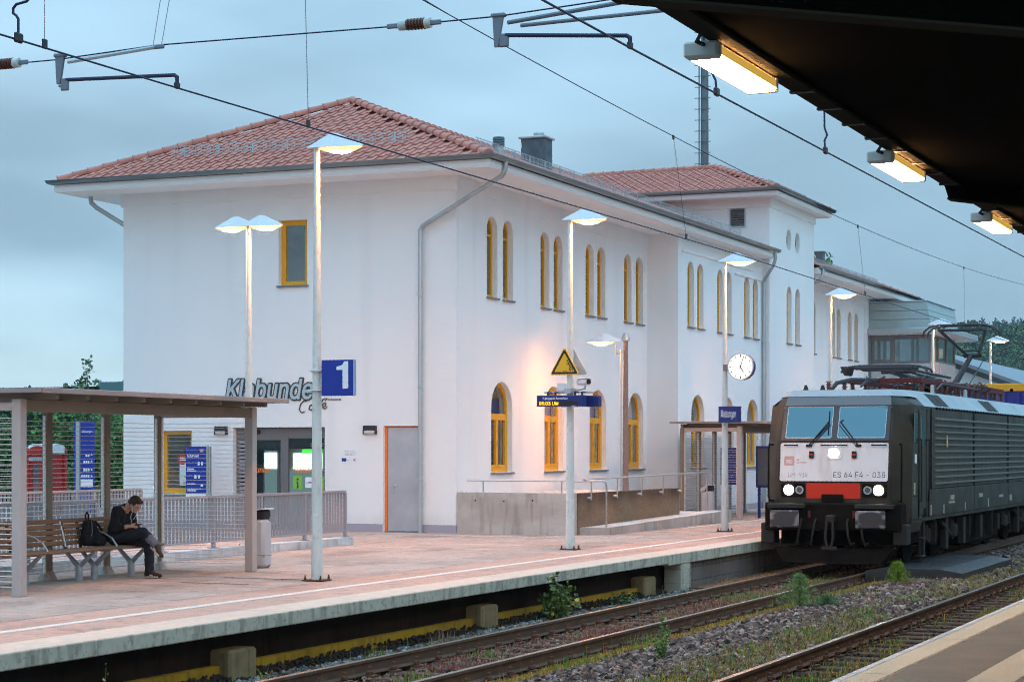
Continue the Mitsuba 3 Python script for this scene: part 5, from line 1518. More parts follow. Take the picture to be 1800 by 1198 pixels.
# lit round lamp behind the railing
t = thing('globe_lamp', 'small bright oval lamp glowing behind the seated man', 'lamp')
ico = trimesh.creation.icosphere(subdivisions=2, radius=1.0)
ico.vertices *= [0.10, 0.10, 0.085]
part(t, 'globe', moved(ico, -22.30, 34.5, 1.13), 'sign_white', True, emitter=glow(1.0, 0.95, 0.82, 0.4))
part(t, 'stem', tube([(-22.30, 34.5, 0.0), (-22.30, 34.5, 1.05)], 0.025, 8), 'fence_grey')

# concrete terrace with ramp and handrails
t = thing('concrete_terrace', 'pale and stained concrete terrace wall at the corner of the building', 'wall')
part(t, 'end_wall', bx(-19.05, -16.23, 41.72, 41.95, 0, 0.93), 'concrete_pale')
part(t, 'side_wall', bx(-16.43, -16.20, 41.955, 49.1, 0, 0.92), 'concrete_stained')
part(t, 'deck', bx(-19.05, -16.44, 41.96, 49.0, 0.6, 0.86), 'concrete_pale')
for x, z in ((-18.6, 0.75), (-17.9, 0.74), (-17.2, 0.76)):
    part(t, 'tie_hole', xz(Point(x, z).buffer(0.022), 41.716, 41.722), 'dark_metal')
t = thing('ramp', 'low sloping concrete ramp with kerb stones along the stained terrace wall', 'ramp')
def ramp_z(y):
    return 0.17 + 0.015 * (y - 42.5)
for i, (a, b) in enumerate(zip(np.arange(42.4, 51.0, 1.02), np.arange(43.41, 52.0, 1.02))):
    z0_, z1_ = ramp_z(a), ramp_z(b)
    part(t, 'kerb_stone', hull([(-15.72, a, 0), (-15.72, b, 0), (-15.58, a, 0), (-15.58, b, 0), (-15.72, a, z0_), (-15.72, b, z1_), (-15.58, a, z0_), (-15.58, b, z1_)]), 'concrete_pale')
part(t, 'end_kerb', hull([(-16.30, 42.0, 0), (-15.60, 42.35, 0), (-16.30, 42.2, 0), (-15.73, 42.5, 0), (-16.30, 42.0, 0.16), (-15.60, 42.35, 0.165), (-16.30, 42.2, 0.16), (-15.73, 42.5, 0.165)]), 'concrete_pale')
part(t, 'surface', hull([(-16.2, 42.1, 0), (-16.2, 51.5, 0), (-15.725, 42.4, 0), (-15.725, 51.5, 0), (-16.2, 42.1, 0.155), (-16.2, 51.5, ramp_z(51.5) - 0.012), (-15.725, 42.4, 0.155), (-15.725, 51.5, ramp_z(51.5) - 0.012)]), 'concrete_pale')
part(t, 'landing', bx(-18.2, -16.21, 49.2, 51.5, 0, ramp_z(50) - 0.02), 'concrete_pale')
t = thing('handrail', 'steel handrail on top of the pale end wall of the terrace', 'handrail')
part(t, 'rail', tube([(-18.85, 41.83, 1.20), (-16.25, 41.83, 1.20)], 0.021, 8), 'stainless')
for x in (-18.45, -16.55):
    part(t, 'post', tube([(x, 41.83, 0.93), (x, 41.83, 1.19)], 0.018, 7), 'stainless')
t = thing('handrail', 'steel handrail bracketed to the stained side wall of the terrace', 'handrail')
zr = lambda y: 1.23 + 0.008 * (y - 42)
part(t, 'rail', tube([(-16.10, 42.0, zr(42)), (-16.10, 50.9, zr(50.9)), (-16.10, 51.05, zr(50.9) - 0.04), (-16.10, 51.08, zr(50.9) - 0.16), (-16.10, 51.08, 0.29)], 0.021, 8), 'stainless')
for y in (42.5, 44.2, 45.9, 47.5, 48.95):
    part(t, 'post', [tube([(-16.10, y, zr(y)), (-16.10, y, zr(y) - 0.47)], 0.018, 7), tube([(-16.10, y, zr(y) - 0.43), (-16.2, y, zr(y) - 0.43)], 0.035, 8)], 'stainless')
t = thing('handrail', 'short steel handrail bent down to the foot of the ramp', 'handrail')
part(t, 'rail', tube([(-16.35, 42.05, 1.19), (-15.78, 42.35, 1.20), (-15.72, 42.38, 1.17), (-15.70, 42.40, 1.08), (-15.70, 42.40, 0.15)], 0.021, 8), 'stainless')

# blue information boards
t = thing('information_board', 'blue information board on a grey post in front of the white wall', 'sign')
part(t, 'panel', bb(-25.75, -25.20, 41.0, 41.06, 0.86, 1.97, 0.006), 'sign_blue')
part(t, 'post', [bx(-25.19, -25.15, 41.0, 41.07, 0, 1.98), bx(-25.13, -25.09, 41.0, 41.07, 0, 1.97)], 'zinc_pale')
part(t, 'lower_panel', bx(-25.75, -25.20, 41.0, 41.06, 0.62, 0.85), 'sign_white')
y = 40.998
part(t, 'lettering', text_front('InfoPoint', 0.055, -25.72, y, 1.72, 0.003, True), 'sign_white')
part(t, 'printed_line', [bx(-25.71 + q, -25.71 + q + w_, y - 0.004, y, z, z + 0.022) for q, w_, z in ((0, 0.19, 1.43), (0, 0.24, 1.385), (0, 0.22, 1.08), (0, 0.40, 0.96), (0, 0.25, 0.92))], 'sign_white')
part(t, 'red_badge', bx(-25.36, -25.27, y - 0.004, y, 1.84, 1.91), 'faded_red')
part(t, 'pictogram', [bx(-25.42, -25.37, y - 0.004, y, 1.53, 1.61), bx(-25.33, -25.28, y - 0.004, y, 1.53, 1.61), bx(-25.52, -25.45, y - 0.004, y, 1.22, 1.30), bx(-25.41, -25.36, y - 0.004, y, 1.22, 1.30), xz(Point(-25.31, 1.06).buffer(0.035), y - 0.004, y)], 'sign_white')
t = thing('wayfinding_totem', 'tall blue totem with white arrows and pictograms left of the building', 'sign')
part(t, 'panel', bb(-29.560, -29.180, 42.2, 42.28, 0.3, 2.60, 0.006), 'sign_blue')
part(t, 'post', [bx(-29.700, -29.590, 42.2, 42.27, 0, 2.60)], 'zinc_pale')
part(t, 'edge_strip', bx(-29.760, -29.710, 42.2, 42.27, 0, 2.60), 'sign_blue')
y = 42.198
part(t, 'lettering', text_front('Melsungen', 0.055, -29.520, y, 2.32, 0.003, True, 0.8), 'sign_white')
part(t, 'white_field', bx(-29.550, -29.190, y - 0.004, y, 0.97, 1.16), 'sign_white')
pic = []
for z, n, up in ((1.72, 2, 1), (1.55, 3, 1), (1.36, 3, 0), (1.20, 4, 0)):
    for i in range(n):
        pic.append(bx(-29.340 - i * 0.065, -29.295 - i * 0.065, y - 0.004, y, z, z + 0.07))
    a = (-29.225, z + 0.04)
    pic.append(xz(Polygon([(a[0] - 0.03, a[1] - 0.005), (a[0] + 0.03, a[1] - 0.005), (a[0], a[1] + 0.045)] if up else [(a[0] - 0.02, a[1] - 0.03), (a[0] + 0.035, a[1]), (a[0] - 0.02, a[1] + 0.03)]), y - 0.004, y))
part(t, 'pictogram', pic, 'sign_white')

# telephone kiosk
t = thing('telephone_kiosk', 'red telephone kiosk with a white domed top beyond the near shelter', 'telephone kiosk')
kx, ky, kw = -35.0, 48.3, 0.36
part(t, 'body', [bx(kx + a * kw - 0.06, kx + a * kw + 0.06, ky + b * kw - 0.06, ky + b * kw + 0.06, -0.3, 1.95) for a in (-1, 1) for b in (-1, 1)] + [bx(kx - kw, kx + kw, ky - kw, ky + kw, 1.45, 1.75), bx(kx - kw, kx + kw, ky - kw, ky + kw, -0.3, -0.05), bx(kx - kw, kx + kw, ky + kw - 0.03, ky + kw, -0.3, 1.5)], 'kiosk_red')
arc = [(math.cos(a) * 0.42, 1.80 + 0.26 * math.sin(a)) for a in np.linspace(0, pi, 13)]
part(t, 'domed_top', hull([(kx + a, ky + s * 0.41, z) for a, z in arc for s in (-1, 1)] + [(kx + s * 0.41, ky + a, z) for a, z in arc for s in (-1, 1)]), 'sign_white')
part(t, 'pediment', xz(Polygon([(kx + a * 0.88, z - 0.05) for a, z in arc]), ky - kw - 0.065, ky - kw - 0.03), 'kiosk_red')
part(t, 'name_panel', bx(kx - 0.29, kx + 0.29, ky - kw - 0.07, ky - kw - 0.045, 1.58, 1.68), 'letter_face')
part(t, 'lettering', text_front('TELEPHONE', 0.05, kx, ky - kw - 0.071, 1.60, 0.003, True, centre=True), 'sign_black')
part(t, 'door', [bx(kx - 0.31, kx - 0.23, ky - kw - 0.02, ky - kw + 0.02, -0.05, 1.45), bx(kx + 0.05, kx + 0.31, ky - kw - 0.02, ky - kw + 0.02, -0.05, 1.45)], 'kiosk_red')
for i in range(5):
    part(t, 'glazing_bar', bx(kx - 0.23, kx + 0.05, ky - kw - 0.02, ky - kw + 0.02, 0.0 + i * 0.27, 0.05 + i * 0.27), 'kiosk_red')
part(t, 'pane', quad((kx - 0.23, ky - kw + 0.01, 0), (kx + 0.05, ky - kw + 0.01, 0), (kx + 0.05, ky - kw + 0.01, 1.45), (kx - 0.23, ky - kw + 0.01, 1.45)), 'glass')
part(t, 'side_panel', [bx(kx + kw - 0.04, kx + kw, ky - kw, ky + kw, -0.3, 1.5), bx(kx - kw, kx - kw + 0.04, ky - kw, ky + kw, -0.3, 1.5)], 'kiosk_red')
part(t, 'inside', bx(kx - 0.3, kx + 0.3, ky + 0.2, ky + 0.4, 0.2, 1.4), 'interior_dark')

# shop building behind
t = thing('shop_building', 'teal clad shop building with orange lettering partly hidden behind the station', 'building')
part(t, 'wall', bx(-60, -36.6, 62, 80, -0.4, 4.2), 'interior_dark')
part(t, 'fascia', bx(-42.4, -36.5, 61.7, 61.99, 2.45, 4.35), 'teal_panel')
part(t, 'orange_band', [bx(-42.4, -36.5, 61.66, 61.70, 2.45, 2.53), bx(-42.0, -36.5, 61.66, 61.70, 3.52, 3.62)], 'sign_orange')
part(t, 'emblem', [bx(-39.75, -39.0, 61.6, 61.69, 2.75, 3.25), bx(-40.1, -39.82, 61.6, 61.69, 2.75, 3.25)], 'sign_orange')
for i in range(4):
    part(t, 'window', bx(-42.2 + i * 1.4, -40.95 + i * 1.4, 61.9, 61.98, 0.2, 2.3), 'teal_panel')
# ================================================================ locomotive
LC = -10.03
K = thing('locomotive', 'dark electric locomotive with a white nose panel, red stripe and lit headlights', 'locomotive')
LEV = [(0.42, 40.36, 1.12, 1.49), (1.25, 40.30, 1.15, 1.50), (2.07, 40.40, 1.15, 1.50), (2.80, 40.68, 1.12, 1.50), (2.98, 40.80, 1.06, 1.28), (3.115, 41.02, 1.02, 1.17)]


def front_y(z):
    return np.interp(z, [l[0] for l in LEV], [l[1] for l in LEV])


pts = []
for z, yf, fl, sd in LEV:
    for s in (-1, 1):
        pts += [(LC + s * fl, yf, z), (LC + s * sd, yf + 0.46, z), (LC + s * sd, 59.4, z), (LC + s * fl, 59.9, z)]
part(K, 'body', hull(pts), 'loco_dark', 18)


def on_front(poly, off, th, mat_, name, parent=K, **kw):
    """a panel lying on the raked front: polygon in (x from the middle, z)"""
    m = xz(poly, 0.0, th)
    v = np.array(m.vertices)
    yy = front_y(v[:, 2]) - off - th
    v = np.column_stack([v[:, 0] + LC, v[:, 1] + yy, v[:, 2]])
    return part(parent, name, trimesh.Trimesh(v, m.faces, process=False), mat_, **kw)


R = lambda a, b, c, d, r=0.03: sbox(a + r, c + r, b - r, d - r).buffer(r, 4)
mask = Polygon([(-1.12, 2.075), (1.12, 2.075), (1.10, 2.795), (-1.10, 2.795)])
wl, wr = R(-1.03, -0.07, 2.13, 2.775), R(0.05, 1.03, 2.13, 2.775)
on_front(mask.difference(unary_union([wl, wr])), 0.0, 0.022, 'loco_front_skylit', 'window_surround')
on_front(Polygon([(-1.10, 2.80), (1.10, 2.80), (1.07, 2.975), (-1.07, 2.975)]), -0.004, 0.012, 'loco_brow_lit', 'brow')
scene['m_screen_glass'] = {'type': 'twosided', 'bsdf': {'type': 'principled', 'base_color': rgb((0.13, 0.20, 0.225)), 'metallic': 1.0, 'roughness': 0.015}}
for w_ in (wl, wr):
    on_front(w_.buffer(0.004), 0.0, 0.006, 'screen_glass', 'windscreen')
    on_front(w_.difference(w_.buffer(-0.012)), 0.0, 0.012, 'zinc_pale', 'window_seal')
on_front(R(-1.115, 1.11, 1.255, 2.03, 0.04), 0.0, 0.014, 'loco_white', 'nose_panel')
on_front(R(-0.56, 0.55, 0.905, 1.215, 0.015), 0.0, 0.010, 'loco_red', 'red_panel')
on_front(R(-0.24, 0.20, 0.83, 0.99, 0.03), 0.010, 0.05, 'loco_under', 'socket_flap')
for s in (-1, 1):
    c = s * 0.84
    hp = on_front(R(c - 0.25, c + 0.25, 0.93, 1.205, 0.04), 0.0, 0.018, 'loco_under', 'headlight')
    cx_ = s * 0.925
    on_front(Point(cx_, 1.075).buffer(0.105, 12), 0.019, 0.012, 'sign_white', 'lens', hp, emitter=glow(1.0, 0.97, 0.86, 3.0, 0.1))
    on_front(Point(s * 0.70, 1.075).buffer(0.085, 12).difference(Point(s * 0.70, 1.075).buffer(0.055, 12)), 0.019, 0.012, 'zinc_pale', 'signal_ring', hp)
    on_front(Point(s * 0.70, 1.075).buffer(0.054, 12), 0.019, 0.006, 'blind_grey', 'signal_lens', hp)
hp = on_front(R(-0.16, 0.16, 1.70, 1.93, 0.05), 0.014, 0.02, 'loco_white', 'headlight')
on_front(Point(0.0, 1.825).buffer(0.098, 12), 0.035, 0.012, 'sign_white', 'lens', hp, emitter=glow(1.0, 0.97, 0.88, 2.5))
# grab rails, lamp brackets, logo, numbers on the white panel
for a, b in ((-1.02, -0.76), (-0.26, 0.26), (0.78, 1.06)):
    y_ = front_y(1.98) - 0.015
    part(K, 'grab_rail', tube([(LC + a, y_, 1.99), (LC + a, y_ - 0.05, 1.985), (LC + b, y_ - 0.05, 1.985), (LC + b, y_, 1.99)], 0.014, 6), 'loco_grey')
for a in (-0.46, 0.42):
    part(K, 'lamp_bracket', [bb(LC + a - 0.045, LC + a + 0.045, front_y(1.8) - 0.07, front_y(1.8), 1.72, 1.86, 0.01)], 'loco_grey')
    part(K, 'lamp_bracket_stripe', [bx(LC + a - 0.04, LC + a + 0.04, front_y(1.8) - 0.073, front_y(1.8) - 0.07, 1.78, 1.81)], 'loco_red')


def loco_text(s, h, x, z, w, mat_, bold=False, name='lettering'):
    m = text_front(s, h, 0, 0, z, 0.003, bold)
    v = np.array(m.vertices)
    v[:, 0] = LC + x + (v[:, 0] - v[:, 0].min()) * w / np.ptp(v[:, 0])
    v[:, 1] += front_y(v[:, 2]) - 0.0145
    part(K, name, trimesh.Trimesh(v, m.faces, process=False), mat_)


loco_text('ES 64 F4 - 038', 0.112, 0.0, 1.33, 1.06, 'text_dark')
loco_text('189-938', 0.085, -0.95, 1.335, 0.41, 'text_faint')
on_front(sbox(-1.03, 1.57, -0.82, 1.76), 0.0145, 0.003, 'faded_red', 'operator_emblem')
on_front(unary_union([sbox(-0.99, 1.62, -0.86, 1.64), sbox(-0.99, 1.66, -0.86, 1.68)]), 0.0175, 0.002, 'loco_white', 'operator_emblem')
on_front(unary_union([sbox(-0.78, 1.62, -0.55, 1.64), sbox(-0.77, 1.67, -0.72, 1.70)]), 0.0145, 0.003, 'faded_red', 'operator_lettering')
# wipers
for s, xb, xt in ((-1, -0.52, -0.14), (1, 0.50, 0.10)):
    y0_, y1_ = front_y(1.99) - 0.05, front_y(2.46) - 0.05
    part(K, 'wiper', [tube([(LC + xb, y0_, 1.98), (LC + xt, y1_, 2.46)], 0.014, 6), tube([(LC + xb + s * 0.06 * -1, y0_, 1.99), (LC + xt - s * 0.03, y1_, 2.40)], 0.009, 5),
                      tube([(LC + xt, front_y(2.2) - 0.035, 2.20), (LC + xt - 0.01, front_y(2.68) - 0.035, 2.68)] if s < 0 else [(LC + xt - 0.02, front_y(2.45) - 0.035, 2.45), (LC + xt + 0.05, front_y(2.52) - 0.035, 2.50)], 0.009, 5), bb(LC + xb - 0.06, LC + xb + 0.06, y0_ - 0.01, y0_ + 0.05, 1.95, 2.0, 0.008)], 'black')
for s in (-1, 1):
    on_front(Polygon([(s * 1.08 - 0.05, 2.745), (s * 1.08 + 0.04, 2.745), (s * 1.08, 2.79)]), 0.0, 0.012, 'near_sand', 'marker_lamp')
    part(K, 'corner_handrail', tube([(LC + s * 1.30, 40.48, 2.0), (LC + s * 1.36, 40.40, 2.0), (LC + s * 1.37, 40.38, 1.9), (LC + s * 1.37, 40.36, 0.95), (LC + s * 1.36, 40.40, 0.85), (LC + s * 1.30, 40.5, 0.85)], 0.02, 7), 'loco_under')
    part(K, 'buffer_ledge', bb(LC + s * 0.9 - 0.40, LC + s * 0.9 + 0.36, 40.0, 40.34, 0.70, 0.80, 0.02), 'loco_grey')
    bf = part(K, 'buffer', moved(turned(bb(-0.30, 0.30, -0.175, 0.175, 0, 0.05, 0.03), pi / 2, [1, 0, 0]), LC + s * 0.875, 39.80, 0.50), 'buffer_face', 40)
    part(bf, 'shank', turned(lathe([(0, 0.55), (0.13, 0.55), (0.11, 0.0), (0, 0)], 14), -pi / 2, [1, 0, 0]).apply_translation([LC + s * 0.875, 39.80, 0.50]), 'loco_grey', 40)
    part(K, 'step_box', bb(LC + s * 1.36 - 0.14, LC + s * 1.36 + 0.14, 40.25, 40.65, -0.02, 0.40, 0.02), 'loco_grey')
    for a in (0.33, 0.62):
        part(K, 'brake_hose', tube([(LC + s * a, 40.20, 0.50), (LC + s * a, 40.08, 0.42), (LC + s * (a + 0.04), 40.02, 0.15), (LC + s * (a + 0.08), 40.08, -0.02), (LC + s * (a + 0.12), 40.2, 0.02)], 0.022, 7), 'loco_grey')
    part(K, 'hose_cock', [bb(LC + s * 0.46 - 0.03, LC + s * 0.46 + 0.03, 40.12, 40.2, 0.52, 0.66, 0.01)], 'panto_red')
part(K, 'buffer_beam', bb(LC - 1.40, LC + 1.40, 40.18, 40.9, 0.25, 0.82, 0.03), 'loco_under')
part(K, 'coupling', [bb(LC - 0.09, LC + 0.09, 39.98, 40.2, 0.42, 0.58, 0.03), tube([(LC - 0.06, 40.0, 0.48), (LC - 0.08, 39.95, 0.1), (LC - 0.03, 39.95, -0.1)], 0.028, 7), tube([(LC + 0.06, 40.0, 0.48), (LC + 0.08, 39.95, 0.1), (LC + 0.03, 39.95, -0.1)], 0.028, 7), bb(LC - 0.16, LC + 0.16, 39.93, 39.98, -0.13, -0.05, 0.015)], 'loco_grey')
part(K, 'plough', hull([(LC - 1.28, 40.5, -0.10), (LC + 1.28, 40.5, -0.10), (LC - 1.0, 40.15, -0.40), (LC + 1.0, 40.15, -0.40), (LC - 1.2, 40.25, -0.12), (LC + 1.2, 40.25, -0.12), (LC - 1.05, 40.4, -0.40), (LC + 1.05, 40.4, -0.40), (LC, 40.10, -0.12), (LC, 40.02, -0.40)]), 'loco_under')
part(K, 'underframe', bx(LC - 1.25, LC + 1.25, 40.9, 59.3, -0.05, 0.44), 'loco_under')
# roof above the cab and the machine room
rp = []
for y in (41.9, 59.0):
    rp += [(LC - 1.515, y, 2.79), (LC + 1.515, y, 2.79), (LC - 1.185, y + 0.05, 3.13), (LC + 1.185, y + 0.05, 3.13)]
part(K, 'roof', hull(rp), 'loco_roof')
cp = [(LC + s * a, y, z) for s in (-1, 1) for a, y, z in ((1.085, 40.79, 2.985), (1.37, 41.25, 2.975), (1.025, 41.0, 3.122), (1.18, 41.3, 3.12), (1.38, 41.89, 2.96), (1.19, 41.89, 3.12))]
part(K, 'cab_roof', hull(cp), 'loco_roof')
sl = math.atan2(0.34, 0.33)
for y in (43.2, 44.0, 49.6, 50.4):
    for s in (1,):
        part(K, 'roof_grille', quad((LC + s * 1.49, y, 2.825), (LC + s * 1.49, y + 0.74, 2.825), (LC + s * 1.235, y + 0.74, 3.088), (LC + s * 1.235, y, 3.088)), 'loco_grey')
for i in range(44):
    y = 43.2 + i * 0.35
    part(K, 'roof_clip', bx(LC + 1.50, LC + 1.53, y, y + 0.05, 2.74, 2.80), 'loco_under')
# side towards the camera: door, window, louvred wall
xs = LC + 1.5
part(K, 'door', [bb(xs - 0.01, xs + 0.012, 41.45, 42.15, 0.55, 2.68, 0.008)], 'loco_dark')
part(K, 'door_recess', [bx(xs, xs + 0.006, 41.38, 41.44, 0.5, 2.72), bx(xs, xs + 0.006, 42.16, 42.24, 0.5, 2.72)], 'loco_under')
part(K, 'side_window', bb(xs, xs + 0.014, 40.93, 41.25, 2.02, 2.64, 0.005), 'screen_glass')
part(K, 'door_window', bb(xs + 0.005, xs + 0.018, 41.6, 42.0, 1.95, 2.55, 0.005), 'screen_glass')
for y in (41.40, 42.2):
    part(K, 'door_handrail', tube([(xs, y, 2.1), (xs + 0.06, y, 2.1), (xs + 0.06, y, 0.85), (xs, y, 0.85)], 0.017, 6), 'loco_grey')
part(K, 'label_plate', bx(xs, xs + 0.01, 41.02, 41.18, 1.62, 1.80), 'sign_white')
part(K, 'stencil_mark', [bx(xs, xs + 0.01, 40.9, 41.05, 0.98, 1.22), bx(xs, xs + 0.01, 41.85, 41.95, 0.80, 0.92)], 'stencil')
for i in range(11):
    z = 1.175 + i * 0.137
    part(K, 'side_rib', hull([(xs, 43.0, z - 0.038), (xs, 57.4, z - 0.038), (xs, 43.0, z + 0.026), (xs, 57.4, z + 0.026), (xs + 0.045, 43.03, z - 0.018), (xs + 0.045, 57.37, z - 0.018), (xs + 0.045, 43.03, z + 0.008), (xs + 0.045, 57.37, z + 0.008)]), 'rib_highlight')
part(K, 'side_band', bb(xs - 0.01, xs + 0.02, 42.4, 57.6, 0.50, 1.06, 0.01), 'loco_dark')
part(K, 'stencil_mark', [bx(xs + 0.02, xs + 0.026, a, a + w_, z, z + h) for a, w_, z, h in ((42.5, 0.12, 0.52, 0.22), (43.9, 0.10, 0.52, 0.20), (44.7, 0.45, 0.80, 0.10), (44.5, 0.7, 0.72, 0.05), (46.4, 0.10, 0.52, 0.18), (48.2, 0.5, 0.78, 0.09), (49.4, 0.12, 0.52, 0.2), (51.0, 0.6, 0.72, 0.06), (52.6, 0.3, 0.60, 0.15))], 'stencil')
part(K, 'arrow_mark', [bx(xs + 0.046, xs + 0.05, 44.15, 44.25, 1.95, 2.2)], 'sign_yellow')
part(K, 'step_recess', bb(xs - 0.02, xs + 0.02, 41.85, 42.1, 0.50, 0.70, 0.02), 'loco_under')
part(K, 'side_apron', hull([(xs - 0.05, 40.78, 0.22), (xs - 0.05, 41.7, 0.22), (xs, 40.76, 0.5), (xs, 41.9, 0.5), (xs - 0.15, 40.78, 0.22), (xs - 0.15, 41.7, 0.22), (xs - 0.15, 40.76, 0.5), (xs - 0.15, 41.9, 0.5)]), 'loco_dark')
part(K, 'panel_seam', [bx(xs, xs + 0.024, y, y + 0.012, 0.5, 2.75) for y in (42.62, 47.6, 52.4)] + [bx(xs + 0.018, xs + 0.0235, 42.6, 57.4, 1.068, 1.078), bx(xs - 0.001, xs + 0.004, 40.8, 42.6, 0.95, 0.958)], 'loco_under')
part(K, 'panel_seam', [bx(LC - 1.1, LC + 1.1, front_y(1.23) - 0.006, front_y(1.23) + 0.01, 1.226, 1.236)], 'loco_under')
# bogies
for yb in (45.0, 54.8):
    bg = part(K, 'bogie', [bb(LC + s * 1.12 - 0.08, LC + s * 1.12 + 0.08, yb - 2.0, yb + 2.0, -0.12, 0.12, 0.04) for s in (-1, 1)] + [bx(LC - 1.0, LC + 1.0, yb - 0.4, yb + 0.4, -0.2, 0.1)], 'loco_under')
    for a in (-1.45, 1.45):
        for s in (-1, 1):
            w_ = turned(lathe([(0, 0.07), (0.5, 0.06), (0.625, 0.06), (0.625, -0.07), (0, -0.07)], 24), pi / 2, [0, 1, 0])
            part(bg, 'wheel', moved(w_, LC + s * 0.76, yb + a, 0.07), 'loco_under', 30)
            part(bg, 'axle_box', bb(LC + s * 1.22 - 0.1, LC + s * 1.22 + 0.1, yb + a - 0.2, yb + a + 0.2, -0.1, 0.22, 0.04), 'loco_grey')
        part(bg, 'spring', [lathe([(0, 0.30), (0.09, 0.30), (0.09, -0.02), (0, -0.02)], 10, (LC + 1.25, yb + a + q, 0)) for q in (-0.42, 0.42)], 'loco_grey')
    part(bg, 'damper', [tube([(LC + 1.36, yb - 0.6, 0.32), (LC + 1.36, yb + 0.5, 0.0)], 0.05, 8), bb(LC + 1.25, LC + 1.4, yb - 0.15, yb + 0.12, -0.3, 0.42, 0.02)], 'loco_grey')
part(K, 'transformer_case', bb(LC - 1.2, LC + 1.2, 47.8, 52.0, -0.35, 0.40, 0.05), 'loco_under')
for y, w_, z0_, z1_ in ((42.35, 0.12, -0.35, 0.42), (43.6, 0.06, -0.15, 0.40), (46.8, 0.28, -0.25, 0.36), (47.6, 0.06, -0.1, 0.4), (49.0, 0.30, -0.2, 0.35), (50.6, 0.08, -0.2, 0.42), (51.5, 0.2, -0.1, 0.3)):
    part(K, 'equipment_box', bb(LC + 1.28, LC + 1.42, y, y + w_, z0_, z1_, 0.015), 'loco_grey')
part(K, 'footstep', [bar((xs - 0.06, 41.8, 0.45), (xs - 0.06, 41.8, -0.30), 0.03), bar((xs - 0.06, 42.15, 0.45), (xs - 0.06, 42.15, -0.30), 0.03), bx(xs - 0.15, xs, 41.78, 42.17, -0.32, -0.29), bx(xs - 0.15, xs, 41.78, 42.17, 0.05, 0.08)], 'loco_grey')

# roof gear
def insulator(x, y, z, h, r=0.075, n=5):
    p = [(0, z + h)]
    for i in range(n, 0, -1):
        q = z + h * i / n
        p += [(r * 0.55, q), (r, q - h / n * 0.45), (r * 0.55, q - h / n * 0.55)]
    return lathe(p + [(r * 0.55, z), (0, z)], 9, (x, y, 0))


part(K, 'roof_insulator', [insulator(LC + a, y, 3.12, 0.26) for y in (45.2, 46.5, 48.0, 49.6, 52.0, 53.4, 54.8, 55.8) for a in (-0.78, 0.78)], 'ceramic', 40)
for s in (-1, 1):
    part(K, 'roof_frame', bb(LC + s * 0.78 - 0.05, LC + s * 0.78 + 0.05, 44.9, 50.0, 3.38, 3.49, 0.01), 'panto_red')
    part(K, 'roof_frame', bb(LC + s * 0.78 - 0.05, LC + s * 0.78 + 0.05, 51.8, 56.0, 3.38, 3.52, 0.01), 'panto_red')
for y in (45.0, 49.9, 51.9, 55.9):
    part(K, 'roof_frame', bb(LC - 0.72, LC + 0.72, y - 0.05, y + 0.05, 3.385, 3.485, 0.01), 'panto_red')
part(K, 'roof_busbar', [tube([(LC - 0.3, 44.0, 3.28), (LC - 0.3, 44.5, 3.42), (LC - 0.25, 48, 3.46), (LC - 0.3, 55, 3.46)], 0.025, 6), tube([(LC + 0.95, 46, 3.25), (LC + 0.9, 47, 3.42), (LC + 0.92, 52, 3.40)], 0.02, 6),
                        tube([(LC - 0.98, 43.8, 3.15), (LC - 0.85, 44.0, 3.36), (LC - 0.6, 44.3, 3.44), (LC - 0.15, 44.9, 3.44)], 0.05, 7)], 'dark_metal')
part(K, 'roof_insulator', [insulator(LC - 0.95, 43.7, 3.1, 0.3), insulator(LC - 0.72, 44.2, 3.1, 0.34), insulator(LC + 0.0, 50.4, 3.1, 0.5, 0.14), insulator(LC + 0.5, 50.9, 3.1, 0.46, 0.13), insulator(LC + 0.6, 48.0, 3.1, 0.5, 0.14)], 'ceramic', 40)
for x, y in ((-0.95, 41.75), (-0.60, 41.8)):
    part(K, 'roof_aerial', lathe([(0, 3.26), (0.03, 3.24), (0.07, 3.12), (0, 3.10)], 10, (LC + x, y, 0)), 'loco_grey')
part(K, 'roof_aerial', lathe([(0, 3.34), (0.045, 3.32), (0.05, 3.10), (0, 3.10)], 10, (LC + 1.0, 45.3, 0)), 'zinc_pale')
part(K, 'roof_aerial', lathe([(0, 3.34), (0.045, 3.32), (0.05, 3.10), (0, 3.10)], 10, (LC + 1.0, 49.3, 0)), 'zinc_pale')
part(K, 'main_switch', [bb(LC - 0.3, LC + 0.35, 50.0, 50.8, 3.12, 3.52, 0.05), bb(LC - 0.7, LC - 0.3, 50.4, 51.5, 3.12, 3.44, 0.05)], 'loco_under')
rr = np.random.default_rng(5)
C_ = []
for i in range(34):
    y = 45.6 + i * 0.28
    x = LC + rr.uniform(-0.75, 0.85)
    C_.append(tube([(x, y, 3.15), (x + 0.05, y + 0.08, 3.42), (x + rr.uniform(-0.3, 0.3), y + 0.5, 3.58), (x + rr.uniform(-0.3, 0.3), y + 0.8, 3.46), (x + rr.uniform(-.3, .3), y + 1.0, 3.2)], 0.02, 5))
part(K, 'roof_cable', C_, 'dark_metal')


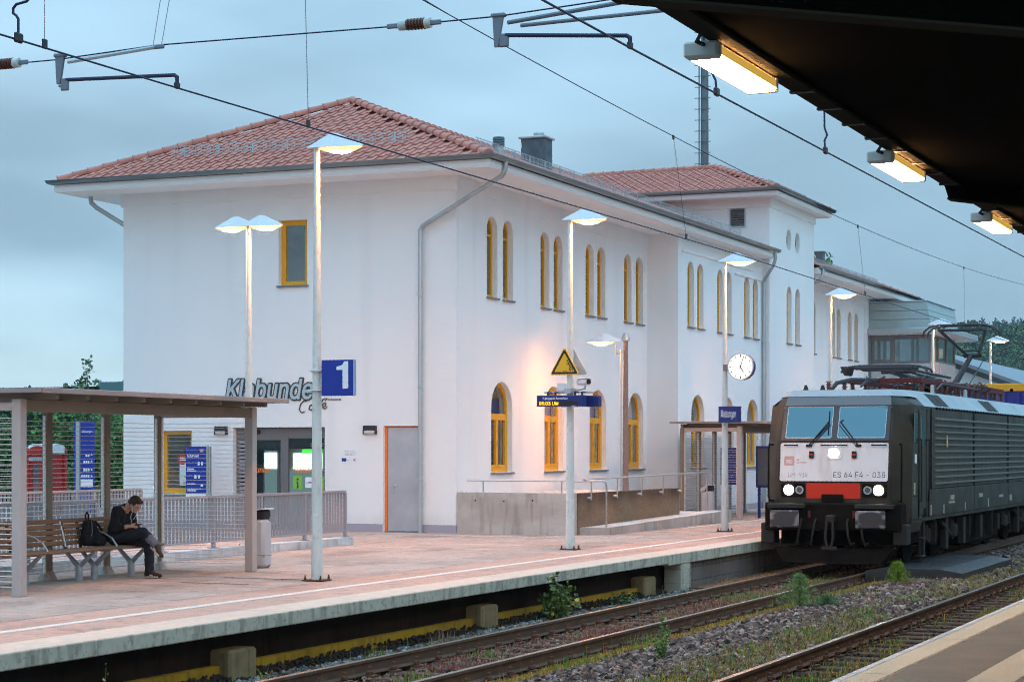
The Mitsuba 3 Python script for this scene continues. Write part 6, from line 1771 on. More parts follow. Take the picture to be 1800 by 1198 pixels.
def pan_head(y, z, parent, drop=1.0):
    m = []
    for d in (-0.28, 0.28):
        m.append(tube([(LC - 0.97, y + d, z - 0.30 * drop), (LC - 0.93, y + d, z - 0.16 * drop), (LC - 0.80, y + d, z - 0.05 * drop), (LC - 0.55, y + d, z), (LC + 0.55, y + d, z), (LC + 0.80, y + d, z - 0.05 * drop), (LC + 0.93, y + d, z - 0.16 * drop), (LC + 0.97, y + d, z - 0.30 * drop)], 0.026, 7))
    for a in (-0.5, 0.5):
        m.append(tube([(LC + a, y - 0.28, z - 0.04), (LC + a, y + 0.28, z - 0.04)], 0.02, 6))
    m.append(tube([(LC - 0.55, y, z - 0.10), (LC + 0.55, y, z - 0.10)], 0.018, 6))
    part(parent, 'pan_head', m, 'dark_metal')


# folded pantograph in front, raised one behind
pg = part(K, 'folded_pantograph', [tube([(LC - 0.12, 49.6, 3.60), (LC - 0.12, 46.4, 3.68)], 0.055, 8), tube([(LC - 0.35, 46.5, 3.72), (LC - 0.50, 50.0, 3.66)], 0.035, 7), tube([(LC + 0.35, 46.5, 3.72), (LC + 0.50, 50.0, 3.66)], 0.035, 7), tube([(LC + 0.1, 45.2, 3.74), (LC + 0.3, 50.0, 3.60)], 0.03, 7),
                                   tube([(LC - 0.4, 46.45, 3.69), (LC + 0.4, 46.45, 3.69)], 0.05, 8), bb(LC - 0.25, LC + 0.25, 49.2, 50.0, 3.48, 3.70, 0.04)], 'dark_metal')
pan_head(45.2, 3.77, pg, 0.5)
part(pg, 'contact_tray', [bb(LC - 0.66, LC + 0.66, 44.88, 44.96, 3.68, 3.76, 0.02), bb(LC - 0.66, LC + 0.66, 45.44, 45.52, 3.68, 3.76, 0.02)], 'dark_metal')
part(pg, 'end_plate', [hull([(LC - 0.99, 44.9, 3.76), (LC - 0.80, 44.9, 3.76), (LC - 0.90, 44.9, 3.56), (LC - 0.86, 44.9, 3.56), (LC - 0.99, 45.5, 3.76), (LC - 0.80, 45.5, 3.76), (LC - 0.90, 45.5, 3.56), (LC - 0.86, 45.5, 3.56)])], 'loco_grey')
pg = part(K, 'raised_pantograph', [tube([(LC - 0.10, 53.6, 3.55), (LC - 0.05, 55.9, 4.45)], [0.09, 0.065], 10)], 'loco_grey')
part(pg, 'upper_arm', [tube([(LC - 0.16, 55.9, 4.47), (LC - 0.62, 54.3, 5.10)], 0.045, 8), tube([(LC + 0.16, 55.9, 4.47), (LC + 0.62, 54.3, 5.10)], 0.045, 8), tube([(LC - 0.24, 55.9, 4.47), (LC + 0.24, 55.9, 4.47)], 0.07, 8),
                       tube([(LC - 0.28, 55.6, 4.58), (LC + 0.28, 55.6, 4.58)], 0.03, 6), tube([(LC - 0.62, 54.3, 5.06), (LC + 0.62, 54.3, 5.06)], 0.028, 6)], 'dark_metal')
pan_head(54.2, 5.19, pg)
part(pg, 'guide_rod', tube([(LC + 0.2, 53.9, 3.5), (LC + 0.22, 56.1, 4.30)], 0.018, 6), 'dark_metal')
part(pg, 'base', [bb(LC - 0.35, LC + 0.35, 53.2, 54.2, 3.42, 3.62, 0.04)], 'panto_red')

# container wagon behind the locomotive
t = thing('container_wagon', 'blue container wagon with a yellow top rim behind the locomotive', 'wagon')
part(t, 'chassis', bx(LC - 1.3, LC + 1.3, 60.9, 73, -0.1, 0.55), 'loco_under')
part(t, 'container', bx(LC - 1.25, LC + 1.25, 61.1, 73, 0.56, 3.62), 'wagon_blue')
part(t, 'top_rim', bb(LC - 1.29, LC + 1.29, 61.05, 73.05, 3.62, 3.86, 0.02), 'wagon_yellow')
for i in range(7):
    x = LC - 1.2 + i * 0.4
    part(t, 'rib', bb(x - 0.05, x + 0.05, 61.03, 61.1, 0.6, 3.6, 0.012), 'wagon_blue')
for i in range(6):
    part(t, 'rim_bolt', lathe([(0, 0.03), (0.04, 0.03), (0.05, 0), (0, 0)], 8).apply_transform(trimesh.transformations.rotation_matrix(pi / 2, [1, 0, 0])).apply_translation([LC - 1.05 + i * 0.42, 61.05, 3.66]), 'loco_under')

# ================================================================ overhead line
def wire(name, label, pts, r, m='cable_blue', group=None):
    return single(name, label, 'overhead wire', tube(pts, r, 5, False), m, True, group=group)


def sag(x, y0, y1, z0, dip, n=14, x1=None):
    t_ = np.linspace(0, 1, n)
    x1 = x if x1 is None else x1
    return [(x + (x1 - x) * q, y0 + (y1 - y0) * q, z0 - 4 * dip * q * (1 - q)) for q in t_]


c1w = single('contact_wire', 'contact wire above the far track crossing in front of the white building', 'overhead wire', tube([(-10.05, -20, 5.17), (-9.98, 15.75, 5.165), (-9.75, 33, 5.15), (-9.95, 52, 5.15), (-10.2, 70, 5.15), (-9.9, 130, 5.15)], 0.0085, 6, False), 'cable_blue', True)
c2w = single('contact_wire', 'thicker looking contact wire above the near track running under the canopy edge', 'overhead wire', tube([(-5.55, -20, 5.19), (-5.62, 15.75, 5.19), (-5.5, 36, 5.2), (-5.7, 70, 5.2), (-5.5, 130, 5.2)], 0.0095, 6, False), 'cable_blue', True)
mw = [(-10.0, y, 6.62 + 0.00088 * (y - 42.5) ** 2) for y in np.linspace(-5, 70, 30)] + [(-10, 90, 6.65), (-10, 120, 7.2)]
single('messenger_wire', 'thin messenger wire above the far track with hanging droppers', 'overhead wire', tube(mw, 0.007, 5, False), 'cable_blue', True)
mz = lambda y: 6.62 + 0.00088 * (y - 42.5) ** 2
t = thing('dropper_wire', 'first thin dropper wire of the far track, left of the nearest lamp', 'dropper wire')
DR = [(13.75, 'thin dropper wire at the upper left corner ending on the contact wire'), (18.15, 'thin dropper wire ending on the contact wire in front of the tiled roof'), (30.0, 'thin dropper wire in front of the tower of the building'), (42.3, 'thin dropper wire in the sky right of the tower'), (54.4, 'thin dropper wire in the sky above the pantograph')]
del labels[t]
_used.pop('dropper_wire', None)
for y, lab in DR:
    xw = float(np.interp(y, [15.75, 33, 52, 70], [-9.98, -9.75, -9.95, -10.2]))
    t = thing('dropper_wire', lab, 'dropper wire')
    part(t, 'wire', tube([(-10.0, y, mz(y)), (xw, y, 5.20)], 0.0035, 4), 'cable_blue')
    part(t, 'clip', [bb(xw - 0.012, xw + 0.012, y - 0.03, y + 0.03, 5.155, 5.235, 0.006), bb(-10.012, -9.988, y - 0.03, y + 0.03, mz(y) - 0.05, mz(y) + 0.02, 0.006)], 'dark_metal')
for pts, lab in (([(-9.98, 13.4, 5.17), (-9.98, 13.4, 5.33), (-10.0, 13.4, 5.36), (-10.03, 13.4, 5.38), (-10.03, 13.4, 5.42), (-10.0, 13.4, 5.45), (-9.90, 13.4, 5.465), (-9.86, 13.4, 5.50), (-9.87, 13.4, 5.54), (-9.95, 13.4, 5.58), (-9.98, 13.4, 5.8), (-10.0, 13.5, 7.3)], 'looped jumper cable at the upper left corner above the contact wire'),
                 ([(-5.59, 22.1, 5.2), (-5.60, 22.1, 5.32), (-5.57, 22.1, 5.38), (-5.60, 22.1, 5.46), (-5.62, 22.1, 6.9)], 'short jumper cable between two canopy lamps'),
                 ([(-5.61, 18.1, 5.2), (-5.62, 18.1, 5.32), (-5.66, 18.1, 5.40), (-5.72, 18.1, 5.47), (-5.8, 18.1, 6.9)], 'short jumper cable below the nearest canopy lamp')):
    t = thing('jumper_cable', lab, 'cable')
    part(t, 'cable', tube(pts, 0.011, 6), 'cable_blue', True)
    x, y, z = pts[0]
    part(t, 'clamp', bb(x - 0.02, x + 0.02, y - 0.05, y + 0.05, z - 0.03, z + 0.05, 0.012), 'dark_metal')
YS = 15.75
single('cross_span_wire', 'span wire stretched across both tracks carrying insulators', 'overhead wire', tube([(-40, YS, 5.50), (-11.3, YS, 5.52), (-10.2, YS, 5.57), (-7.8, YS, 5.545), (-6.8, YS, 5.55), (-5.5, YS, 5.62), (4, YS, 5.95)], 0.007, 5, False), 'cable_blue', True)
for xa, xb, lab in ((-12.15, -11.62, 'orange lit ribbed insulator at the upper left corner'), (-7.86, -7.34, 'grey and brown ribbed insulator in the span wire above the building')):
    t = thing('insulator', lab, 'insulator')
    z = 5.525 if xa < -10 else 5.548
    L_ = xb - xa
    p = [(0, 0.0), (0.012, 0.0), (0.03, 0.04), (0.012, 0.10), (0.045, 0.12), (0.048, 0.185), (0.03, 0.19)]
    rib = []
    for i in range(6):
        q = 0.20 + i * 0.03
        rib += [(0.030, q), (0.052, q + 0.008), (0.052, q + 0.013), (0.030, q + 0.021)]
    e = [(0.03, L_ - 0.19), (0.048, L_ - 0.185), (0.048, L_ - 0.12), (0.012, L_ - 0.10), (0.03, L_ - 0.05), (0.012, L_ - 0.0), (0, L_ - 0.0)]
    rot = lambda m: m.apply_transform(trimesh.transformations.rotation_matrix(pi / 2, [0, 1, 0])).apply_translation([xa, YS, z])
    part(t, 'ribbed_core', rot(lathe([(0, 0.195)] + rib[::1] + [(0, rib[-1][1])], 14)), 'ceramic')
    part(t, 'end_cap', rot(lathe([(0, 0.12), (0.045, 0.12), (0.048, 0.195), (0, 0.195)], 14)), 'lamp_box', 40)
    part(t, 'end_cap', rot(lathe([(0, rib[-1][1]), (0.048, rib[-1][1]), (0.045, L_ - 0.10), (0, L_ - 0.10)], 14)), 'lamp_box', 40)
    for a in (0.0, L_ - 0.12):
        part(t, 'clevis', bb(xa + a, xa + a + 0.12, YS - 0.012, YS + 0.012, z - 0.022, z + 0.022, 0.008), 'fitting')
for side, lab in ((0, 'steady arm assembly holding the contact wire of the far track'), (1, 'steady arm assembly holding the contact wire of the near track')):
    t = thing('steady_arm', lab, 'steady arm')
    xb, xe, xw = (-11.27, -10.22, -9.985) if not side else (-6.82, -5.30, -5.625)
    zw = 5.17 if not side else 5.195
    part(t, 'bracket', [hull([(xb - 0.035, YS - 0.015, 5.545), (xb + 0.06, YS - 0.015, 5.545), (xb - 0.035, YS + 0.015, 5.545), (xb + 0.06, YS + 0.015, 5.545), (xb - 0.02, YS - 0.015, 5.29), (xb + 0.015, YS - 0.015, 5.29), (xb - 0.02, YS + 0.015, 5.29), (xb + 0.015, YS + 0.015, 5.29)]), bb(xb - 0.05, xb + 0.08, YS - 0.03, YS + 0.03, 5.54, 5.575, 0.01)], 'fitting')
    part(t, 'upper_tube', tube([(xb + 0.10, YS, 5.49), (xe, YS, 5.555 if not side else 5.605)], 0.019, 8), 'zinc_pale' if not side else 'fitting')
    if side:
        part(t, 'upper_tube', tube([(xb + 0.22, YS, 5.455), (xe, YS, 5.475)], 0.017, 8), 'fitting')
    z0_ = 5.325 if not side else 5.385
    part(t, 'steady_tube', tube([(xb + 0.08, YS, z0_), (xw - 0.03, YS, z0_ - (0.04 if not side else 0.09)), (xw, YS, z0_ - (0.06 if not side else 0.11)), (xw, YS, zw + 0.01)], 0.018, 8), 'cable_blue')
    part(t, 'hinge', [bb(xb + 0.02, xb + 0.11, YS - 0.014, YS + 0.014, z0_ - 0.10, z0_ + 0.015, 0.01), bar((xb, YS, z0_ - 0.05), (xb + 0.08, YS, z0_ - 0.09), 0.02)], 'fitting')
    part(t, 'wire_clamp', bb(xw - 0.02, xw + 0.02, YS - 0.03, YS + 0.03, zw - 0.012, zw + 0.045, 0.008), 'dark_metal')
    for dx in (-0.02, 0.07):
        part(t, 'suspension_wire', tube([(xe + dx, YS, 5.57), (xe + 0.5 + dx * 1.5, YS + 0.1, 8.5)], 0.0032, 4), 'cable_blue')
    part(t, 'tube_end', bb(xe - 0.05, xe + 0.10, YS - 0.015, YS + 0.015, 5.535, 5.575, 0.01), 'fitting')
wire('stay_wire', 'thin slanting wire joining the messenger wire near the ribbed insulator', [(-10.3, 14, 7.6), (-10.0, 21.95, 6.99)], 0.005)

# ================================================================ platform canopy above the camera
t = thing('platform_canopy', 'dark platform canopy roof filling the upper right corner', 'canopy')
CE = -3.47
zb = lambda x: 4.25 - 0.155 * (x - CE)
def deck(y0, y1):
    v = [(CE, y0, zb(CE)), (CE, y1, zb(CE)), (4.0, y0, zb(4.0)), (4.0, y1, zb(4.0)), (CE, y0, zb(CE) + 0.1), (CE, y1, zb(CE) + 0.1), (4.0, y0, zb(4.0) + 0.1), (4.0, y1, zb(4.0) + 0.1)]
    return hull(v)
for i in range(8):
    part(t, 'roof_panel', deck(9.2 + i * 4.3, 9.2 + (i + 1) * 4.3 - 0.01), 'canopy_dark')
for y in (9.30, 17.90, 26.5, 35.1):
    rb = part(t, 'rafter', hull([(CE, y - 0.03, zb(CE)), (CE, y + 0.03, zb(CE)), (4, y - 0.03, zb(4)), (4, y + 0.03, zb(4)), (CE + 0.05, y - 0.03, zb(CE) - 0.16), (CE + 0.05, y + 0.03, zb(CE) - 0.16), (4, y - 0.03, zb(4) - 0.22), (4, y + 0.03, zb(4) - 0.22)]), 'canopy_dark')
    part(rb, 'flange', hull([(CE + 0.05, y - 0.09, zb(CE) - 0.175), (CE + 0.05, y + 0.09, zb(CE) - 0.175), (4, y - 0.09, zb(4) - 0.235), (4, y + 0.09, zb(4) - 0.235), (CE + 0.05, y - 0.09, zb(CE) - 0.16), (CE + 0.05, y + 0.09, zb(CE) - 0.16), (4, y - 0.09, zb(4) - 0.22), (4, y + 0.09, zb(4) - 0.22)]), 'canopy_beam')  # olive and lighter than the web: light on the flange is painted in
part(t, 'edge_fascia', bb(CE - 0.02, CE + 0.02, 9.2, 44, 4.22, 4.36, 0.006), 'fascia_amber')
part(t, 'cable_tray', bb(CE + 0.03, CE + 0.17, 9.4, 44, 4.185, 4.215, 0.005), 'canopy_beam')
for y in np.arange(12.7, 40, 0.7):
    part(t, 'tray_clip', bx(CE + 0.02, CE + 0.18, y, y + 0.05, 4.175, 4.19), 'dark_metal')
for y in (13.6, 22.2, 30.8):
    part(t, 'column', bb(1.9, 2.1, y - 0.1, y + 0.1, 0.2, zb(2.0) - 0.2, 0.01), 'canopy_beam')
CL = ['nearest bright box lamp under the canopy edge', 'second bright box lamp along the canopy edge', 'third bright box lamp along the canopy edge'] + [f'{n} box lamp along the canopy edge, outside the picture' for n in ('fourth', 'fifth', 'sixth', 'seventh', 'eighth')]
for y, lab in zip((10.88, 15.38, 19.75, 24.05, 28.35, 32.65, 36.95, 41.25), CL):
    q = thing('canopy_lamp', lab, 'strip light')
    xa, xb = CE - 0.10, CE + 0.10
    part(q, 'housing', [bb(xa, xb, y, y + 0.10, 4.085, 4.175, 0.012), bb(xa, xb, y + 1.24, y + 1.28, 4.085, 4.175, 0.008), bx(xa + 0.02, xb - 0.02, y + 0.1, y + 1.24, 4.160, 4.175)], 'lamp_box')
    part(q, 'diffuser', bb(xa + 0.008, xb - 0.008, y + 0.102, y + 1.238, 4.087, 4.108, 0.006), 'sign_white', emitter=glow(1.0, 0.60, 0.26, 7.0, 0.5))
    part(q, 'side_cover', [bx(xb - 0.012, xb - 0.004, y + 0.102, y + 1.238, 4.109, 4.159), bx(xa + 0.004, xa + 0.012, y + 0.102, y + 1.238, 4.109, 4.159)], 'sign_yellow', emitter=glow(1.0, 0.60, 0.13, 0.045))
    part(q, 'cable', tube([(CE + 0.05, y - 0.12, 4.20), (CE, y - 0.06, 4.16), (CE + 0.03, y + 0.02, 4.15), (CE + 0.08, y + 0.05, 4.185)], 0.012, 6), 'black')
# ================================================================ the seated man
def bone(p, r0, q, r1):
    m0 = manifold3d.Manifold.sphere(r0, 16).translate([float(v) for v in p])
    m1 = manifold3d.Manifold.sphere(r1, 16).translate([float(v) for v in q])
    return manifold3d.Manifold.batch_hull([m0, m1])


def limb(ch):
    """chain of (point, radius)"""
    return [bone(a[0], a[1], b[0], b[1]) for a, b in zip(ch[:-1], ch[1:])]


def flesh(bones, step=0.02, it=8):
    m = manifold3d.Manifold.batch_boolean(bones, manifold3d.OpType.Add).refine_to_length(step)
    g = m.to_mesh()
    t_ = trimesh.Trimesh(g.vert_properties[:, :3], g.tri_verts, process=True)
    trimesh.smoothing.filter_taubin(t_, iterations=it)
    return t_


def ell(c, r, rot=None):
    m = manifold3d.Manifold.sphere(1.0, 24).scale([float(x) for x in r])
    if rot:
        m = m.rotate(rot)
    return m.translate([float(x) for x in c])


V3 = lambda *a: np.array(a, float)
H_ = V3(-17.06, 25.30, 0.57)
SR, SL = V3(-16.96, 25.12, 0.985), V3(-16.97, 25.49, 0.985)      # shoulders (his right is nearer the camera)
NK, HD = V3(-16.89, 25.30, 1.045), V3(-16.765, 25.30, 1.085)
ER, EL = V3(-16.98, 25.07, 0.735), V3(-16.97, 25.56, 0.735)
WR_, WL_ = V3(-16.79, 25.19, 0.765), V3(-16.79, 25.40, 0.755)
KR, KL = V3(-16.60, 25.27, 0.675), V3(-16.60, 25.42, 0.525)
AR, AL = V3(-16.33, 25.19, 0.505), V3(-16.585, 25.41, 0.10)
hipR, hipL = V3(-17.05, 25.20, 0.585), V3(-17.05, 25.41, 0.575)
P_ = thing('person', 'man in a black jacket bent over a phone, sitting cross legged on the bench', 'person')


def hand(w, d, up, side, holds):
    """palm and five fingers curled round the phone; d: direction of the hand, side: towards the thumb"""
    d, up, side = (v / np.linalg.norm(v) for v in (d, up, side))
    palm = w + d * 0.045
    out = [bone(w, 0.024, palm + side * 0.018, 0.019), bone(w, 0.024, palm - side * 0.018, 0.018), bone(palm + side * 0.02, 0.018, palm - side * 0.02, 0.017)]
    for i, (o, L) in enumerate(((0.027, 0.060), (0.010, 0.068), (-0.008, 0.064), (-0.026, 0.05))):
        a = palm + side * o + d * 0.02
        b = a + d * L * 0.5 - up * 0.006
        c = b + d * L * 0.28 - up * 0.022
        e = c - d * L * 0.05 - up * 0.022
        out += [bone(a, 0.0095, b, 0.009), bone(b, 0.009, c, 0.0082), bone(c, 0.0082, e, 0.0075)]
    a = w + d * 0.03 + side * 0.024
    b = a + side * 0.024 + d * 0.026
    c = b + d * 0.03 - side * 0.004 + up * 0.008
    return out + [bone(a, 0.013, b, 0.011), bone(b, 0.011, c, 0.009)]


torso = [(H_ + [0, 0, 0.02], 0.125), (V3(-17.09, 25.30, 0.72), 0.125), (V3(-17.045, 25.30, 0.87), 0.125), (V3(-16.985, 25.30, 0.97), 0.10), (NK, 0.058), (V3(-16.83, 25.3, 1.075), 0.055)]
body = limb([(a, r * 0.86) for a, r in torso[:4]] + torso[4:])
body += limb([(SR, 0.062), (ER, 0.045), (WR_, 0.028)]) + limb([(SL, 0.062), (EL, 0.045), (WL_, 0.028)])
body += [bone(SR, 0.06, V3(-16.97, 25.3, 1.0), 0.075), bone(SL, 0.06, V3(-16.97, 25.3, 1.0), 0.075)]
body += limb([(hipR, 0.085), (KR, 0.058), (AR, 0.034)]) + limb([(hipL, 0.085), (KL, 0.058), (AL, 0.034)])
body += hand(WR_, V3(0.75, 0.5, 0.05), V3(0, 0, 1), V3(-0.3, 0.6, 0.5), True) + hand(WL_, V3(0.8, -0.4, 0.05), V3(0, 0, 1), V3(-0.3, -0.6, 0.5), True)
# head bent forward: axis from the neck through the crown
fw = V3(0.80, 0, -0.60)       # where the face looks
upv = V3(0.60, 0, 0.80)       # towards the crown
hc = HD
rot_y = math.degrees(math.atan2(0.60, 0.80))
body += [ell(hc + upv * 0.015, (0.092, 0.074, 0.105), [0, rot_y, 0]), ell(hc + fw * 0.025 - upv * 0.055, (0.062, 0.055, 0.062), [0, rot_y, 0]), bone(NK, 0.055, hc - upv * 0.03 - fw * 0.02, 0.055),
         bone(hc + fw * 0.088 + upv * 0.008, 0.010, hc + fw * 0.105 - upv * 0.028, 0.014), ell(hc + fw * 0.076 - upv * 0.085, (0.026, 0.028, 0.02), [0, rot_y, 0]), bone(hc + fw * 0.085 - upv * 0.055 + [0, -0.018, 0], 0.008, hc + fw * 0.085 - upv * 0.055 + [0, 0.018, 0], 0.008)]
for s in (-1, 1):
    body += [ell(hc + V3(0, s * 0.077, 0) - upv * 0.012 - fw * 0.005, (0.018, 0.010, 0.032), [0, rot_y, 0]), ell(hc + fw * 0.078 + upv * 0.022 + [0, s * 0.032, 0], (0.012, 0.018, 0.008), [0, rot_y, 0])]
part(P_, 'body', flesh(body, 0.012, 5), 'skin', True)
for s in (-1, 1):
    part(P_, 'eye', trimesh.creation.icosphere(subdivisions=2, radius=0.009).apply_translation(hc + fw * 0.083 + upv * 0.008 + [0, s * 0.031, 0]), 'sign_black', True)
# hair: cap of strands
hairb = [ell(hc + upv * 0.030 - fw * 0.018, (0.098, 0.084, 0.100), [0, rot_y, 0]), bone(hc - fw * 0.07 - upv * 0.01, 0.05, hc - fw * 0.055 - upv * 0.055, 0.035), bone(hc + fw * 0.045 + upv * 0.075 + [0, -.03, 0], 0.035, hc + fw * 0.045 + upv * 0.075 + [0, .03, 0], 0.035)]
for s in (-1, 1):
    hairb.append(bone(hc + V3(0, s * 0.066, 0) + upv * 0.02, 0.02, hc + V3(0, s * 0.072, 0) - upv * 0.02 - fw * 0.02, 0.010))
hm = flesh(hairb, 0.014, 4)
hm.vertices += (meshkit.fbm(hm.vertices * 70, 3) - 0.5)[:, None] * 0.022 * hm.vertex_normals
part(P_, 'hair', hm, 'hair', True)
jack = limb([(a, r) for a, r in torso[:4]]) + [bone(V3(-16.965, 25.3, 1.0), 0.08, NK + [-0.03, 0, 0.0], 0.062)]
jack += limb([(SR, 0.078), (ER, 0.066), (WR_ * 0.55 + ER * 0.45, 0.052)]) + limb([(SL, 0.078), (EL, 0.066), (WL_ * 0.75 + EL * 0.25, 0.05)])
jack += [bone(SR, 0.075, V3(-17.0, 25.3, 0.98), 0.095), bone(SL, 0.075, V3(-17.0, 25.3, 0.98), 0.095), bone(V3(-16.97, 25.22, 0.92), 0.09, V3(-17.02, 25.22, 0.66), 0.11), bone(V3(-16.97, 25.38, 0.92), 0.09, V3(-17.02, 25.38, 0.66), 0.11),
         bone(V3(-17.10, 25.22, 0.62), 0.10, V3(-17.10, 25.40, 0.62), 0.10)]
jm = flesh(jack, 0.018, 5)
jm.vertices += (meshkit.fbm(jm.vertices * np.array([16, 16, 22]), 3) - 0.5)[:, None] * 0.026 * jm.vertex_normals
part(P_, 'jacket', jm, 'black_cloth', True)
tr = limb([(hipR, 0.105), (KR, 0.078), (KR * 0.1 + AR * 0.9, 0.062)]) + limb([(hipL, 0.105), (KL, 0.080), (AL + [0, 0, 0.06], 0.066), (AL + [0, 0, -0.02], 0.068)]) + [bone(hipR, 0.11, hipL, 0.11)]
tm = flesh(tr, 0.018, 5)
tm.vertices += (meshkit.fbm(tm.vertices * np.array([14, 14, 20]), 3, 4) - 0.5)[:, None] * 0.022 * tm.vertex_normals
part(P_, 'trousers', tm, 'denim', True)
part(P_, 'turned_cuff', flesh([bone(KR * 0.48 + AR * 0.52, 0.070, AR - [0.02, 0, -0.015], 0.064)], 0.02, 3), 'denim_pale', True)
for a, d in ((AR, V3(0.72, -0.12, -0.55)), (AL, V3(1, 0, 0))):
    d = d / np.linalg.norm(d)
    dn = V3(-0.55, 0, -0.72) if a is AR else V3(0, 0, -1)
    sh = flesh([bone(a - d * 0.045 + dn * 0.045, 0.042, a + d * 0.09 + dn * 0.05, 0.040), bone(a + d * 0.09 + dn * 0.05, 0.040, a + d * 0.19 + dn * 0.062, 0.030), bone(a, 0.045, a + d * 0.06 + dn * 0.03, 0.042)], 0.014, 3)
    k_ = part(P_, 'shoe', sh, 'shoe', True)
    part(k_, 'sole', flesh([bone(a - d * 0.05 + dn * 0.083, 0.014, a + d * 0.20 + dn * 0.083, 0.013)] + [bone(a - d * 0.03 + V3(0, s * 0.03, 0) + dn * 0.083, 0.013, a + d * 0.16 + V3(0, s * 0.036, 0) + dn * 0.083, 0.013) for s in (-1, 1)], 0.016, 2), 'shoe_pale', True)
    part(k_, 'side_patch', flesh([bone(a + d * 0.02 + V3(0, -0.036, 0) + dn * 0.05, 0.013, a + d * 0.07 + V3(0, -0.036, 0) + dn * 0.062, 0.012)], 0.01, 2), 'shoe_pale', True)
part(P_, 'earphone_cable', [tube([hc + [0.0, -0.078, -0.02], hc + [0.01, -0.07, -0.10], V3(-16.80, 25.24, 0.90), V3(-16.80, 25.28, 0.80), V3(-16.74, 25.29, 0.78)], 0.0035, 5), tube([hc + [0.0, 0.078, -0.02], V3(-16.76, 25.36, 0.95), V3(-16.79, 25.30, 0.86)], 0.0035, 5)], 'sign_white', True)
t = single('mobile_phone', 'small dark phone held in both hands of the seated man', 'phone', turned(bb(-0.035, 0.035, -0.065, 0.065, -0.005, 0.005, 0.004), -0.35, [0, 1, 0]).apply_translation([-16.70, 25.295, 0.785]), 'black')

# backpack beside him
t = thing('backpack', 'black backpack with a top loop standing on the bench beside the man', 'backpack')
bp = flesh([bone(V3(-17.20, 24.72, 0.57), 0.10, V3(-17.20, 25.0, 0.57), 0.10), bone(V3(-17.22, 24.76, 0.57), 0.095, V3(-17.27, 24.83, 0.80), 0.075), bone(V3(-17.22, 24.98, 0.57), 0.095, V3(-17.27, 24.90, 0.80), 0.075), bone(V3(-17.10, 24.8, 0.555), 0.075, V3(-17.10, 24.94, 0.555), 0.075)], 0.02, 6)
bp.vertices += (meshkit.fbm(bp.vertices * 15, 3) - 0.5)[:, None] * 0.03 * bp.vertex_normals
bp.vertices[:, 2] = np.maximum(bp.vertices[:, 2], 0.487)
part(t, 'sack', bp, 'black_cloth', True)
part(t, 'loop', tube([(-17.30, 24.84, 0.85), (-17.30, 24.82, 0.93), (-17.30, 24.86, 0.975), (-17.30, 24.90, 0.93), (-17.30, 24.89, 0.85)], 0.012, 6), 'black_cloth', True)
part(t, 'piping', tube([(-17.13, 24.70, 0.60), (-17.13, 24.75, 0.68), (-17.17, 24.80, 0.78), (-17.20, 24.83, 0.86)], 0.006, 5), 'fitting', True)
part(t, 'strap', tube([(-17.24, 24.98, 0.84), (-17.22, 25.06, 0.76), (-17.20, 25.14, 0.64), (-17.18, 25.20, 0.55)], 0.017, 6), 'black_cloth', True)

# ================================================================ trees and hills
def crown_leaves(c, r, n, size, tones, seed, hollow=0.35):
    rg = np.random.default_rng(seed)
    d = rg.normal(size=(n, 3))
    d /= np.linalg.norm(d, axis=1, keepdims=True)
    lump = 0.62 + 0.75 * meshkit.fbm(d * 2.2 + seed * 3.7, 3, seed)
    q = d * (rg.uniform(hollow, 1.0, (n, 1)) ** 0.6) * lump[:, None]
    pos = np.asarray(c) + q * np.asarray(r)
    return leaves(pos, size, tones, rg)


def tree(name, label, base, h, crowns, n, size, tones, seed, trunk_r=0.12, group=None, cat='tree'):
    t = thing(name, label, cat, group)
    base = np.asarray(base, float)
    S = [tube([base, base + [0.05, 0, h * 0.5], base + [0.0, 0.05, h * 0.9]], [trunk_r, trunk_r * 0.7, trunk_r * 0.25], 7)]
    LL = []
    for i, (dx, dy, z, r) in enumerate(crowns):
        c = base + [dx, dy, z]
        rr = np.array([r, r, r * 0.85]) if np.isscalar(r) else np.array(r)
        LL.append(crown_leaves(c, rr, n, size, tones, seed + i))
        S.append(tube([base + [0, 0, max(0.3 * z, z - 2.0)], c], [trunk_r * 0.45, trunk_r * 0.15], 5))
    part(t, 'trunk', S, 'bark')
    mesh, col = vsum(LL)
    part(t, 'crown', mesh, 'leaf', False, color=col)


DG = [(0.05, 0.13, 0.045), (0.075, 0.17, 0.05), (0.035, 0.09, 0.035), (0.11, 0.21, 0.055)]
MG = [(0.085, 0.19, 0.05), (0.12, 0.24, 0.06), (0.055, 0.13, 0.04)]
tree('broadleaf_tree', 'leafy green tree behind the telephone kiosk at the left edge', (-43.5, 56.5, -0.4), 3.6, [(0, 0, 2.6, 1.9), (1.3, 0.4, 1.7, 1.6), (-1.4, 0, 1.6, 1.7)], 2600, 0.16, DG, 21)
tree('broadleaf_tree', 'dark green tree between the telephone kiosk and the blue totem', (-40.2, 57.5, -0.4), 4.2, [(0, 0, 2.9, 1.7), (1.1, 0.3, 1.6, 1.5), (-1.1, -0.4, 1.5, 1.5), (0.3, 0, 0.6, 1.4)], 2600, 0.15, MG, 31)
tree('broadleaf_tree', 'broad dark tree at the far left edge behind the shelter slats', (-47.0, 58.0, -0.4), 3.8, [(0, 0, 2.4, 2.1), (1.6, 0.3, 1.5, 1.8), (-1.6, 0, 1.4, 1.9)], 2600, 0.17, DG, 41)
tree('broadleaf_tree', 'bushy green tree in front of the teal shop building', (-37.9, 56.5, -0.4), 3.2, [(0, 0, 2.3, 1.5), (0.9, 0, 1.2, 1.3), (-1.0, 0, 1.0, 1.3)], 2200, 0.14, MG, 51)
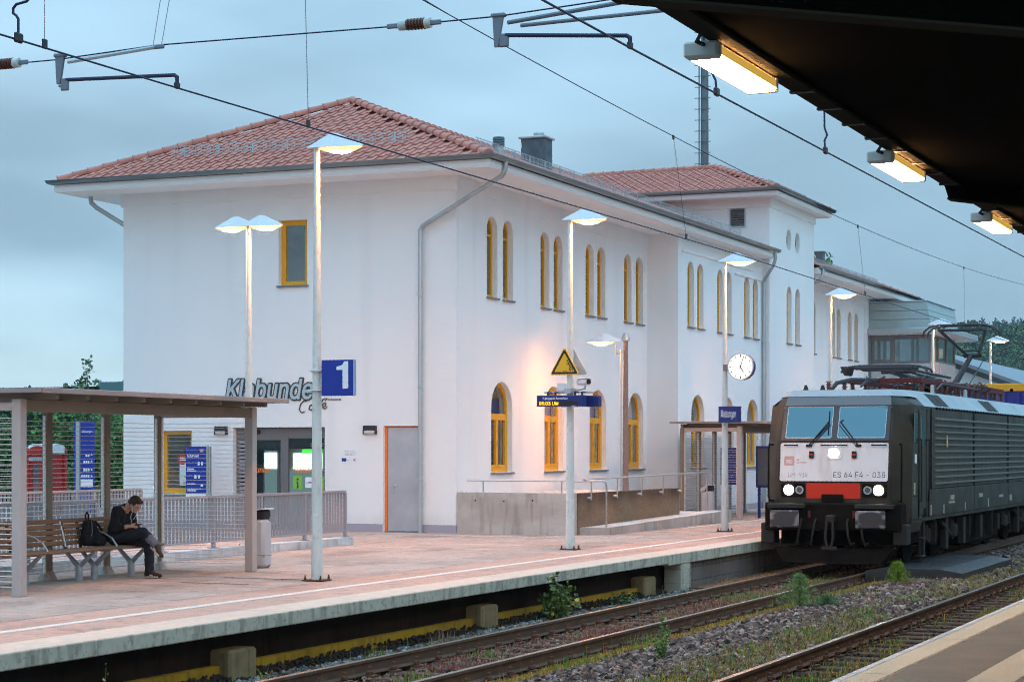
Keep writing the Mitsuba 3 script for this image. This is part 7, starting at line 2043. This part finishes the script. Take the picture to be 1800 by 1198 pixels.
tree('young_tree', 'slender young tree whose tip shows above the shelter roof', (-30.5, 43.8, 0), 4.2, [(0.05, 0, 4.0, (0.13, 0.15, 0.34)), (-0.12, 0, 3.62, (0.12, 0.14, 0.16)), (0.14, 0.0, 3.3, (0.18, 0.2, 0.13)), (0, 0, 2.9, (0.4, 0.4, 0.3)), (0.1, 0, 2.3, (0.5, 0.5, 0.4)), (-0.1, 0, 1.7, (0.5, 0.5, 0.4))], 60, 0.09, [(0.09, 0.18, 0.09), (0.10, 0.19, 0.09), (0.05, 0.11, 0.05)], 61, 0.03)
tree('broadleaf_tree', 'dark tree top showing behind the tower and the far wing roof', (-26.2, 100.0, -0.5), 12.3, [(0, 0, 11.0, 1.5), (1.1, 0, 9.9, 1.6), (-1.2, 0, 9.6, 2.0), (0.2, 0, 8.2, 2.4)], 1500, 0.30, DG, 71, 0.25)

t = thing('shed', 'white gabled shed with a grey roof in front of the wooded hill', 'shed')
gx = [(-25.5, 0), (-12.5, 0), (-12.5, 3.55), (-22.3, 7.2), (-25.5, 6.0)]
part(t, 'gable_wall', xz(Polygon([(x, z - 1.0 if z == 0 else z - 0.3) for x, z in gx]), 110, 110.3), 'shed_white')
part(t, 'roof', [hull([(-12.0, 109.2, 3.35), (-22.3, 109.2, 7.22), (-12.0, 150, 3.35), (-22.3, 150, 7.22), (-12.0, 109.2, 3.55), (-22.3, 109.2, 7.42), (-12.0, 150, 3.55), (-22.3, 150, 7.42)]), hull([(-26, 109.2, 6.0), (-22.3, 109.2, 7.22), (-26, 150, 6.0), (-22.3, 150, 7.22), (-26, 109.2, 6.2), (-22.3, 109.2, 7.42), (-26, 150, 6.2), (-22.3, 150, 7.42)])], 'shed_roof')
part(t, 'side_wall', bx(-12.8, -12.5, 110.3, 149, -1, 3.2), 'shed_white')

# hills: one height field; forest on it
gx_, gy_ = np.meshgrid(np.linspace(-2600, 900, 120), np.linspace(420, 2600, 90))


def hill_z(x, y):
    q = np.stack([x * 0.0022, y * 0.0022, x * 0], -1)
    n = meshkit.fbm(q, 4, 2)
    sm = lambda a, b, v: np.clip((v - a) / (b - a), 0, 1) ** 2 * (3 - 2 * np.clip((v - a) / (b - a), 0, 1))
    side = 0.45 + 0.55 * sm(-900, -150, x)
    return -1.3 + side * (44 * sm(450, 880, y) * (0.75 + 0.5 * n) + 62 * sm(1150, 1750, y) * (0.75 + 0.5 * n))


gz_ = hill_z(gx_, gy_)
nx, ny = gx_.shape[1], gx_.shape[0]
idx = np.arange(nx * ny).reshape(ny, nx)
Fh = np.concatenate([np.stack([idx[:-1, :-1], idx[:-1, 1:], idx[1:, 1:]], -1).reshape(-1, 3), np.stack([idx[:-1, :-1], idx[1:, 1:], idx[1:, :-1]], -1).reshape(-1, 3)])
structure('hills', trimesh.Trimesh(np.stack([gx_, gy_, gz_], -1).reshape(-1, 3), Fh, process=False), 'hill_ground', True, label='low wooded hills behind the station')


def forest(x0, x1, y0, y1, n, hgt, rad, tones, leaf, per, seed, conifer=False):
    rg = np.random.default_rng(seed)
    x, y = rg.uniform(x0, x1, n), rg.uniform(y0, y1, n)
    z = hill_z(x, y)
    h = hgt * rg.uniform(0.7, 1.25, n)
    LL = []
    for i in range(n):
        u = rg.uniform(0, 1, per)
        if conifer:
            rr = rad * (1 - u) + 0.15
            zz = h[i] * (0.1 + 0.9 * u)
        else:
            zz = h[i] * (0.25 + 0.75 * u)
            rr = rad * np.sqrt(np.clip(1 - (2 * u - 0.85) ** 2, 0.05, 1)) * rg.uniform(0.8, 1.3)
        a = rg.uniform(0, 2 * pi, per)
        rr = rr * (rg.uniform(0.5, 1.0, per))
        pos = np.stack([x[i] + rr * np.cos(a), y[i] + rr * np.sin(a), z[i] + zz], 1)
        tn = np.asarray(tones) * rg.uniform(0.7, 1.3)
        LL.append(leaves(pos, leaf, tn, rg))
    return LL


L = forest(-230, -70, 640, 900, 520, 9, 4.2, [(0.035, 0.075, 0.03), (0.055, 0.10, 0.035), (0.075, 0.12, 0.04)], 1.15, 150, 3)
L += forest(-420, -170, 1500, 1800, 500, 15, 3.4, [(0.016, 0.036, 0.024), (0.022, 0.045, 0.03)], 1.7, 80, 4, True)
L += forest(-640, -520, 800, 900, 60, 9, 4.5, DG, 2.0, 60, 5)
mesh, col = vsum(L)
scene['forest'] = ply(mesh, 'leaf', False, color=col)
labels['forest'] = {'label': 'dark green wood covering the hills behind the signal box', 'category': 'forest', 'kind': 'stuff'}

# ================================================================ haze: closed box of pale air round everything
scene['air'] = {'type': 'homogeneous', 'albedo': {'type': 'rgb', 'value': [0.95, 0.95, 0.95]}, 'sigma_t': {'type': 'rgb', 'value': [HAZE, HAZE * 1.1, HAZE * 1.25]}}
scene['haze'] = {'type': 'cube', 'to_world': T().translate([-600, 1200, 98.5]).scale([2200, 1600, 101]), 'bsdf': {'type': 'null'}, 'interior': {'type': 'ref', 'id': 'air'}}
labels['haze'] = {'label': 'thin evening haze over the station and the hills', 'category': 'haze', 'kind': 'stuff'}
scene['camera']['medium'] = {'type': 'ref', 'id': 'air'}
